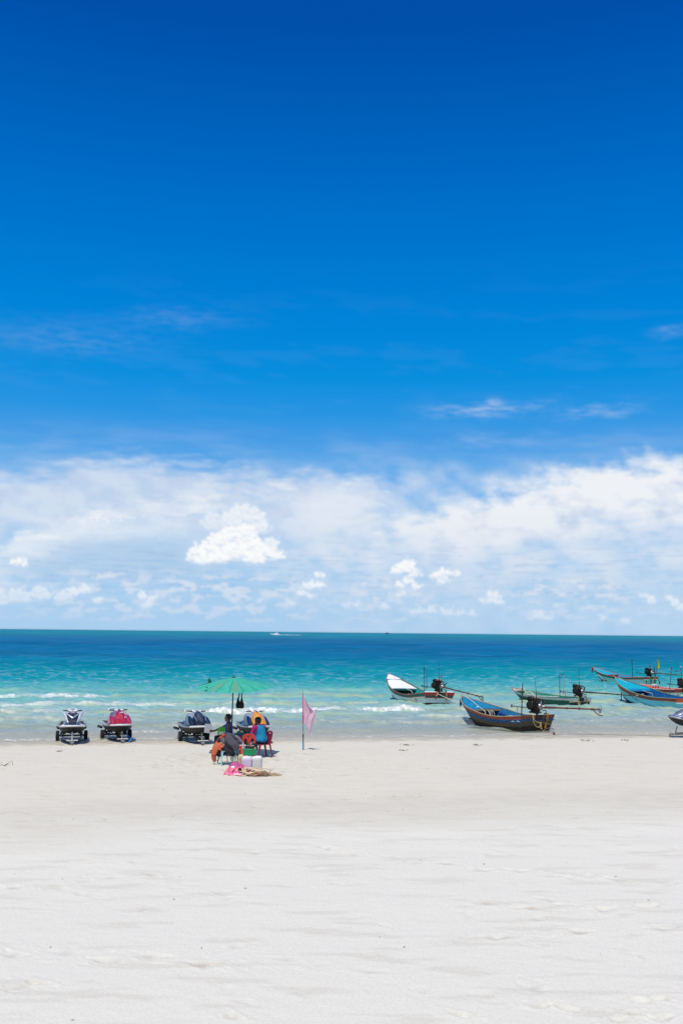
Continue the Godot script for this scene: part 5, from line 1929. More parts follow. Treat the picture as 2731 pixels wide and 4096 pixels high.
func make_parasol() -> void:
	var at := Vector3(-3.53, 0.0, -33.2)
	var o := thing("parasol", "faded green beach parasol with a torn rim over the table", "parasol", "", at)
	var s := Shape.new()
	s.rod(Vector3(0, -0.3, 0), Vector3(0.04, 2.46, 0), 0.024, 0.02, 10)
	part("pole", s, mat("parasol pole", "#4a3230", 0.6, 0.0, 0.3), o)
	var canopy := Node3D.new()
	canopy.name = "canopy"
	o.add_child(canopy)
	canopy.position = Vector3(0.04, 2.50, 0)
	canopy.rotation = Vector3(deg_to_rad(5.5), 0.0, deg_to_rad(0.6))
	# sixteen gores, sagging a little between the ribs; bare patches where the cloth has worn
	var n := 16
	var radius := 1.21
	var drop := 0.31
	var gore_noise := FastNoiseLite.new()
	gore_noise.seed = 3
	gore_noise.frequency = 1.0
	gore_noise.fractal_octaves = 3
	var m := StandardMaterial3D.new()
	m.resource_name = "parasol cloth"
	m.vertex_color_use_as_albedo = true
	m.roughness = 0.9
	m.backlight_enabled = true
	m.backlight = Color(0.55, 0.55, 0.55)
	for g in n:
		s = Shape.new()
		var a0 := TAU * g / n
		var rows := 15
		var pts := PackedVector3Array()
		var cols := PackedColorArray()
		var tri := PackedInt32Array()
		for k in rows:
			var v := lerpf(0.03, 1.0, k / (rows - 1.0))
			for j in 9:
				var u := j / 8.0
				var ang := a0 + u * TAU / n
				var sag := sin(u * PI)
				var r := radius * v * (1.0 - 0.018 * sag * v)
				var y := -drop * (v * 0.86 + v * v * 0.14) - 0.022 * sag * v
				pts.append(Vector3(cos(ang) * r, y, sin(ang) * r))
				var worn: float = [0.1, 0.25, 0.0, 0.85, 0.2, 0.9, 0.1, 0.35, 0.5, 0.0, 0.2, 0.1, 0.0, 0.3, 0.1, 0.5][g]
				var patch := smoothstep(0.5, 1.0, worn * sag * 1.25 + gore_noise.get_noise_2d(u * 3.0 + g * 7.0, v * 2.0) * 0.6) * smoothstep(0.15, 0.45, v) * smoothstep(1.0, 0.85, v)
				var c := Vector3(0.025, 0.42, 0.30).lerp(Vector3(0.07, 0.48, 0.36), clampf(gore_noise.get_noise_2d(u * 2.0 + g * 3.0, v * 3.0 + 4.0) + 0.4, 0.0, 1.0))
				c = c.lerp(Vector3(0.17, 0.30, 0.19), patch * 0.85)
				c = c.lerp(Vector3(0.02, 0.24, 0.16), smoothstep(0.11, 0.02, minf(u, 1.0 - u)) * 0.7)
				cols.append(Color(c.x, c.y, c.z))
		for k in rows - 1:
			for j in 8:
				# torn away at the left rim
				if g == 8 and k >= 11 and j >= 1:
					continue
				if g == 9 and k >= 12 and j <= 3:
					continue
				var a := k * 9 + j
				tri.append_array(PackedInt32Array([a, a + 1, a + 9, a + 1, a + 10, a + 9]))
		s.put(pts, tri, true, false)
		s.c = cols
		part("gore", s, m, canopy, true)
	var frame := mat("parasol rib", "#3c5a4c", 0.6)
	for g in n:
		var ang := TAU * g / n
		s = Shape.new()
		s.rod(Vector3(0, -0.02, 0), Vector3(cos(ang) * radius * 0.995, -drop - 0.012, sin(ang) * radius * 0.995), 0.009, 0.007, 5)
		part("rib", s, frame, canopy)
		s = Shape.new()
		s.rod(Vector3(0, -0.5, 0), Vector3(cos(ang) * radius * 0.5, -drop * 0.47 - 0.02, sin(ang) * radius * 0.5), 0.007, 0.007, 5)
		part("strut", s, frame, canopy)
	s = Shape.new()
	s.lathe(xf_at(Vector3(0, -0.01, 0), Vector3(0.15, 0, -0.1)), [Vector2(0.075, -0.02), Vector2(0.07, 0.012), Vector2(0.03, 0.02), Vector2(0.02, 0.06), Vector2(0.012, 0.07)], 12)
	part("cap", s, mat("parasol cap", "#17634c", 0.8), canopy)
	# the flap that blew up, the dark fold under it, two slits
	s = Shape.new()
	s.loft([PackedVector3Array([Vector3(-0.86, -0.25, -0.12), Vector3(-0.74, -0.22, -0.22)]), PackedVector3Array([Vector3(-0.86, -0.14, -0.14), Vector3(-0.78, -0.12, -0.22)]), PackedVector3Array([Vector3(-0.84, -0.06, -0.16), Vector3(-0.81, -0.06, -0.19)])], false, false)
	part("torn_flap", s, cloth("parasol dark", "#14705a"), canopy)
	s = Shape.new()
	s.loft([PackedVector3Array([Vector3(-1.23, -0.37, 0.02), Vector3(-1.16, -0.36, -0.16)]), PackedVector3Array([Vector3(-1.08, -0.27, 0.0), Vector3(-1.02, -0.26, -0.24)]), PackedVector3Array([Vector3(-0.88, -0.25, -0.02), Vector3(-0.84, -0.22, -0.26)])], false, false)
	part("torn_flap", s, cloth("parasol dark", "#14705a"), canopy)
	for q in [[2.55, 0.80], [2.30, 0.97], [-0.55, 0.93]]:
		s = Shape.new()
		var p := Vector3(cos(q[0]) * radius * q[1], -drop * q[1] + 0.002, sin(q[0]) * radius * q[1])
		s.box(xf_at(p, Vector3(0.25, -q[0] + 1.4, 0.0)), Vector3(0.13, 0.012, 0.03), 0.004)
		part("patch", s, cloth("parasol darker", "#0f4f40"), canopy)
	# two dark bags that hang from a rib
	for q in [[-0.055, 0.0, 0.0], [0.045, 0.06, 0.02]]:
		s = Shape.new()
		var b := Vector3(-3.24 + q[0], 1.52, -33.1 + q[1])
		s.lathe(xf_at(b + Vector3(0, 0.0, 0), Vector3(0.05, 0.4, 0.04 - q[0])), [Vector2(0.02, -0.02), Vector2(0.075, 0.0), Vector2(0.09, 0.05), Vector2(0.085, 0.12), Vector2(0.055, 0.20), Vector2(0.03, 0.28), Vector2(0.02, 0.34)], 12, true, true, 0.55)
		s.rod(b + Vector3(0, 0.30, 0), b + Vector3(0.03 - q[0] * 0.2, 0.72, -0.05), 0.018, 0.015)
		lone("hanging_bag", s, cloth("bag black", "#17141c"), "left of two black bags hanging under the parasol" if q[0] < 0 else "right of two black bags hanging under the parasol", "bag", "black bags hanging under the parasol")


func make_table() -> void:
	var o := thing("table", "brown wooden table with a dark top under the parasol", "table", "", Vector3(-3.36, 0, -33.2))
	var wood := mat("table brown", "#5a3428", 0.6, 0.0, 0.3, 2.0)
	var s := Shape.new()
	s.box(xf_at(Vector3(0, 0.665, 0)), Vector3(0.86, 0.035, 0.62), 0.008)
	part("tabletop", s, mat("table top dark", "#4a5160", 0.35, 0.0, 0.3, 2.0), o)
	for q in [[0.0, 0.27, 0.80, 0.02], [0.0, -0.27, 0.80, 0.02]]:
		s = Shape.new()
		s.box(xf_at(Vector3(q[0], 0.50, q[1])), Vector3(q[2], 0.28, q[3]), 0.004)
		part("apron", s, wood, o)
	for x in [-0.38, 0.38]:
		s = Shape.new()
		s.box(xf_at(Vector3(x, 0.50, 0)), Vector3(0.02, 0.28, 0.50), 0.004)
		part("apron", s, wood, o)
		for z in [-0.25, 0.25]:
			s = Shape.new()
			s.box(xf_at(Vector3(x, 0.31, z)), Vector3(0.05, 0.66, 0.05), 0.006)
			part("leg", s, mat("table leg dark", "#201a1c", 0.6), o)
	s = Shape.new()
	s.lathe(xf_along(Vector3(0.08, 0.54, 0.285), Vector3(0, 0, 1)), [Vector2(0.018, 0), Vector2(0.02, 0.02), Vector2(0.01, 0.03)], 10)
	part("drawer_knob", s, mat("knob brass", "#b79a5a", 0.35, 0.8), o)
	s = Shape.new()
	s.box(xf_at(Vector3(-3.18, 0.692, -33.18), Vector3(0, 0.1, 0)), Vector3(0.42, 0.018, 0.30), 0.005)
	lone("clipboard", s, mat("board teal", "#15837c", 0.5), "flat teal board lying on the table under the parasol", "board")
	s = Shape.new()
	s.box(xf_at(Vector3(-3.24, 0.712, -33.2), Vector3(0, 0.3, 0)), Vector3(0.17, 0.014, 0.1), 0.004)
	lone("yellow_packet", s, mat("packet yellow", "#e0b92a", 0.6), "small yellow packet on the teal board", "packet")
	# the red board with white letters that leans behind the table's end
	var b := thing("sign_board", "red board with white letters leaning at the table's right end", "sign", "", Vector3(-2.93, 0.60, -33.30))
	b.rotation = Vector3(deg_to_rad(-12), deg_to_rad(-8), deg_to_rad(-32))
	s = Shape.new()
	s.box(xf_at(Vector3(0, 0.22, 0)), Vector3(0.19, 0.44, 0.02), 0.004)
	part("board", s, mat("sign red", "#8f1a34", 0.5), b)
	text_on(b, "lettering", "T", xf_at(Vector3(0.0, 0.30, 0.0115), Vector3(0, 0, 0)), 0.10, mat("sign white", "#e9e4ea", 0.5), true)
	text_on(b, "lettering", "B", xf_at(Vector3(-0.02, 0.14, 0.0115), Vector3(0, 0, 0)), 0.10, mat("sign white", "#e9e4ea", 0.5), true)


func plastic_chair(called: String, label: String, m: Material, at: Vector3, turn: float, kind: String) -> Node3D:
	# own axes: the sitter looks towards -z; seat at 0.43 m
	var o := thing(called, label, "chair", "plastic chairs round the parasol table", at, turn)
	var s := Shape.new()
	var rings := []
	for k in 9:
		var z := lerpf(-0.20, 0.19, k / 8.0)
		var w := lerpf(0.225, 0.19, k / 8.0)
		var ring := PackedVector3Array()
		for j in 9:
			var u := j / 4.0 - 1.0
			ring.append(Vector3(u * w, 0.435 - 0.018 * (1.0 - u * u) - (0.015 if k == 0 else 0.0), z))
		for j in 9:
			var u := 1.0 - j / 4.0
			ring.append(Vector3(u * w, 0.405 - 0.012 * (1.0 - u * u), z))
		rings.append(ring)
	s.loft(rings, true, true, true)
	part("seat", s, m, o)
	for x in [-1.0, 1.0]:
		for z in [-1.0, 1.0]:
			s = Shape.new()
			var top := Vector3(x * 0.19, 0.42, z * 0.16)
			var foot := Vector3(x * 0.225, 0.0, -0.215 if z < 0 else 0.25)
			rings = []
			for k in 4:
				var p := top.lerp(foot, k / 3.0)
				var r := lerpf(0.036, 0.021, k / 3.0)
				rings.append(PackedVector3Array([p + Vector3(x * r, 0, z * r), p + Vector3(x * r, 0, -z * r * 0.6), p + Vector3(x * r * 0.5, 0, -z * r * 0.6), p + Vector3(x * r * 0.4, 0, z * r * 0.3), p + Vector3(-x * r * 0.6, 0, z * r * 0.4), p + Vector3(-x * r * 0.6, 0, z * r)]))
			s.loft(rings, true, true, false)
			part("leg", s, m, o)
	# the back: a curved board with its openings, cut with booleans
	var tilt := deg_to_rad(14.0)
	var outline := PackedVector2Array()
	for q in [[-0.20, 0.0], [-0.215, 0.20], [-0.205, 0.33], [-0.17, 0.395], [-0.11, 0.42], [0.0, 0.43], [0.11, 0.42], [0.17, 0.395], [0.205, 0.33], [0.215, 0.20], [0.20, 0.0]]:
		outline.append(Vector2(q[0], q[1]))
	var holes := []
	if kind == "heart":
		var heart := PackedVector2Array()
		for k in 20:
			var t := TAU * k / 20
			heart.append(Vector2(0.0032 * 16.0 * pow(sin(t), 3), 0.345 + 0.0030 * (13.0 * cos(t) - 5.0 * cos(2 * t) - 2.0 * cos(3 * t) - cos(4 * t))))
		holes.append(heart)
		holes.append(PackedVector2Array([Vector2(-0.15, 0.02), Vector2(-0.155, 0.24), Vector2(-0.12, 0.30), Vector2(-0.055, 0.24), Vector2(-0.05, 0.02)]))
		holes.append(PackedVector2Array([Vector2(0.15, 0.02), Vector2(0.155, 0.24), Vector2(0.12, 0.30), Vector2(0.055, 0.24), Vector2(0.05, 0.02)]))
	elif kind == "handle":
		holes.append(PackedVector2Array([Vector2(-0.07, 0.335), Vector2(-0.07, 0.375), Vector2(0.07, 0.375), Vector2(0.07, 0.335)]))
		holes.append(PackedVector2Array([Vector2(-0.16, 0.02), Vector2(-0.165, 0.24), Vector2(-0.12, 0.27), Vector2(-0.10, 0.02)]))
		holes.append(PackedVector2Array([Vector2(0.16, 0.02), Vector2(0.165, 0.24), Vector2(0.12, 0.27), Vector2(0.10, 0.02)]))
	else:
		for x in [-0.15, -0.09, -0.03, 0.03, 0.09, 0.15]:
			holes.append(PackedVector2Array([Vector2(x - 0.02, 0.02), Vector2(x - 0.02, 0.27), Vector2(x + 0.02, 0.27), Vector2(x + 0.02, 0.02)]))
	var cut := CSGCombiner3D.new()
	cut.name = "backrest"
	o.add_child(cut)
	cut.position = Vector3(0, 0.41, 0.19)
	cut.rotation.x = tilt
	var body := CSGPolygon3D.new()
	body.name = "board"
	body.polygon = outline
	body.depth = 0.026
	body.material = m
	cut.add_child(body)
	for h in holes:
		var c := CSGPolygon3D.new()
		c.name = "opening"
		c.operation = CSGShape3D.OPERATION_SUBTRACTION
		c.polygon = h
		c.depth = 0.2
		c.position.z = 0.1
		c.material = m
		cut.add_child(c, true)
	return o


func pad(path: Array, width: float, thick: float, across_dir: Vector3, taper := 0.75) -> Shape:
	# a soft slab that follows a line
	var s := Shape.new()
	var line := rope_path(path, 5)
	var rings := []
	for k in line.size():
		var p: Vector3 = line[k]
		var d: Vector3 = (line[mini(k + 1, line.size() - 1)] - line[maxi(k - 1, 0)]).normalized()
		var x := (across_dir - d * across_dir.dot(d)).normalized()
		var y := d.cross(x)
		var v := float(k) / (line.size() - 1)
		var edge := sqrt(clampf(1.0 - pow(absf(v * 2.0 - 1.0), 6.0), 0.04, 1.0))
		var w := width * 0.5 * lerpf(1.0, taper, v) * edge
		var h := thick * 0.5 * edge
		var ring := PackedVector3Array()
		for j in 14:
			var t := TAU * j / 14
			ring.append(p + x * signf(cos(t)) * pow(absf(cos(t)), 0.6) * w + y * signf(sin(t)) * pow(absf(sin(t)), 0.7) * h * (1.0 + 0.12 * sin(v * 17.0 + t * 2.0)))
		rings.append(ring)
	s.loft(rings)
	return s


func make_jackets() -> void:
	var c := Vector3(-3.38, 0, -30.85)
	var grey := cloth("jacket grey", "#57555f", 0.4)
	var grey_light := cloth("jacket light grey", "#7b7985", 0.4)
	var slate := cloth("jacket slate", "#2c2d3a", 0.3)
	var orange := cloth("jacket orange", "#e2744a", 0.3)
	var flame := cloth("jacket flame", "#e8541c", 0.3)
	var black := cloth("jacket black", "#17151b", 0.2)
	var X := Vector3.RIGHT
	# grey vest lying over the chair's right side
	var o := thing("life_jacket", "large grey life jacket draped over the right side of the pale chair", "life jacket", "life jackets heaped on the pale chair", c)
	part("front_panel", pad([Vector3(-0.06, 0.86, 0.04), Vector3(0.06, 0.76, 0.14), Vector3(0.22, 0.62, 0.22), Vector3(0.36, 0.46, 0.22)], 0.27, 0.09, Vector3(0.75, 0.65, 0), 0.8), grey, o)
	part("back_panel", pad([Vector3(0.20, 0.80, 0.02), Vector3(0.32, 0.74, 0.06), Vector3(0.42, 0.60, 0.06)], 0.22, 0.09, Vector3(0.5, 0.6, 0.4), 0.8), grey_light, o)
	part("collar", pad([Vector3(-0.14, 0.84, -0.02), Vector3(0.0, 0.90, 0.0), Vector3(0.16, 0.86, 0.0), Vector3(0.28, 0.76, 0.02)], 0.12, 0.08, Vector3(0, 0, 1), 1.0), grey, o)
	part("lining", pad([Vector3(0.04, 0.85, 0.03), Vector3(0.16, 0.81, 0.09), Vector3(0.25, 0.74, 0.11)], 0.14, 0.05, Vector3(0.3, 0.7, 0.3), 0.7), slate, o)
	# slate vest in the middle
	o = thing("life_jacket", "dark slate life jacket hanging in the middle of the pale chair", "life jacket", "life jackets heaped on the pale chair", c)
	part("front_panel", pad([Vector3(-0.16, 0.72, 0.16), Vector3(-0.08, 0.56, 0.22), Vector3(0.04, 0.42, 0.24), Vector3(0.16, 0.34, 0.22)], 0.13, 0.07, Vector3(0.7, 0.6, 0.1), 0.8), slate, o)
	part("back_panel", pad([Vector3(-0.02, 0.70, 0.14), Vector3(0.06, 0.54, 0.18), Vector3(0.16, 0.38, 0.18), Vector3(0.22, 0.26, 0.14)], 0.16, 0.08, Vector3(0.8, 0.5, 0), 0.9), cloth("jacket dark", "#26252e"), o)
	part("shoulder_pad", pad([Vector3(-0.20, 0.80, 0.10), Vector3(-0.13, 0.70, 0.20), Vector3(-0.06, 0.60, 0.24)], 0.10, 0.06, Vector3(0.7, 0.6, 0), 0.8), grey, o)
	part("label_patch", pad([Vector3(-0.17, 0.69, 0.22), Vector3(-0.12, 0.60, 0.26)], 0.06, 0.02, Vector3(0.8, 0.5, 0), 0.9), cloth("patch tan", "#a08a70"), o)
	for q in [[0.02, 0.10, 0.20], [0.12, 0.14, 0.19], [0.22, 0.12, 0.15], [0.32, 0.06, 0.10], [0.40, 0.20, 0.02]]:
		var s := Shape.new()
		s.tube(rope_path([Vector3(q[0] - 0.02, 0.42, q[2] + 0.02), Vector3(q[0], 0.28, q[2] + 0.02), Vector3(q[0] + 0.015, q[1], q[2])]), 0.028, 6, -1.0, 0.4)
		part("strap", s, black, o)
	# orange vest on the left
	o = thing("life_jacket", "orange life jacket hanging off the left side of the pale chair", "life jacket", "life jackets heaped on the pale chair", c)
	part("front_panel", pad([Vector3(-0.22, 0.68, 0.12), Vector3(-0.32, 0.50, 0.16), Vector3(-0.39, 0.30, 0.14), Vector3(-0.36, 0.08, 0.12)], 0.24, 0.09, Vector3(0.9, -0.2, 0.2), 0.5), orange, o)
	part("side_panel", pad([Vector3(-0.10, 0.66, 0.16), Vector3(-0.16, 0.56, 0.19), Vector3(-0.24, 0.47, 0.19)], 0.22, 0.07, Vector3(0.6, 0.7, 0), 0.9), orange, o)
	part("shoulder_pad", pad([Vector3(-0.06, 0.88, 0.08), Vector3(-0.16, 0.82, 0.10), Vector3(-0.26, 0.68, 0.08), Vector3(-0.34, 0.52, 0.06)], 0.12, 0.08, Vector3(0.7, 0.6, 0), 0.7), flame, o)
	part("back_panel", pad([Vector3(-0.24, 0.80, 0.02), Vector3(-0.34, 0.62, 0.04), Vector3(-0.42, 0.40, 0.06), Vector3(-0.42, 0.20, 0.06)], 0.12, 0.06, Vector3(0.7, -0.4, 0.4), 0.7), slate, o)
	part("lining", pad([Vector3(-0.16, 0.52, 0.14), Vector3(-0.22, 0.38, 0.15), Vector3(-0.26, 0.24, 0.13)], 0.22, 0.06, Vector3(0.95, 0.2, 0), 0.7), black, o)
	part("lining", pad([Vector3(-0.18, 0.80, 0.11), Vector3(-0.24, 0.72, 0.13), Vector3(-0.29, 0.62, 0.13)], 0.09, 0.06, Vector3(0.8, 0.5, 0), 0.7), black, o)
	var s := Shape.new()
	s.tube(rope_path([Vector3(-0.16, 0.28, 0.17), Vector3(-0.24, 0.16, 0.18), Vector3(-0.35, 0.10, 0.18), Vector3(-0.36, -0.02 + 0.06, 0.18)]), 0.014, 6, -1.0, 0.5)
	part("strap", s, cloth("strap plum", "#3a2038"), o)
	s = Shape.new()
	s.tube(rope_path([Vector3(-0.42, 0.28, 0.2), Vector3(-0.34, 0.27, 0.21), Vector3(-0.27, 0.30, 0.2)]), 0.01, 6)
	part("strap", s, cloth("strap plum", "#3a2038"), o)


func jerrycan(label: String, at: Vector3, turn: float, m: Material) -> void:
	var o := thing("jerrycan", label, "jerrycan", "plastic jerrycans under the green crate", at, turn)
	o.scale.y = 1.13
	var s := Shape.new()
	var rings := []
	for q in [[0.0, 0.130, 0.02], [0.012, 0.145, 0.03], [0.06, 0.15, 0.04], [0.065, 0.146, 0.04], [0.31, 0.146, 0.04], [0.315, 0.15, 0.04], [0.35, 0.15, 0.045], [0.385, 0.138, 0.05], [0.41, 0.115, 0.05], [0.416, 0.08, 0.04]]:
		var ring := PackedVector3Array()
		for j in 32:
			var t := TAU * (j + 0.5) / 32
			ring.append(Vector3(signf(cos(t)) * pow(absf(cos(t)), 0.42) * q[1], q[0], signf(sin(t)) * pow(absf(sin(t)), 0.42) * q[1] * 0.86))
		rings.append(ring)
	s.loft(rings)
	part("body", s, m, o)
	s = Shape.new()
	s.tube(rope_path([Vector3(-0.09, 0.38, 0), Vector3(-0.06, 0.408, 0), Vector3(0.03, 0.408, 0), Vector3(0.06, 0.38, 0)]), 0.014, 8)
	part("handle", s, m, o)
	s = Shape.new()
	s.lathe(xf_at(Vector3(0.10, 0.39, 0.03)), [Vector2(0.032, 0.0), Vector2(0.032, 0.026), Vector2(0.026, 0.03)], 14)
	part("screw_cap", s, mat("can cap", "#e8e6e2", 0.5), o)


func make_goods() -> void:
	var milk := mat("can white", "#dcdcd6", 0.4, 0.0)
	milk.subsurf_scatter_enabled = true
	milk.subsurf_scatter_strength = 0.25
	jerrycan("pinkish white plastic jerrycan, front left under the green crate", Vector3(-2.62, 0, -29.05), 0.05, mat("can pinkish", "#dccfdf", 0.4))
	jerrycan("greenish white plastic jerrycan, right of the pinkish one", Vector3(-2.335, 0, -29.12), -0.12, milk)
	jerrycan("yellowed plastic jerrycan behind the pinkish one", Vector3(-2.765, 0, -29.42), 0.2, mat("can yellowed", "#c9b583", 0.45))
	# the green crate across the cans
	var at := Vector3(-2.56, 0.482, -29.2)
	var o := thing("crate", "green plastic crate standing on the jerrycans", "crate", "", at)
	var green := mat("crate green", "#0c9156", 0.45, 0.0)
	var s := Shape.new()
	s.box(xf_at(Vector3(0, 0.01, 0)), Vector3(0.33, 0.02, 0.25), 0.004)
	part("base", s, green, o)
	for q in [[0.0, 0.135, 0.36, 0.014, 0.10], [0.0, -0.135, 0.36, 0.014, -0.10]]:
		s = Shape.new()
		s.box(xf_at(Vector3(0, 0.095, q[1]), Vector3(q[4], 0, 0)), Vector3(q[2], 0.17, q[3]), 0.003)
		part("side_panel", s, green, o)
		for x in [-0.14, 0.0, 0.14]:
			s = Shape.new()
			s.box(xf_at(Vector3(x, 0.085, q[1] * 1.04), Vector3(q[4], 0, 0)), Vector3(0.016, 0.14, 0.022), 0.003)
			part("rib", s, green, o)
	for x in [-0.178, 0.178]:
		s = Shape.new()
		s.box(xf_at(Vector3(x, 0.095, 0), Vector3(0, 0, -0.1 * signf(x))), Vector3(0.014, 0.17, 0.27), 0.003)
		part("end_panel", s, green, o)
	s = Shape.new()
	for z in [-0.148, 0.148]:
		s.box(xf_at(Vector3(0, 0.178, z)), Vector3(0.40, 0.022, 0.02), 0.004)
	for x in [-0.193, 0.193]:
		s.box(xf_at(Vector3(x, 0.178, 0)), Vector3(0.02, 0.022, 0.30), 0.004)
	part("rim", s, mat("crate rim", "#12a566", 0.45), o)
	# what lies in it
	var r := thing("radio", "black portable radio standing in the green crate", "radio", "", at + Vector3(0.03, -0.03, 0.01))
	s = Shape.new()
	var rings := []
	for k in 13:
		var x := lerpf(-0.155, 0.155, k / 12.0)
		var e := sqrt(clampf(1.0 - pow(absf(x) / 0.158, 5.0), 0.03, 1.0))
		var waist := 0.075 - 0.018 * exp(-pow(x / 0.06, 2.0))
		var ring := PackedVector3Array()
		for j in 14:
			var t := TAU * j / 14
			ring.append(Vector3(x, 0.25 + sin(t) * waist * 1.25 * e, cos(t) * 0.07 * e))
		rings.append(ring)
	s.loft(rings)
	part("body", s, mat("radio black", "#141418", 0.35), r)
	s = Shape.new()
	s.tube(rope_path([Vector3(-0.10, 0.31, 0), Vector3(-0.08, 0.37, 0), Vector3(0.0, 0.385, 0), Vector3(0.08, 0.37, 0), Vector3(0.10, 0.31, 0)]), 0.013, 8)
	part("handle", s, mat("radio black", "#141418", 0.35), r)
	for x in [-0.095, 0.095]:
		s = Shape.new()
		s.lathe(xf_along(Vector3(x, 0.25, 0.062), Vector3(0, 0, 1)), [Vector2(0.05, 0.0), Vector2(0.05, 0.008), Vector2(0.042, 0.012)], 18)
		part("speaker", s, mat("radio grille", "#2c2d34", 0.6), r)
	s = Shape.new()
	s.box(xf_at(Vector3(-0.04, 0.205, 0.066)), Vector3(0.075, 0.02, 0.01), 0.002)
	part("badge", s, mat("radio badge", "#9aa09c", 0.4), r)
	s = Shape.new()
	s.box(xf_at(at + Vector3(0.0, 0.10, 0.09)), Vector3(0.33, 0.15, 0.05), 0.01)
	lone("yellow_box", s, mat("box yellow", "#d6a132", 0.6), "flat yellow box packed along the crate's front", "box")
	s = Shape.new()
	s.ball(at + Vector3(0.165, 0.20, 0.10), Vector3(0.026, 0.034, 0.026), 6)
	lone("orange_fruit", s, mat("fruit orange", "#f08a12", 0.5), "orange fruit at the crate's right corner", "fruit")
	s = Shape.new()
	s.lathe(xf_at(at + Vector3(-0.15, 0.02, 0.03), Vector3(0.05, 0, 0.12)), [Vector2(0.035, 0.0), Vector2(0.038, 0.02), Vector2(0.038, 0.24), Vector2(0.03, 0.28), Vector2(0.014, 0.31), Vector2(0.014, 0.35)], 14)
	lone("grey_bottle", s, mat("bottle grey", "#a9b2c0", 0.3), "tall pale grey bottle leaning at the crate's left end", "bottle")
	s = Shape.new()
	for q in [[0.13, 0.27, -0.03, 0.05], [0.17, 0.23, 0.02, 0.055], [0.19, 0.19, -0.04, 0.05], [0.09, 0.30, -0.05, 0.04], [0.20, 0.27, -0.05, 0.035]]:
		s.ball(at + Vector3(q[0], q[1], q[2]), Vector3(q[3], q[3] * 1.1, q[3]), 6)
	lone("dark_bundle", s, cloth("bundle navy", "#1b2036"), "dark navy bundle stuffed in the crate's right end", "bundle")
	s = Shape.new()
	s.ball(at + Vector3(0.06, 0.33, -0.06), Vector3(0.06, 0.035, 0.05), 6)
	lone("pale_bundle", s, cloth("bundle pale", "#d9d6dc"), "pale cloth behind the radio's handle", "cloth")


func make_pink_bag() -> void:
	var o := thing("pink_bag", "crumpled pink and magenta bag lying on the sand before the jerrycans", "bag", "", Vector3(-2.84, 0, -28.72))
	var nz := FastNoiseLite.new()
	nz.seed = 8
	nz.frequency = 1.0
	nz.fractal_octaves = 3
	var s := Shape.new()
	var rings := []
	var cols := PackedColorArray()
	for k in 22:
		var v := k / 21.0
		var ring := PackedVector3Array()
		for j in 40:
			var t := TAU * j / 40
			var fold := nz.get_noise_3d(cos(t) * 1.6, v * 2.5, sin(t) * 1.6)
			var sharp := absf(nz.get_noise_3d(cos(t) * 3.2 + 5.0, v * 4.0, sin(t) * 3.2))
			var r := (0.40 * pow(1.0 - v, 0.55) + 0.015) * (1.0 + 0.28 * fold - 0.18 * sharp)
			var lean := Vector3(-0.06 * v, 0, -0.05 * v)
			ring.append(Vector3(cos(t) * r * 0.98, 0.35 * pow(v, 1.5) * (1.0 + 0.1 * fold), sin(t) * r * 0.72) + lean)
			var c := Vector3(0.80, 0.19, 0.25).lerp(Vector3(0.50, 0.03, 0.24), smoothstep(0.10, 0.22, nz.get_noise_3d(cos(t) * 2.3 + 9.0, v * 4.5, sin(t) * 2.3)))
			if v > 0.72:
				c = Vector3(0.45, 0.06, 0.22)
			if cos(t) > 0.55 and v < 0.35:
				c = c.lerp(Vector3(0.66, 0.02, 0.06), smoothstep(0.55, 0.8, cos(t)))
			cols.append(Color(c.x, c.y, c.z))
		rings.append(ring)
	s.loft(rings, true, false)
	s.c = cols
	var m := StandardMaterial3D.new()
	m.resource_name = "bag cloth"
	m.vertex_color_use_as_albedo = true
	m.roughness = 0.6
	m.rim_enabled = true
	m.rim = 0.3
	part("body", s, m, o, true)
	s = Shape.new()
	for k in 5:
		s.box(xf_at(Vector3(-0.06 + k * 0.055, 0.05, 0.305 - absf(k - 2.0) * 0.008), Vector3(-0.5, 0.0, 0.0)), Vector3(0.034, 0.045, 0.012), 0.004)
	part("white_print", s, mat("print white", "#efe9ea", 0.7), o)
	s = Shape.new()
	s.box(xf_at(Vector3(-0.12, 0.235, 0.20), Vector3(-0.8, 0.2, 0.1)), Vector3(0.10, 0.05, 0.012), 0.004)
	part("white_print", s, mat("print white", "#efe9ea", 0.7), o)
	s = Shape.new()
	s.lathe(xf_along(Vector3(0.08, 0.17, 0.22), Vector3(0.1, 0.45, 0.9)), [Vector2(0.05, 0.0), Vector2(0.04, -0.01), Vector2(0.01, -0.02)], 14, true, true, 1.0)
	part("dark_opening", s, cloth("bag inside", "#3a0a1c"), o)
	s = Shape.new()
	s.tube(rope_path([Vector3(0.20, 0.10, 0.20), Vector3(0.34, 0.13, 0.22), Vector3(0.44, 0.10, 0.20), Vector3(0.55, 0.14, 0.24)]), 0.022, 6, -1.0, 0.5)
	part("handle_strap", s, cloth("bag strap", "#5c1626"), o)
	s = Shape.new()
	rings = []
	for k in 9:
		var v := k / 8.0
		rings.append(PackedVector3Array([Vector3(0.25 + v * 0.42, 0.03 + 0.10 * sin(v * 3.1), 0.02), Vector3(0.25 + v * 0.42, 0.10 + 0.05 * sin(v * 6.0), 0.14), Vector3(0.25 + v * 0.42, 0.03, 0.24 - 0.05 * v), Vector3(0.25 + v * 0.42, 0.0, 0.1)]))
	s.loft(rings)
	part("side_flap", s, cloth("bag red", "#d01c3c"), o)


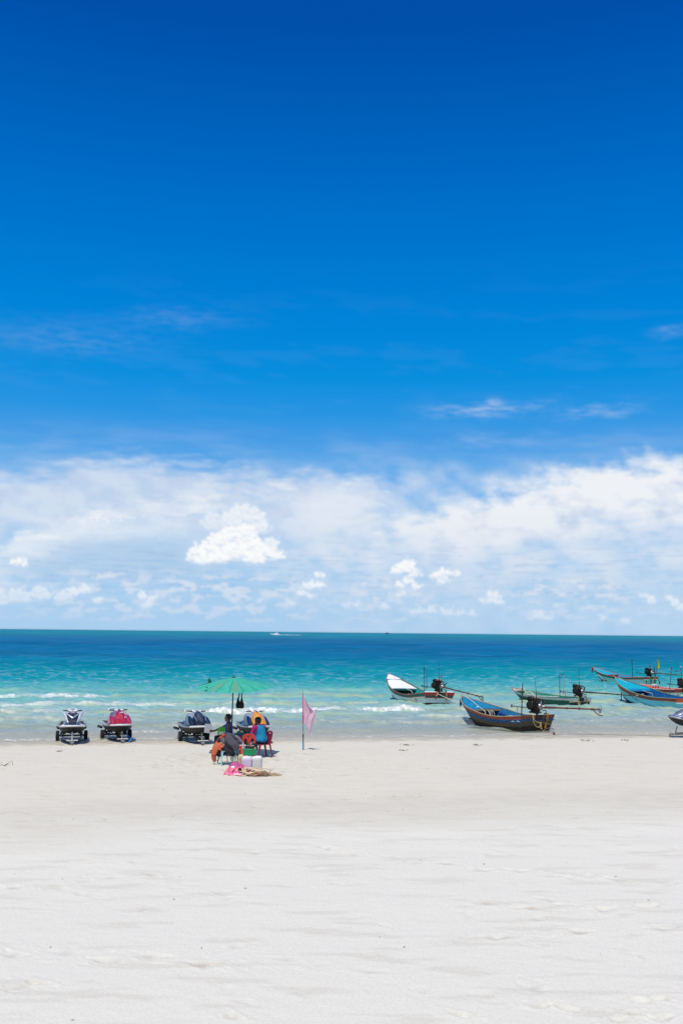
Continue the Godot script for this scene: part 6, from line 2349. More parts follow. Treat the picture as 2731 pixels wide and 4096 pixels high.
func make_ropes() -> void:
	var r := RandomNumberGenerator.new()
	r.seed = 14
	# the thick rope, thrown in loose loops
	var path := []
	for k in 40:
		var t := k * 0.83
		var big := 0.20 + 0.10 * sin(k * 1.7) + 0.05 * r.randf()
		path.append(Vector3(cos(t) * big * 1.15 + 0.08 * sin(k * 0.31), 0.03 + absf(sin(k * 0.83 + 0.6)) * 0.20 * (0.4 + 0.6 * r.randf()) + 0.02 * r.randf(), sin(t) * big * 0.65 + 0.05 * cos(k * 0.5)))
	path.append(Vector3(-0.34, 0.02, 0.2))
	path.append(Vector3(-0.42, 0.03, 0.26))
	var s := Shape.new()
	for p in path.size():
		path[p] = (path[p] as Vector3) + Vector3(-2.33, 0, -28.5)
	s.tube(rope_path(path, 7), 0.0145, 6)
	lone("rope_coil", s, mat("rope beige", "#e8d3b4", 0.95, 0.0, 0.2, 8.0), "heap of pale beige rope in loose loops before the jerrycans", "rope")
	path = []
	for k in 24:
		var t := k * 0.83
		var big := 0.26 + 0.08 * sin(k * 1.3 + 1.0)
		path.append(Vector3(-2.35 + cos(t + 0.4) * big * 1.2, 0.015 + 0.05 * r.randf() + absf(cos(k * 0.83)) * 0.06, -28.5 + sin(t + 0.4) * big * 0.7))
	s = Shape.new()
	s.tube(rope_path(path, 6), 0.010, 5)
	lone("rope_coil", s, mat("rope brown", "#b0926c", 0.95, 0.0, 0.2, 8.0), "darker brown rope under the pale loops before the jerrycans", "rope")
	# the heap of thin frayed line beside it
	path = []
	for k in 64:
		var t := k * 1.13 + r.randf() * 0.6
		var rad := r.randf_range(0.06, 0.30)
		path.append(Vector3(-1.93 + cos(t) * rad * 1.25, 0.012 + 0.11 * r.randf() * (1.0 - rad / 0.34), -28.62 + sin(t) * rad * 0.6))
	s = Shape.new()
	s.tube(rope_path(path, 4), 0.0075, 4)
	s.tube(rope_path([Vector3(-1.92, 0.1, -28.62), Vector3(-1.86, 0.16, -28.62), Vector3(-1.80, 0.24, -28.64)]), 0.006, 4)
	lone("net_line_heap", s, mat("line tan", "#dcc3a4", 0.95, 0.0, 0.2, 8.0), "tangle of thin tan line on the sand right of the rope", "rope")
	s = Shape.new()
	for q in [[-2.24, 0.05, -28.92, 0.05, "x"], [-2.20, 0.04, -28.90, 0.04, "y"]]:
		s.box(xf_at(Vector3(q[0], q[1], q[2]), Vector3(0.3, 0.5, 0.2)), Vector3(0.07, 0.06, 0.05), 0.012)
	lone("red_scrap", s, cloth("scrap red", "#d4606a"), "small red and white scrap at the foot of the right jerrycan", "scrap")


func make_flag() -> void:
	var o := thing("flag", "pink pennant drooping from a thin pole with a blue foot", "flag", "", Vector3(-1.24, 0, -35.1))
	var s := Shape.new()
	s.rod(Vector3(0.0, 0.55, 0), Vector3(-0.035, 1.98, 0), 0.011, 0.005)
	part("pole", s, mat("flag pole", "#33304a", 0.6), o)
	s = Shape.new()
	s.rod(Vector3(0.004, 0.22, 0), Vector3(0.0, 0.50, 0), 0.018, 0.016)
	s.rod(Vector3(0.004, 0.38, 0), Vector3(0.0, 0.52, 0), 0.024, 0.020)
	part("grip", s, mat("flag grip", "#1d1a26", 0.7), o)
	s = Shape.new()
	s.rod(Vector3(0.01, -0.2, 0), Vector3(0.004, 0.235, 0), 0.029, 0.027, 10)
	part("foot", s, mat("flag foot", "#1593bd", 0.4), o)
	# the cloth, held along the pole, its far corner blown out and its tail hanging
	var rows := 26
	var cols := 15
	var pts := PackedVector3Array()
	for k in rows:
		var v := k / (rows - 1.0)
		var top := Vector3(-0.034 + 0.03 * v, 1.87 - v * 1.0, 0.0)
		for j in cols:
			var u := j / (cols - 1.0)
			var reach: float = curve([[0.0, 0.01], [0.25, 0.12], [0.45, 0.27], [0.58, 0.42], [0.66, 0.42], [0.76, 0.35], [0.88, 0.32], [1.0, 0.29]], v)
			var low: float = curve([[0.0, 0.0], [0.4, 0.02], [0.6, 0.03], [0.8, 0.22], [0.9, 0.38], [1.0, 0.46]], v)
			var fold := sin(u * 13.0 + v * 5.0) * 0.035 * smoothstep(0.0, 0.4, v) * (0.4 + u)
			var sway := 0.10 * u * sin(v * 2.2)
			pts.append(top + Vector3(reach * u + 0.012 * sin(u * 9.0 + v * 9.0) * v, -low * u * u, fold + sway))
	var tri := PackedInt32Array()
	for k in rows - 1:
		for j in cols - 1:
			var a := k * cols + j
			tri.append_array(PackedInt32Array([a, a + 1, a + cols, a + 1, a + cols + 1, a + cols]))
	s = Shape.new()
	s.put(pts, tri, true, false)
	var m := cloth("flag pink", "#ffd5e7", 0.2)
	m.backlight_enabled = true
	m.backlight = Color(0.5, 0.41, 0.46)
	part("cloth", s, m, o)
	s = Shape.new()
	s.rod(Vector3(-0.035, 1.86, 0.004), Vector3(-0.012, 1.12, 0.004), 0.014, 0.02)
	s.rod(Vector3(-0.016, 1.12, 0.004), Vector3(-0.006, 0.86, 0.004), 0.026, 0.018)
	part("sleeve", s, cloth("flag sleeve", "#e2579c"), o)
	s = Shape.new()
	s.tube(rope_path([Vector3(0.36, 1.30, 0.08), Vector3(0.41, 1.31, 0.09), Vector3(0.45, 1.33, 0.08)]), 0.012, 5)
	part("corner_tie", s, cloth("flag sleeve", "#e2579c"), o)


func make_camp() -> void:
	make_parasol()
	make_table()
	var green := mat("chair green", "#35b81c", 0.4)
	var orange := mat("chair orange red", "#ec3f2f", 0.4)
	var maroon := mat("chair maroon", "#861a32", 0.4)
	var mint := mat("chair mint", "#a4cfca", 0.45)
	plastic_chair("plastic_chair", "bright green plastic chair beside the man in the blue vest", green, Vector3(-3.80, 0, -34.15), deg_to_rad(-12), "slats")
	plastic_chair("plastic_chair", "orange-red plastic chair with a heart cut in its back", orange, Vector3(-2.86, 0, -31.95), deg_to_rad(12), "heart")
	plastic_chair("plastic_chair", "dark red plastic chair under the man in the teal shirt", maroon, Vector3(-2.46, 0, -32.65), deg_to_rad(118), "handle")
	plastic_chair("plastic_chair", "pale mint plastic chair heaped with life jackets", mint, Vector3(-3.38, 0, -30.85), deg_to_rad(200), "slats")
	var s := Shape.new()
	s.lathe(xf_at(Vector3(-3.64, 0, -33.92)), [Vector2(0.16, 0.0), Vector2(0.165, 0.02), Vector2(0.14, 0.40), Vector2(0.15, 0.42), Vector2(0.14, 0.44)], 18)
	lone("stool", s, mat("stool dark", "#2a2f45", 0.5), "dark stool under the man in the blue vest", "stool")
	make_jackets()
	make_goods()
	make_pink_bag()
	make_ropes()
	make_flag()


# ---------------------------------------------------------------- people

class Flesh:
	# tapered capsules joined by a smooth minimum, meshed as surface nets
	var bones := []          # a, b, radius at a, radius at b, flattening axis or zero, blend
	var planes := []         # point, normal: what lies on the normal's side is cut away
	var rough := 0.0
	var noise: FastNoiseLite

	func bone(a: Vector3, b: Vector3, ra: float, rb := -1.0, flat := Vector3.ZERO, blend := 0.03) -> void:
		bones.append([a, b, ra, ra if rb < 0.0 else rb, flat, blend])

	func cut(at: Vector3, normal: Vector3) -> void:
		planes.append([at, normal.normalized()])

	func mesh_into(s: Shape, cell: float, grow := 0.0) -> void:
		var lo := Vector3.ONE * 1e9
		var hi := Vector3.ONE * -1e9
		for q in bones:
			var r: float = maxf(q[2], q[3]) + grow + cell * 3.0
			for p in [q[0], q[1]]:
				lo = lo.min(p - Vector3.ONE * r)
				hi = hi.max(p + Vector3.ONE * r)
		var nx := int((hi.x - lo.x) / cell) + 2
		var ny := int((hi.y - lo.y) / cell) + 2
		var nz := int((hi.z - lo.z) / cell) + 2
		var f := PackedFloat32Array()
		f.resize(nx * ny * nz)
		f.fill(1.0)
		for q in bones:
			var a: Vector3 = q[0]
			var b: Vector3 = q[1]
			var ra: float = q[2] + grow
			var rb: float = q[3] + grow
			var flat: Vector3 = q[4]
			var blend: float = q[5]
			var r := maxf(ra, rb) + blend + cell * 2.0
			var l := ((a.min(b) - Vector3.ONE * r) - lo) / cell
			var h := ((a.max(b) + Vector3.ONE * r) - lo) / cell
			var ab := b - a
			var len2 := maxf(ab.length_squared(), 1e-9)
			var squeeze := flat.length()
			var axis := flat.normalized()
			for z in range(maxi(0, int(l.z)), mini(nz, int(h.z) + 1)):
				for y in range(maxi(0, int(l.y)), mini(ny, int(h.y) + 1)):
					var row := (z * ny + y) * nx
					for x in range(maxi(0, int(l.x)), mini(nx, int(h.x) + 1)):
						var p := lo + Vector3(x, y, z) * cell
						var t := clampf((p - a).dot(ab) / len2, 0.0, 1.0)
						var d := p - (a + ab * t)
						if squeeze > 0.0:
							d += axis * (d.dot(axis) * (squeeze - 1.0))
						var v := d.length() - lerpf(ra, rb, t)
						var old := f[row + x]
						var m := clampf(0.5 + 0.5 * (old - v) / blend, 0.0, 1.0)
						f[row + x] = lerpf(old, v, m) - blend * m * (1.0 - m)
		if not planes.is_empty() or rough > 0.0:
			for z in nz:
				for y in ny:
					for x in nx:
						var k := (z * ny + y) * nx + x
						if f[k] < cell * 4.0:
							var p := lo + Vector3(x, y, z) * cell
							if rough > 0.0:
								f[k] += noise.get_noise_3dv(p) * rough
							for c in planes:
								f[k] = maxf(f[k], (p - c[0]).dot(c[1]))
		var at := PackedInt32Array()
		at.resize(nx * ny * nz)
		at.fill(-1)
		var pts := PackedVector3Array()
		var step := [0, 1, nx, nx + 1, nx * ny, nx * ny + 1, nx * ny + nx, nx * ny + nx + 1]
		var offs := [Vector3(0, 0, 0), Vector3(1, 0, 0), Vector3(0, 1, 0), Vector3(1, 1, 0), Vector3(0, 0, 1), Vector3(1, 0, 1), Vector3(0, 1, 1), Vector3(1, 1, 1)]
		var edges := [[0, 1], [2, 3], [4, 5], [6, 7], [0, 2], [1, 3], [4, 6], [5, 7], [0, 4], [1, 5], [2, 6], [3, 7]]
		for z in nz - 1:
			for y in ny - 1:
				for x in nx - 1:
					var k := (z * ny + y) * nx + x
					var n := 0
					for c in step:
						if f[k + c] < 0.0:
							n += 1
					if n == 0 or n == 8:
						continue
					var sum := Vector3.ZERO
					var count := 0
					for e in edges:
						var fa := f[k + step[e[0]]]
						var fb := f[k + step[e[1]]]
						if (fa < 0.0) != (fb < 0.0):
							sum += (offs[e[0]] as Vector3).lerp(offs[e[1]], fa / (fa - fb))
							count += 1
					at[k] = pts.size()
					pts.append(lo + (Vector3(x, y, z) + sum / count) * cell)
		var tri := PackedInt32Array()
		var sx := [1, nx, nx * ny]
		for z in range(1, nz - 1):
			for y in range(1, ny - 1):
				for x in range(1, nx - 1):
					var k := (z * ny + y) * nx + x
					for ax in 3:
						var k2: int = k + sx[ax]
						if (f[k] < 0.0) == (f[k2] < 0.0):
							continue
						var u: int = sx[(ax + 1) % 3]
						var w: int = sx[(ax + 2) % 3]
						var q := [at[k], at[k - u], at[k - u - w], at[k - w]]
						if q.min() < 0:
							continue
						if f[k] < 0.0:
							tri.append_array(PackedInt32Array([q[0], q[1], q[2], q[0], q[2], q[3]]))
						else:
							tri.append_array(PackedInt32Array([q[0], q[2], q[1], q[0], q[3], q[2]]))
		s.put(pts, tri, true, true)


var man := {}        # the frame of the person being built: fwd, right


func at_(f: float, u: float, r: float) -> Vector3:
	return man.fwd * f + Vector3.UP * u + man.right * r


func hand_bones(fl: Flesh, wrist: Vector3, along_: Vector3, palm_normal: Vector3, curl: float, thumb_side: float) -> void:
	var d := along_.normalized()
	var n := (palm_normal - d * palm_normal.dot(d)).normalized()
	var side := d.cross(n) * thumb_side
	var palm := wrist + d * 0.045
	fl.bone(wrist, palm + d * 0.035, 0.026, 0.034, n * 1.9, 0.012)
	for k in 4:
		var off := (k - 1.5) * 0.019
		var long: float = [0.068, 0.078, 0.072, 0.056][k]
		var p0 := palm + d * 0.035 - side * off
		var bend := d.rotated(d.cross(n).normalized(), -curl)
		var p1 := p0 + d.lerp(bend, 0.5).normalized() * long * 0.45
		var p2 := p1 + bend * long * 0.35
		var p3 := p2 + bend.rotated(d.cross(n).normalized(), -curl * 0.8) * long * 0.28
		fl.bone(p0, p1, 0.0095, 0.0088, Vector3.ZERO, 0.006)
		fl.bone(p1, p2, 0.0088, 0.0082, Vector3.ZERO, 0.004)
		fl.bone(p2, p3, 0.0082, 0.0072, Vector3.ZERO, 0.004)
	var t0 := wrist + d * 0.02 + side * 0.024
	var t1 := t0 + (d * 0.7 + side * 0.7 + n * 0.2).normalized() * 0.036
	var t2 := t1 + (d * 0.95 + side * 0.1 + n * 0.35).normalized() * 0.032
	fl.bone(t0, t1, 0.0125, 0.0105, Vector3.ZERO, 0.01)
	fl.bone(t1, t2, 0.0105, 0.0085, Vector3.ZERO, 0.004)


func head_bones(fl: Flesh, c: Vector3, fw: Vector3, rt: Vector3, up: Vector3) -> void:
	# a head about 0.23 m tall round its middle c
	fl.bone(c + up * 0.035 - fw * 0.025, c + up * 0.035 + fw * 0.022, 0.080, 0.074, rt * 1.06, 0.02)
	fl.bone(c - up * 0.03 + fw * 0.03, c - up * 0.082 + fw * 0.052, 0.055, 0.030, rt * 0.98, 0.03)
	fl.bone(c - up * 0.02 - fw * 0.01, c - up * 0.06 + fw * 0.03, 0.058, 0.05, rt * 1.0, 0.03)
	fl.bone(c + up * 0.012 + fw * 0.088, c - up * 0.026 + fw * 0.112, 0.009, 0.014, Vector3.ZERO, 0.016)      # nose
	fl.bone(c + up * 0.022 + fw * 0.082 - rt * 0.03, c + up * 0.022 + fw * 0.082 + rt * 0.03, 0.014, 0.014, Vector3.ZERO, 0.014)   # brow
	fl.bone(c - up * 0.052 + fw * 0.086 - rt * 0.018, c - up * 0.052 + fw * 0.086 + rt * 0.018, 0.010, 0.010, up * 1.3, 0.012)    # lips
	for sd in [-1.0, 1.0]:
		var e: Vector3 = c + rt * sd * 0.076 - fw * 0.006
		fl.bone(e + up * 0.022 - fw * 0.006, e - up * 0.022 + fw * 0.004, 0.014, 0.009, rt * 1.5, 0.01)
	fl.bone(c - up * 0.05 - fw * 0.02, c - up * 0.15 - fw * 0.045, 0.052, 0.056, Vector3.ZERO, 0.03)


func build_person(label: String, at: Vector3, fwd: Vector3, j: Dictionary) -> MeshInstance3D:
	man = {"fwd": fwd.normalized(), "right": fwd.normalized().cross(Vector3.UP)}
	var big: float = j.big
	var skin: Material = j.skin
	var body := Flesh.new()
	var hip := at_(0.0, j.seat + 0.085, 0.0)
	var waist := at_(j.lean * 0.35, j.seat + 0.24, 0.0)
	var chest := at_(j.lean * 0.8, j.seat + 0.40, 0.0)
	var neck := at_(j.lean * 1.0, j.seat + 0.535, 0.0)
	var side: Vector3 = man.right
	body.bone(hip - side * 0.06, hip + side * 0.06, 0.105 * big, 0.105 * big, Vector3.ZERO, 0.05)
	body.bone(hip, waist, 0.115 * big, 0.112 * big, man.fwd * 1.12, 0.06)
	body.bone(waist, chest, 0.115 * big, 0.125 * big, man.fwd * 1.15, 0.06)
	body.bone(chest - side * 0.06, chest + side * 0.06, 0.105 * big, 0.105 * big, man.fwd * 1.1, 0.06)
	body.bone(chest, neck, 0.10, 0.062, Vector3.ZERO, 0.06)
	var sh := {}
	for s in [-1.0, 1.0]:
		var shoulder: Vector3 = at_(j.lean, j.seat + 0.49, s * 0.165 * big)
		sh[s] = shoulder
		body.bone(neck - Vector3.UP * 0.03, shoulder, 0.055, 0.058 * big, Vector3.ZERO, 0.05)
		var arm: Array = j.arms[0] if s < 0 else j.arms[1]
		body.bone(shoulder, arm[0], 0.052 * big, 0.040, Vector3.ZERO, 0.03)
		body.bone(arm[0], arm[1], 0.041, 0.027, Vector3.ZERO, 0.02)
		var leg: Array = j.legs[0] if s < 0 else j.legs[1]
		var hj: Vector3 = hip + side * s * 0.085
		body.bone(hj, leg[0], 0.088 * big, 0.058, Vector3.ZERO, 0.04)
		body.bone(leg[0], leg[0].lerp(leg[1], 0.35), 0.056, 0.056, Vector3.ZERO, 0.02)
		body.bone(leg[0].lerp(leg[1], 0.35), leg[1], 0.056, 0.037, Vector3.ZERO, 0.02)
		body.bone(leg[1] - Vector3.UP * 0.02, leg[2], 0.040, 0.026, Vector3.UP * 1.2, 0.02)
	var s := Shape.new()
	body.mesh_into(s, 0.013)
	var hc: Vector3 = neck + man.fwd * j.head_fwd + Vector3.UP * 0.155
	var hf: Vector3 = j.look
	var hr := hf.cross(Vector3.UP).normalized()
	var hu := hr.cross(hf).normalized()
	var head := Flesh.new()
	head_bones(head, hc, hf, hr, hu)
	head.bone(hc - hu * 0.1 - hf * 0.03, neck - Vector3.UP * 0.02, 0.054, 0.06, Vector3.ZERO, 0.03)
	head.mesh_into(s, 0.006)
	for sd in [0, 1]:
		var arm: Array = j.arms[sd]
		var hand := Flesh.new()
		hand.bone(arm[1] - (arm[1] - arm[0]).normalized() * 0.05, arm[1], 0.03, 0.026, Vector3.ZERO, 0.01)
		hand_bones(hand, arm[1], arm[2], arm[3], arm[4], -1.0 if sd == 0 else 1.0)
		hand.mesh_into(s, 0.004)
	var o := part("person", s, skin, self)
	tag(o, label, "person")
	o.position = at
	# eyes, brows and mouth
	for sd in [-1.0, 1.0]:
		s = Shape.new()
		s.ball(hc + hu * 0.004 + hf * 0.082 + hr * sd * 0.031, Vector3.ONE * 0.0115, 6)
		var eye := part("eye", s, mat("eye white", "#d9d2c8", 0.3), o)
		s = Shape.new()
		s.ball(hc + hu * 0.004 + hf * 0.0905 + hr * sd * 0.031, Vector3.ONE * 0.0055, 6)
		part("pupil", s, mat("pupil", "#120c0a", 0.2), eye)
		s = Shape.new()
		s.tube([hc + hu * 0.026 + hf * 0.09 + hr * sd * 0.012, hc + hu * 0.031 + hf * 0.092 + hr * sd * 0.03, hc + hu * 0.025 + hf * 0.08 + hr * sd * 0.048], 0.0045, 5)
		part("eyebrow", s, j.hair_m, o)
	s = Shape.new()
	s.tube([hc - hu * 0.052 + hf * 0.094 - hr * 0.02, hc - hu * 0.053 + hf * 0.099, hc - hu * 0.052 + hf * 0.094 + hr * 0.02], 0.003, 5)
	part("mouth", s, mat("lips", "#5b2c27", 0.6), o)
	# hair
	var hair := Flesh.new()
	hair.noise = FastNoiseLite.new()
	hair.noise.seed = 6
	hair.noise.frequency = 38.0
	hair.rough = j.hair_rough
	hair.bone(hc + hu * 0.042 - hf * 0.028, hc + hu * 0.046 + hf * 0.020, 0.090 + j.hair, 0.082 + j.hair, hr * 1.05, 0.02)
	hair.bone(hc - hu * 0.02 - hf * 0.045, hc + hu * 0.02 - hf * 0.03, 0.058 + j.hair, 0.07 + j.hair, hr * 0.95, 0.03)
	hair.cut(hc + hf * 0.052 + hu * 0.055, (hf * 0.9 - hu * 0.55).normalized())
	hair.cut(hc - hu * 0.048, (-hu + hf * 0.75).normalized())
	s = Shape.new()
	hair.mesh_into(s, 0.006)
	part("hair", s, j.hair_m, o)
	# what covers the legs
	var tr := Flesh.new()
	for k in 2:
		var hj: Vector3 = hip + side * (-0.085 if k == 0 else 0.085)
		var leg: Array = j.legs[k]
		tr.bone(hj, leg[0], 0.094 * big, 0.066, Vector3.ZERO, 0.03)
		tr.bone(leg[0], leg[0].lerp(leg[1], j.trouser), 0.066, 0.062, Vector3.ZERO, 0.02)
	tr.bone(hip - side * 0.06, hip + side * 0.06, 0.118 * big, 0.118 * big, Vector3.ZERO, 0.05)
	tr.cut(at_(0, j.seat + 0.17, 0), Vector3.UP)
	s = Shape.new()
	tr.mesh_into(s, 0.013)
	part("trousers", s, j.trouser_m, o)
	# the top
	var top := Flesh.new()
	top.bone(hip - side * 0.06 + Vector3.UP * 0.02, hip + side * 0.06 + Vector3.UP * 0.02, 0.124 * big, 0.124 * big, Vector3.ZERO, 0.05)
	top.bone(hip, waist, 0.130 * big, 0.132 * big, man.fwd * 1.1, 0.06)
	top.bone(waist, chest, 0.134 * big, 0.140 * big, man.fwd * 1.12, 0.06)
	top.bone(chest - side * 0.07, chest + side * 0.07, 0.116 * big, 0.116 * big, man.fwd * 1.05, 0.06)
	top.bone(chest, neck - Vector3.UP * 0.02, 0.112, 0.075, Vector3.ZERO, 0.05)
	for q in [-1.0, 1.0]:
		top.bone(neck - Vector3.UP * 0.035, sh[q] - side * q * (0.0 if j.sleeves else 0.035), 0.066, 0.068 * big, Vector3.ZERO, 0.05)
	top.cut(neck + Vector3.UP * 0.035, Vector3.UP)
	top.cut(at_(0, j.seat + 0.02, 0), -Vector3.UP)
	top.noise = FastNoiseLite.new()
	top.noise.seed = 31
	top.noise.frequency = 7.0
	top.rough = 0.012
	if not j.sleeves:
		for q in [-1.0, 1.0]:
			top.cut(sh[q] + side * q * 0.012, side * q)
	s = Shape.new()
	top.mesh_into(s, 0.012)
	part(j.top_name, s, j.top_m, o)
	if j.sleeves:
		for k in 2:
			var q := -1.0 if k == 0 else 1.0
			var elbow: Vector3 = j.arms[k][0]
			var d := (elbow - sh[q] as Vector3).normalized()
			var sl := Flesh.new()
			sl.bone(sh[q], sh[q] + d * 0.19, 0.074 * big, 0.064, Vector3.ZERO, 0.02)
			sl.cut(sh[q] + d * 0.19, d)
			s = Shape.new()
			sl.mesh_into(s, 0.012)
			part("sleeve", s, j.sleeve_m, o)
			s = Shape.new()
			s.lathe(xf_along(sh[q] + d * 0.186, d), [Vector2(0.058, 0.0), Vector2(0.067, 0.002), Vector2(0.067, 0.022), Vector2(0.05, 0.024)], 14)
			part("cuff", s, j.top_m, o)
		s = Shape.new()
		s.lathe(xf_along(neck + Vector3.UP * 0.02, Vector3.UP + man.fwd * 0.25), [Vector2(0.078, -0.02), Vector2(0.076, 0.0), Vector2(0.068, 0.028), Vector2(0.060, 0.026)], 16)
		part("collar", s, j.sleeve_m, o)
	return o


func make_people() -> void:
	var skin_a := mat("skin brown", "#7a4a30", 0.55)
	var skin_b := mat("skin dark brown", "#5c3422", 0.55)
	var hair := mat("hair black", "#0f0c0d", 0.5)
	# the man in the blue vest, seen from his left side, holding out a white card with his far hand
	var fwd := Vector3(-1, 0, 0.05)
	man = {"fwd": fwd.normalized(), "right": fwd.normalized().cross(Vector3.UP)}
	var seat := 0.43
	var o := build_person("man in a blue sleeveless vest sitting at the table, holding out a white card", Vector3(-3.66, 0, -33.92), fwd, {
		"big": 0.96, "seat": seat, "lean": 0.03, "head_fwd": 0.035, "look": (man.fwd + Vector3(0, 0.05, 0) - man.right * 0.12).normalized(), "skin": skin_a, "hair": 0.004, "hair_rough": 0.014, "hair_m": hair,
		"arms": [[at_(0.02, 0.66, -0.21), at_(0.22, 0.55, -0.14), at_(1.0, -0.2, 0.3), at_(0.1, -1, 0), 0.5], [at_(0.29, 0.76, 0.25), at_(0.55, 0.665, 0.24), at_(1.0, -0.1, -0.05), at_(0.0, -0.3, -1.0), 0.9]],
		"legs": [[at_(0.42, 0.47, -0.12), at_(0.40, 0.09, -0.12), at_(0.56, 0.03, -0.12)], [at_(0.44, 0.47, 0.10), at_(0.46, 0.09, 0.12), at_(0.62, 0.03, 0.12)]],
		"trouser": 0.85, "trouser_m": cloth("trousers dark", "#20222c"), "sleeves": false, "top_name": "vest", "top_m": cloth("vest blue", "#1a4bbf")})
	var s := Shape.new()
	var wr := at_(0.53, 0.672, 0.24)
	s.lathe(xf_along(wr, at_(0.27, -0.1, 0)), [Vector2(0.029, -0.008), Vector2(0.032, 0.0), Vector2(0.029, 0.008)], 12)
	part("bracelet", s, mat("bracelet", "#2a1a18", 0.6), o)
	s = Shape.new()
	s.box(Transform3D(Basis.from_euler(Vector3(0.05, 0.2, -0.1)), Vector3(-4.41, 0.745, -34.16)), Vector3(0.235, 0.30, 0.006), 0.001)
	lone("white_card", s, mat("card white", "#b9bcc6", 0.5), "blank white card held out over the water's edge by the man in the vest", "card")
	# the man in the teal shirt, seen from behind
	fwd = Vector3(-0.86, 0, -0.52)
	man = {"fwd": fwd.normalized(), "right": fwd.normalized().cross(Vector3.UP)}
	o = build_person("man in a teal shirt with magenta sleeves sitting with his back turned", Vector3(-2.50, 0, -32.72), fwd, {
		"big": 1.34, "seat": 0.44, "lean": 0.10, "head_fwd": 0.05, "look": (man.fwd + Vector3(0, -0.1, 0) - man.right * 0.10).normalized(), "skin": skin_b, "hair": 0.002, "hair_rough": 0.004, "hair_m": hair,
		"arms": [[at_(0.19, 0.70, -0.30), at_(0.42, 0.70, -0.16), at_(1.0, 0.0, 0.25), at_(0, -1, 0), 0.4], [at_(0.22, 0.70, 0.30), at_(0.44, 0.71, 0.14), at_(1.0, 0.0, -0.3), at_(0, -1, 0), 0.4]],
		"legs": [[at_(0.40, 0.48, -0.14), at_(0.36, 0.09, -0.16), at_(0.53, 0.03, -0.17)], [at_(0.41, 0.48, 0.14), at_(0.44, 0.09, 0.16), at_(0.61, 0.03, 0.17)]],
		"trouser": 0.25, "trouser_m": cloth("trousers navy", "#16203f"), "sleeves": true, "top_name": "shirt", "top_m": cloth("shirt teal", "#0f93c4"), "sleeve_m": cloth("sleeve magenta", "#b3166f")})
	s = Shape.new()
	s.tube(rope_path([at_(0.13, 1.00, -0.10), at_(0.02, 1.01, -0.05), at_(-0.045, 0.96, 0.03), at_(-0.07, 0.90, 0.12), at_(-0.03, 0.84, 0.2), at_(0.06, 0.78, 0.26), at_(0.18, 0.72, 0.26)]), 0.018, 6, -1.0, 0.5)
	part("bag_strap", s, cloth("strap navy", "#1b2a4a"), o)


# ---------------------------------------------------------------- far out, and what lies on the sand

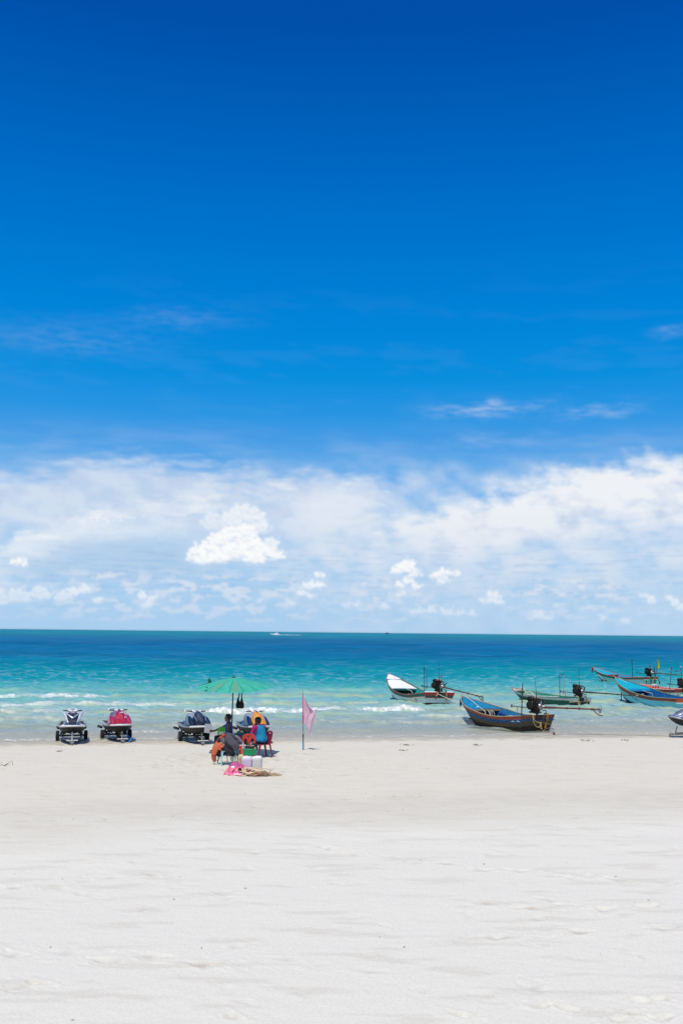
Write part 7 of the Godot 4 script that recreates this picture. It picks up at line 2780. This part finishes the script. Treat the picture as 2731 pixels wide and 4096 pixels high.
func make_far_things() -> void:
	var at := Vector3(-78.0, WATER_Y, -1210.0)
	var o := thing("speedboat", "small white speedboat heading left near the horizon", "boat", "", at, deg_to_rad(90))
	# own axes: the bow towards -z
	var white := mat("speedboat white", "#eceef0", 0.35)
	var s := Shape.new()
	var rings := []
	for k in 13:
		var t := k / 12.0
		var w := 1.5 * (1.0 - pow(t, 3.0)) + 0.03
		var z := 5.5 - 11.5 * t
		var top := 1.3 + 0.9 * t
		var low := -0.3 + 1.2 * pow(t, 4.0)
		rings.append(PackedVector3Array([Vector3(0, low, z), Vector3(w * 0.8, low + 0.5, z), Vector3(w, top, z - 0.4 * t), Vector3(w * 0.85, top + 0.08, z - 0.4 * t), Vector3(-w * 0.85, top + 0.08, z - 0.4 * t), Vector3(-w, top, z - 0.4 * t), Vector3(-w * 0.8, low + 0.5, z)]))
	s.loft(rings, true, true, false)
	part("hull", s, white, o)
	s = Shape.new()
	s.box(xf_at(Vector3(0, 2.05, 1.2)), Vector3(2.1, 1.1, 3.6), 0.3)
	part("cabin", s, white, o)
	s = Shape.new()
	s.box(xf_at(Vector3(0, 2.25, -0.75), Vector3(-0.5, 0, 0)), Vector3(1.9, 0.7, 0.06), 0.01)
	part("windscreen", s, mat("far glass", "#20303c", 0.1), o)
	s = Shape.new()
	s.box(xf_at(Vector3(0, 3.5, 2.2)), Vector3(2.2, 0.12, 3.4), 0.04)
	part("canopy", s, white, o)
	for x in [-0.95, 0.95]:
		for z in [0.8, 3.6]:
			s = Shape.new()
			s.rod(Vector3(x, 1.4, z), Vector3(x, 3.5, z), 0.05)
			part("canopy_post", s, white, o)
	for x in [-0.5, 0.5]:
		s = Shape.new()
		s.box(xf_at(Vector3(x, 1.2, 5.9)), Vector3(0.55, 1.5, 0.7), 0.15)
		part("outboard_motor", s, mat("motor dark", "#2a2c30", 0.4), o)
	# its wake: broken white water astern
	var r := RandomNumberGenerator.new()
	r.seed = 77
	s = Shape.new()
	for k in 46:
		var d := 6.0 + pow(r.randf(), 0.8) * 24.0
		if k > 38:
			d = 46.0 + r.randf() * 16.0
		s.ball(at + Vector3(d, 0.25, r.randf_range(-1.6, 1.6)), Vector3(r.randf_range(0.8, 2.0), r.randf_range(0.2, 0.55) * (1.0 if k < 39 else 0.6), r.randf_range(0.6, 1.3)), 4)
	for k in 8:
		s.ball(at + Vector3(-2.0 + k * 1.1, 0.3, 1.6 + 0.1 * k), Vector3(0.9, 0.45, 0.5), 4)
	var w := part("wake_foam", s, mat("foam white", "#e9eef0", 0.9), self)
	w.set_meta("kind", "stuff")
	w.set_meta("label", "broken white wake trailing right behind the small speedboat")
	# a ship on the horizon
	o = thing("ship", "tiny dark fishing ship on the horizon right of the middle", "ship", "", Vector3(190.0, WATER_Y, -4100.0), deg_to_rad(75))
	var dark := mat("ship dark", "#3d5468", 0.7)
	s = Shape.new()
	rings = []
	for k in 9:
		var t := k / 8.0
		var wd := 2.6 * (1.0 - pow(t, 3.0)) + 0.05
		var z := 9.0 - 18.0 * t
		rings.append(PackedVector3Array([Vector3(0, -1.0, z), Vector3(wd, 2.2 + 1.5 * t * t, z), Vector3(-wd, 2.2 + 1.5 * t * t, z)]))
	s.loft(rings, true, true, false)
	part("hull", s, dark, o)
	s = Shape.new()
	s.box(xf_at(Vector3(0, 4.0, 3.5)), Vector3(4.0, 4.0, 6.0), 0.2)
	part("wheelhouse", s, dark, o)
	s = Shape.new()
	s.rod(Vector3(0, 3.0, -2.0), Vector3(0, 10.0, -2.0), 0.3)
	part("mast", s, dark, o)
	s = Shape.new()
	s.rod(Vector3(0, 4.0, -2.0), Vector3(0, 8.0, -6.0), 0.2)
	part("boom", s, dark, o)


func make_litter() -> void:
	# weed, shell and twig crumbs left by the tides: nobody could count them
	var r := RandomNumberGenerator.new()
	r.seed = 5
	var s := Shape.new()
	s.box(Transform3D(), Vector3(1.0, 0.25, 0.5), 0.1)
	s.box(xf_at(Vector3(0.4, 0.05, 0.2), Vector3(0, 0.7, 0.2)), Vector3(0.7, 0.15, 0.18), 0.05)
	var mm := MultiMesh.new()
	mm.transform_format = MultiMesh.TRANSFORM_3D
	mm.use_colors = true
	mm.mesh = s.mesh()
	var spots := []
	for k in 2600:
		var z := -10.0 - 29.0 * pow(r.randf(), 0.75)
		var x := r.randf_range(-0.48, 0.48) * (absf(z) + 3.0)
		var sd := seaward(x, z)
		if sd > -0.6:
			continue
		var tide := exp(-pow((sd + 18.0) / 2.0, 2.0)) + 0.8 * exp(-pow((sd + 4.0) / 1.4, 2.0)) + 0.25
		if r.randf() > tide:
			continue
		var big := 0.008 + 0.022 * pow(r.randf(), 4.0)
		spots.append([Vector3(x, sand_height(x, z) + 0.012, z), big, r.randf() * TAU, r.randf()])
	mm.instance_count = spots.size()
	for k in spots.size():
		var q: Array = spots[k]
		mm.set_instance_transform(k, Transform3D(Basis.from_euler(Vector3(0, q[2], 0)).scaled(Vector3(q[1] * 1.6, q[1] * 0.7, q[1])), q[0]))
		var c := Vector3(0.16, 0.12, 0.08).lerp(Vector3(0.42, 0.34, 0.26), q[3])
		mm.set_instance_color(k, Color(c.x, c.y, c.z))
	var mi := MultiMeshInstance3D.new()
	mi.name = "tide_debris"
	mi.multimesh = mm
	var m := StandardMaterial3D.new()
	m.resource_name = "debris"
	m.vertex_color_use_as_albedo = true
	m.roughness = 0.9
	mi.material_override = m
	add_child(mi, true)
	mi.set_meta("kind", "stuff")
	mi.set_meta("label", "scattered crumbs of weed, twig and shell on the sand")
	# the larger clumps one can tell apart
	var weed := mat("weed brown", "#6a543c", 0.95, 0.0, 0.3, 6.0)
	for q in [[-9.86, -30.0, 0.32, "clump of brown seaweed on the sand at the left edge"], [-9.35, -34.0, 0.10, "small dark twig on the sand left of the red jet ski's trailer"], [2.5, -37.1, 0.22, "brown weed scrap on the sand between the flag and the weathered boat"], [9.6, -39.3, 0.2, "brown weed scrap on the wet sand right of the weathered boat"], [11.2, -39.6, 0.16, "thin weed scrap on the wet sand near the right edge"], [2.2, -35.0, 0.14, "weed scrap in the trodden sand right of the pink flag"], [5.0, -37.2, 0.18, "dark weed scrap below the weathered boat"]]:
		var sh := Shape.new()
		for k in 11:
			var a := r.randf() * TAU
			var d: float = r.randf() * q[2]
			var p := Vector3(q[0] + cos(a) * d * 1.5, sand_height(q[0], q[1]) + 0.01, q[1] + sin(a) * d)
			var dir: Vector3 = Vector3(r.randf_range(-1, 1), r.randf_range(0.0, 0.35), r.randf_range(-0.7, 0.7)).normalized() * q[2] * 0.6
			sh.tube([p, p + dir * 0.5 + Vector3(0, 0.02, 0), p + dir], 0.007, 5, 0.003)
		lone("seaweed", sh, weed, q[3], "seaweed", "weed scraps on the beach")
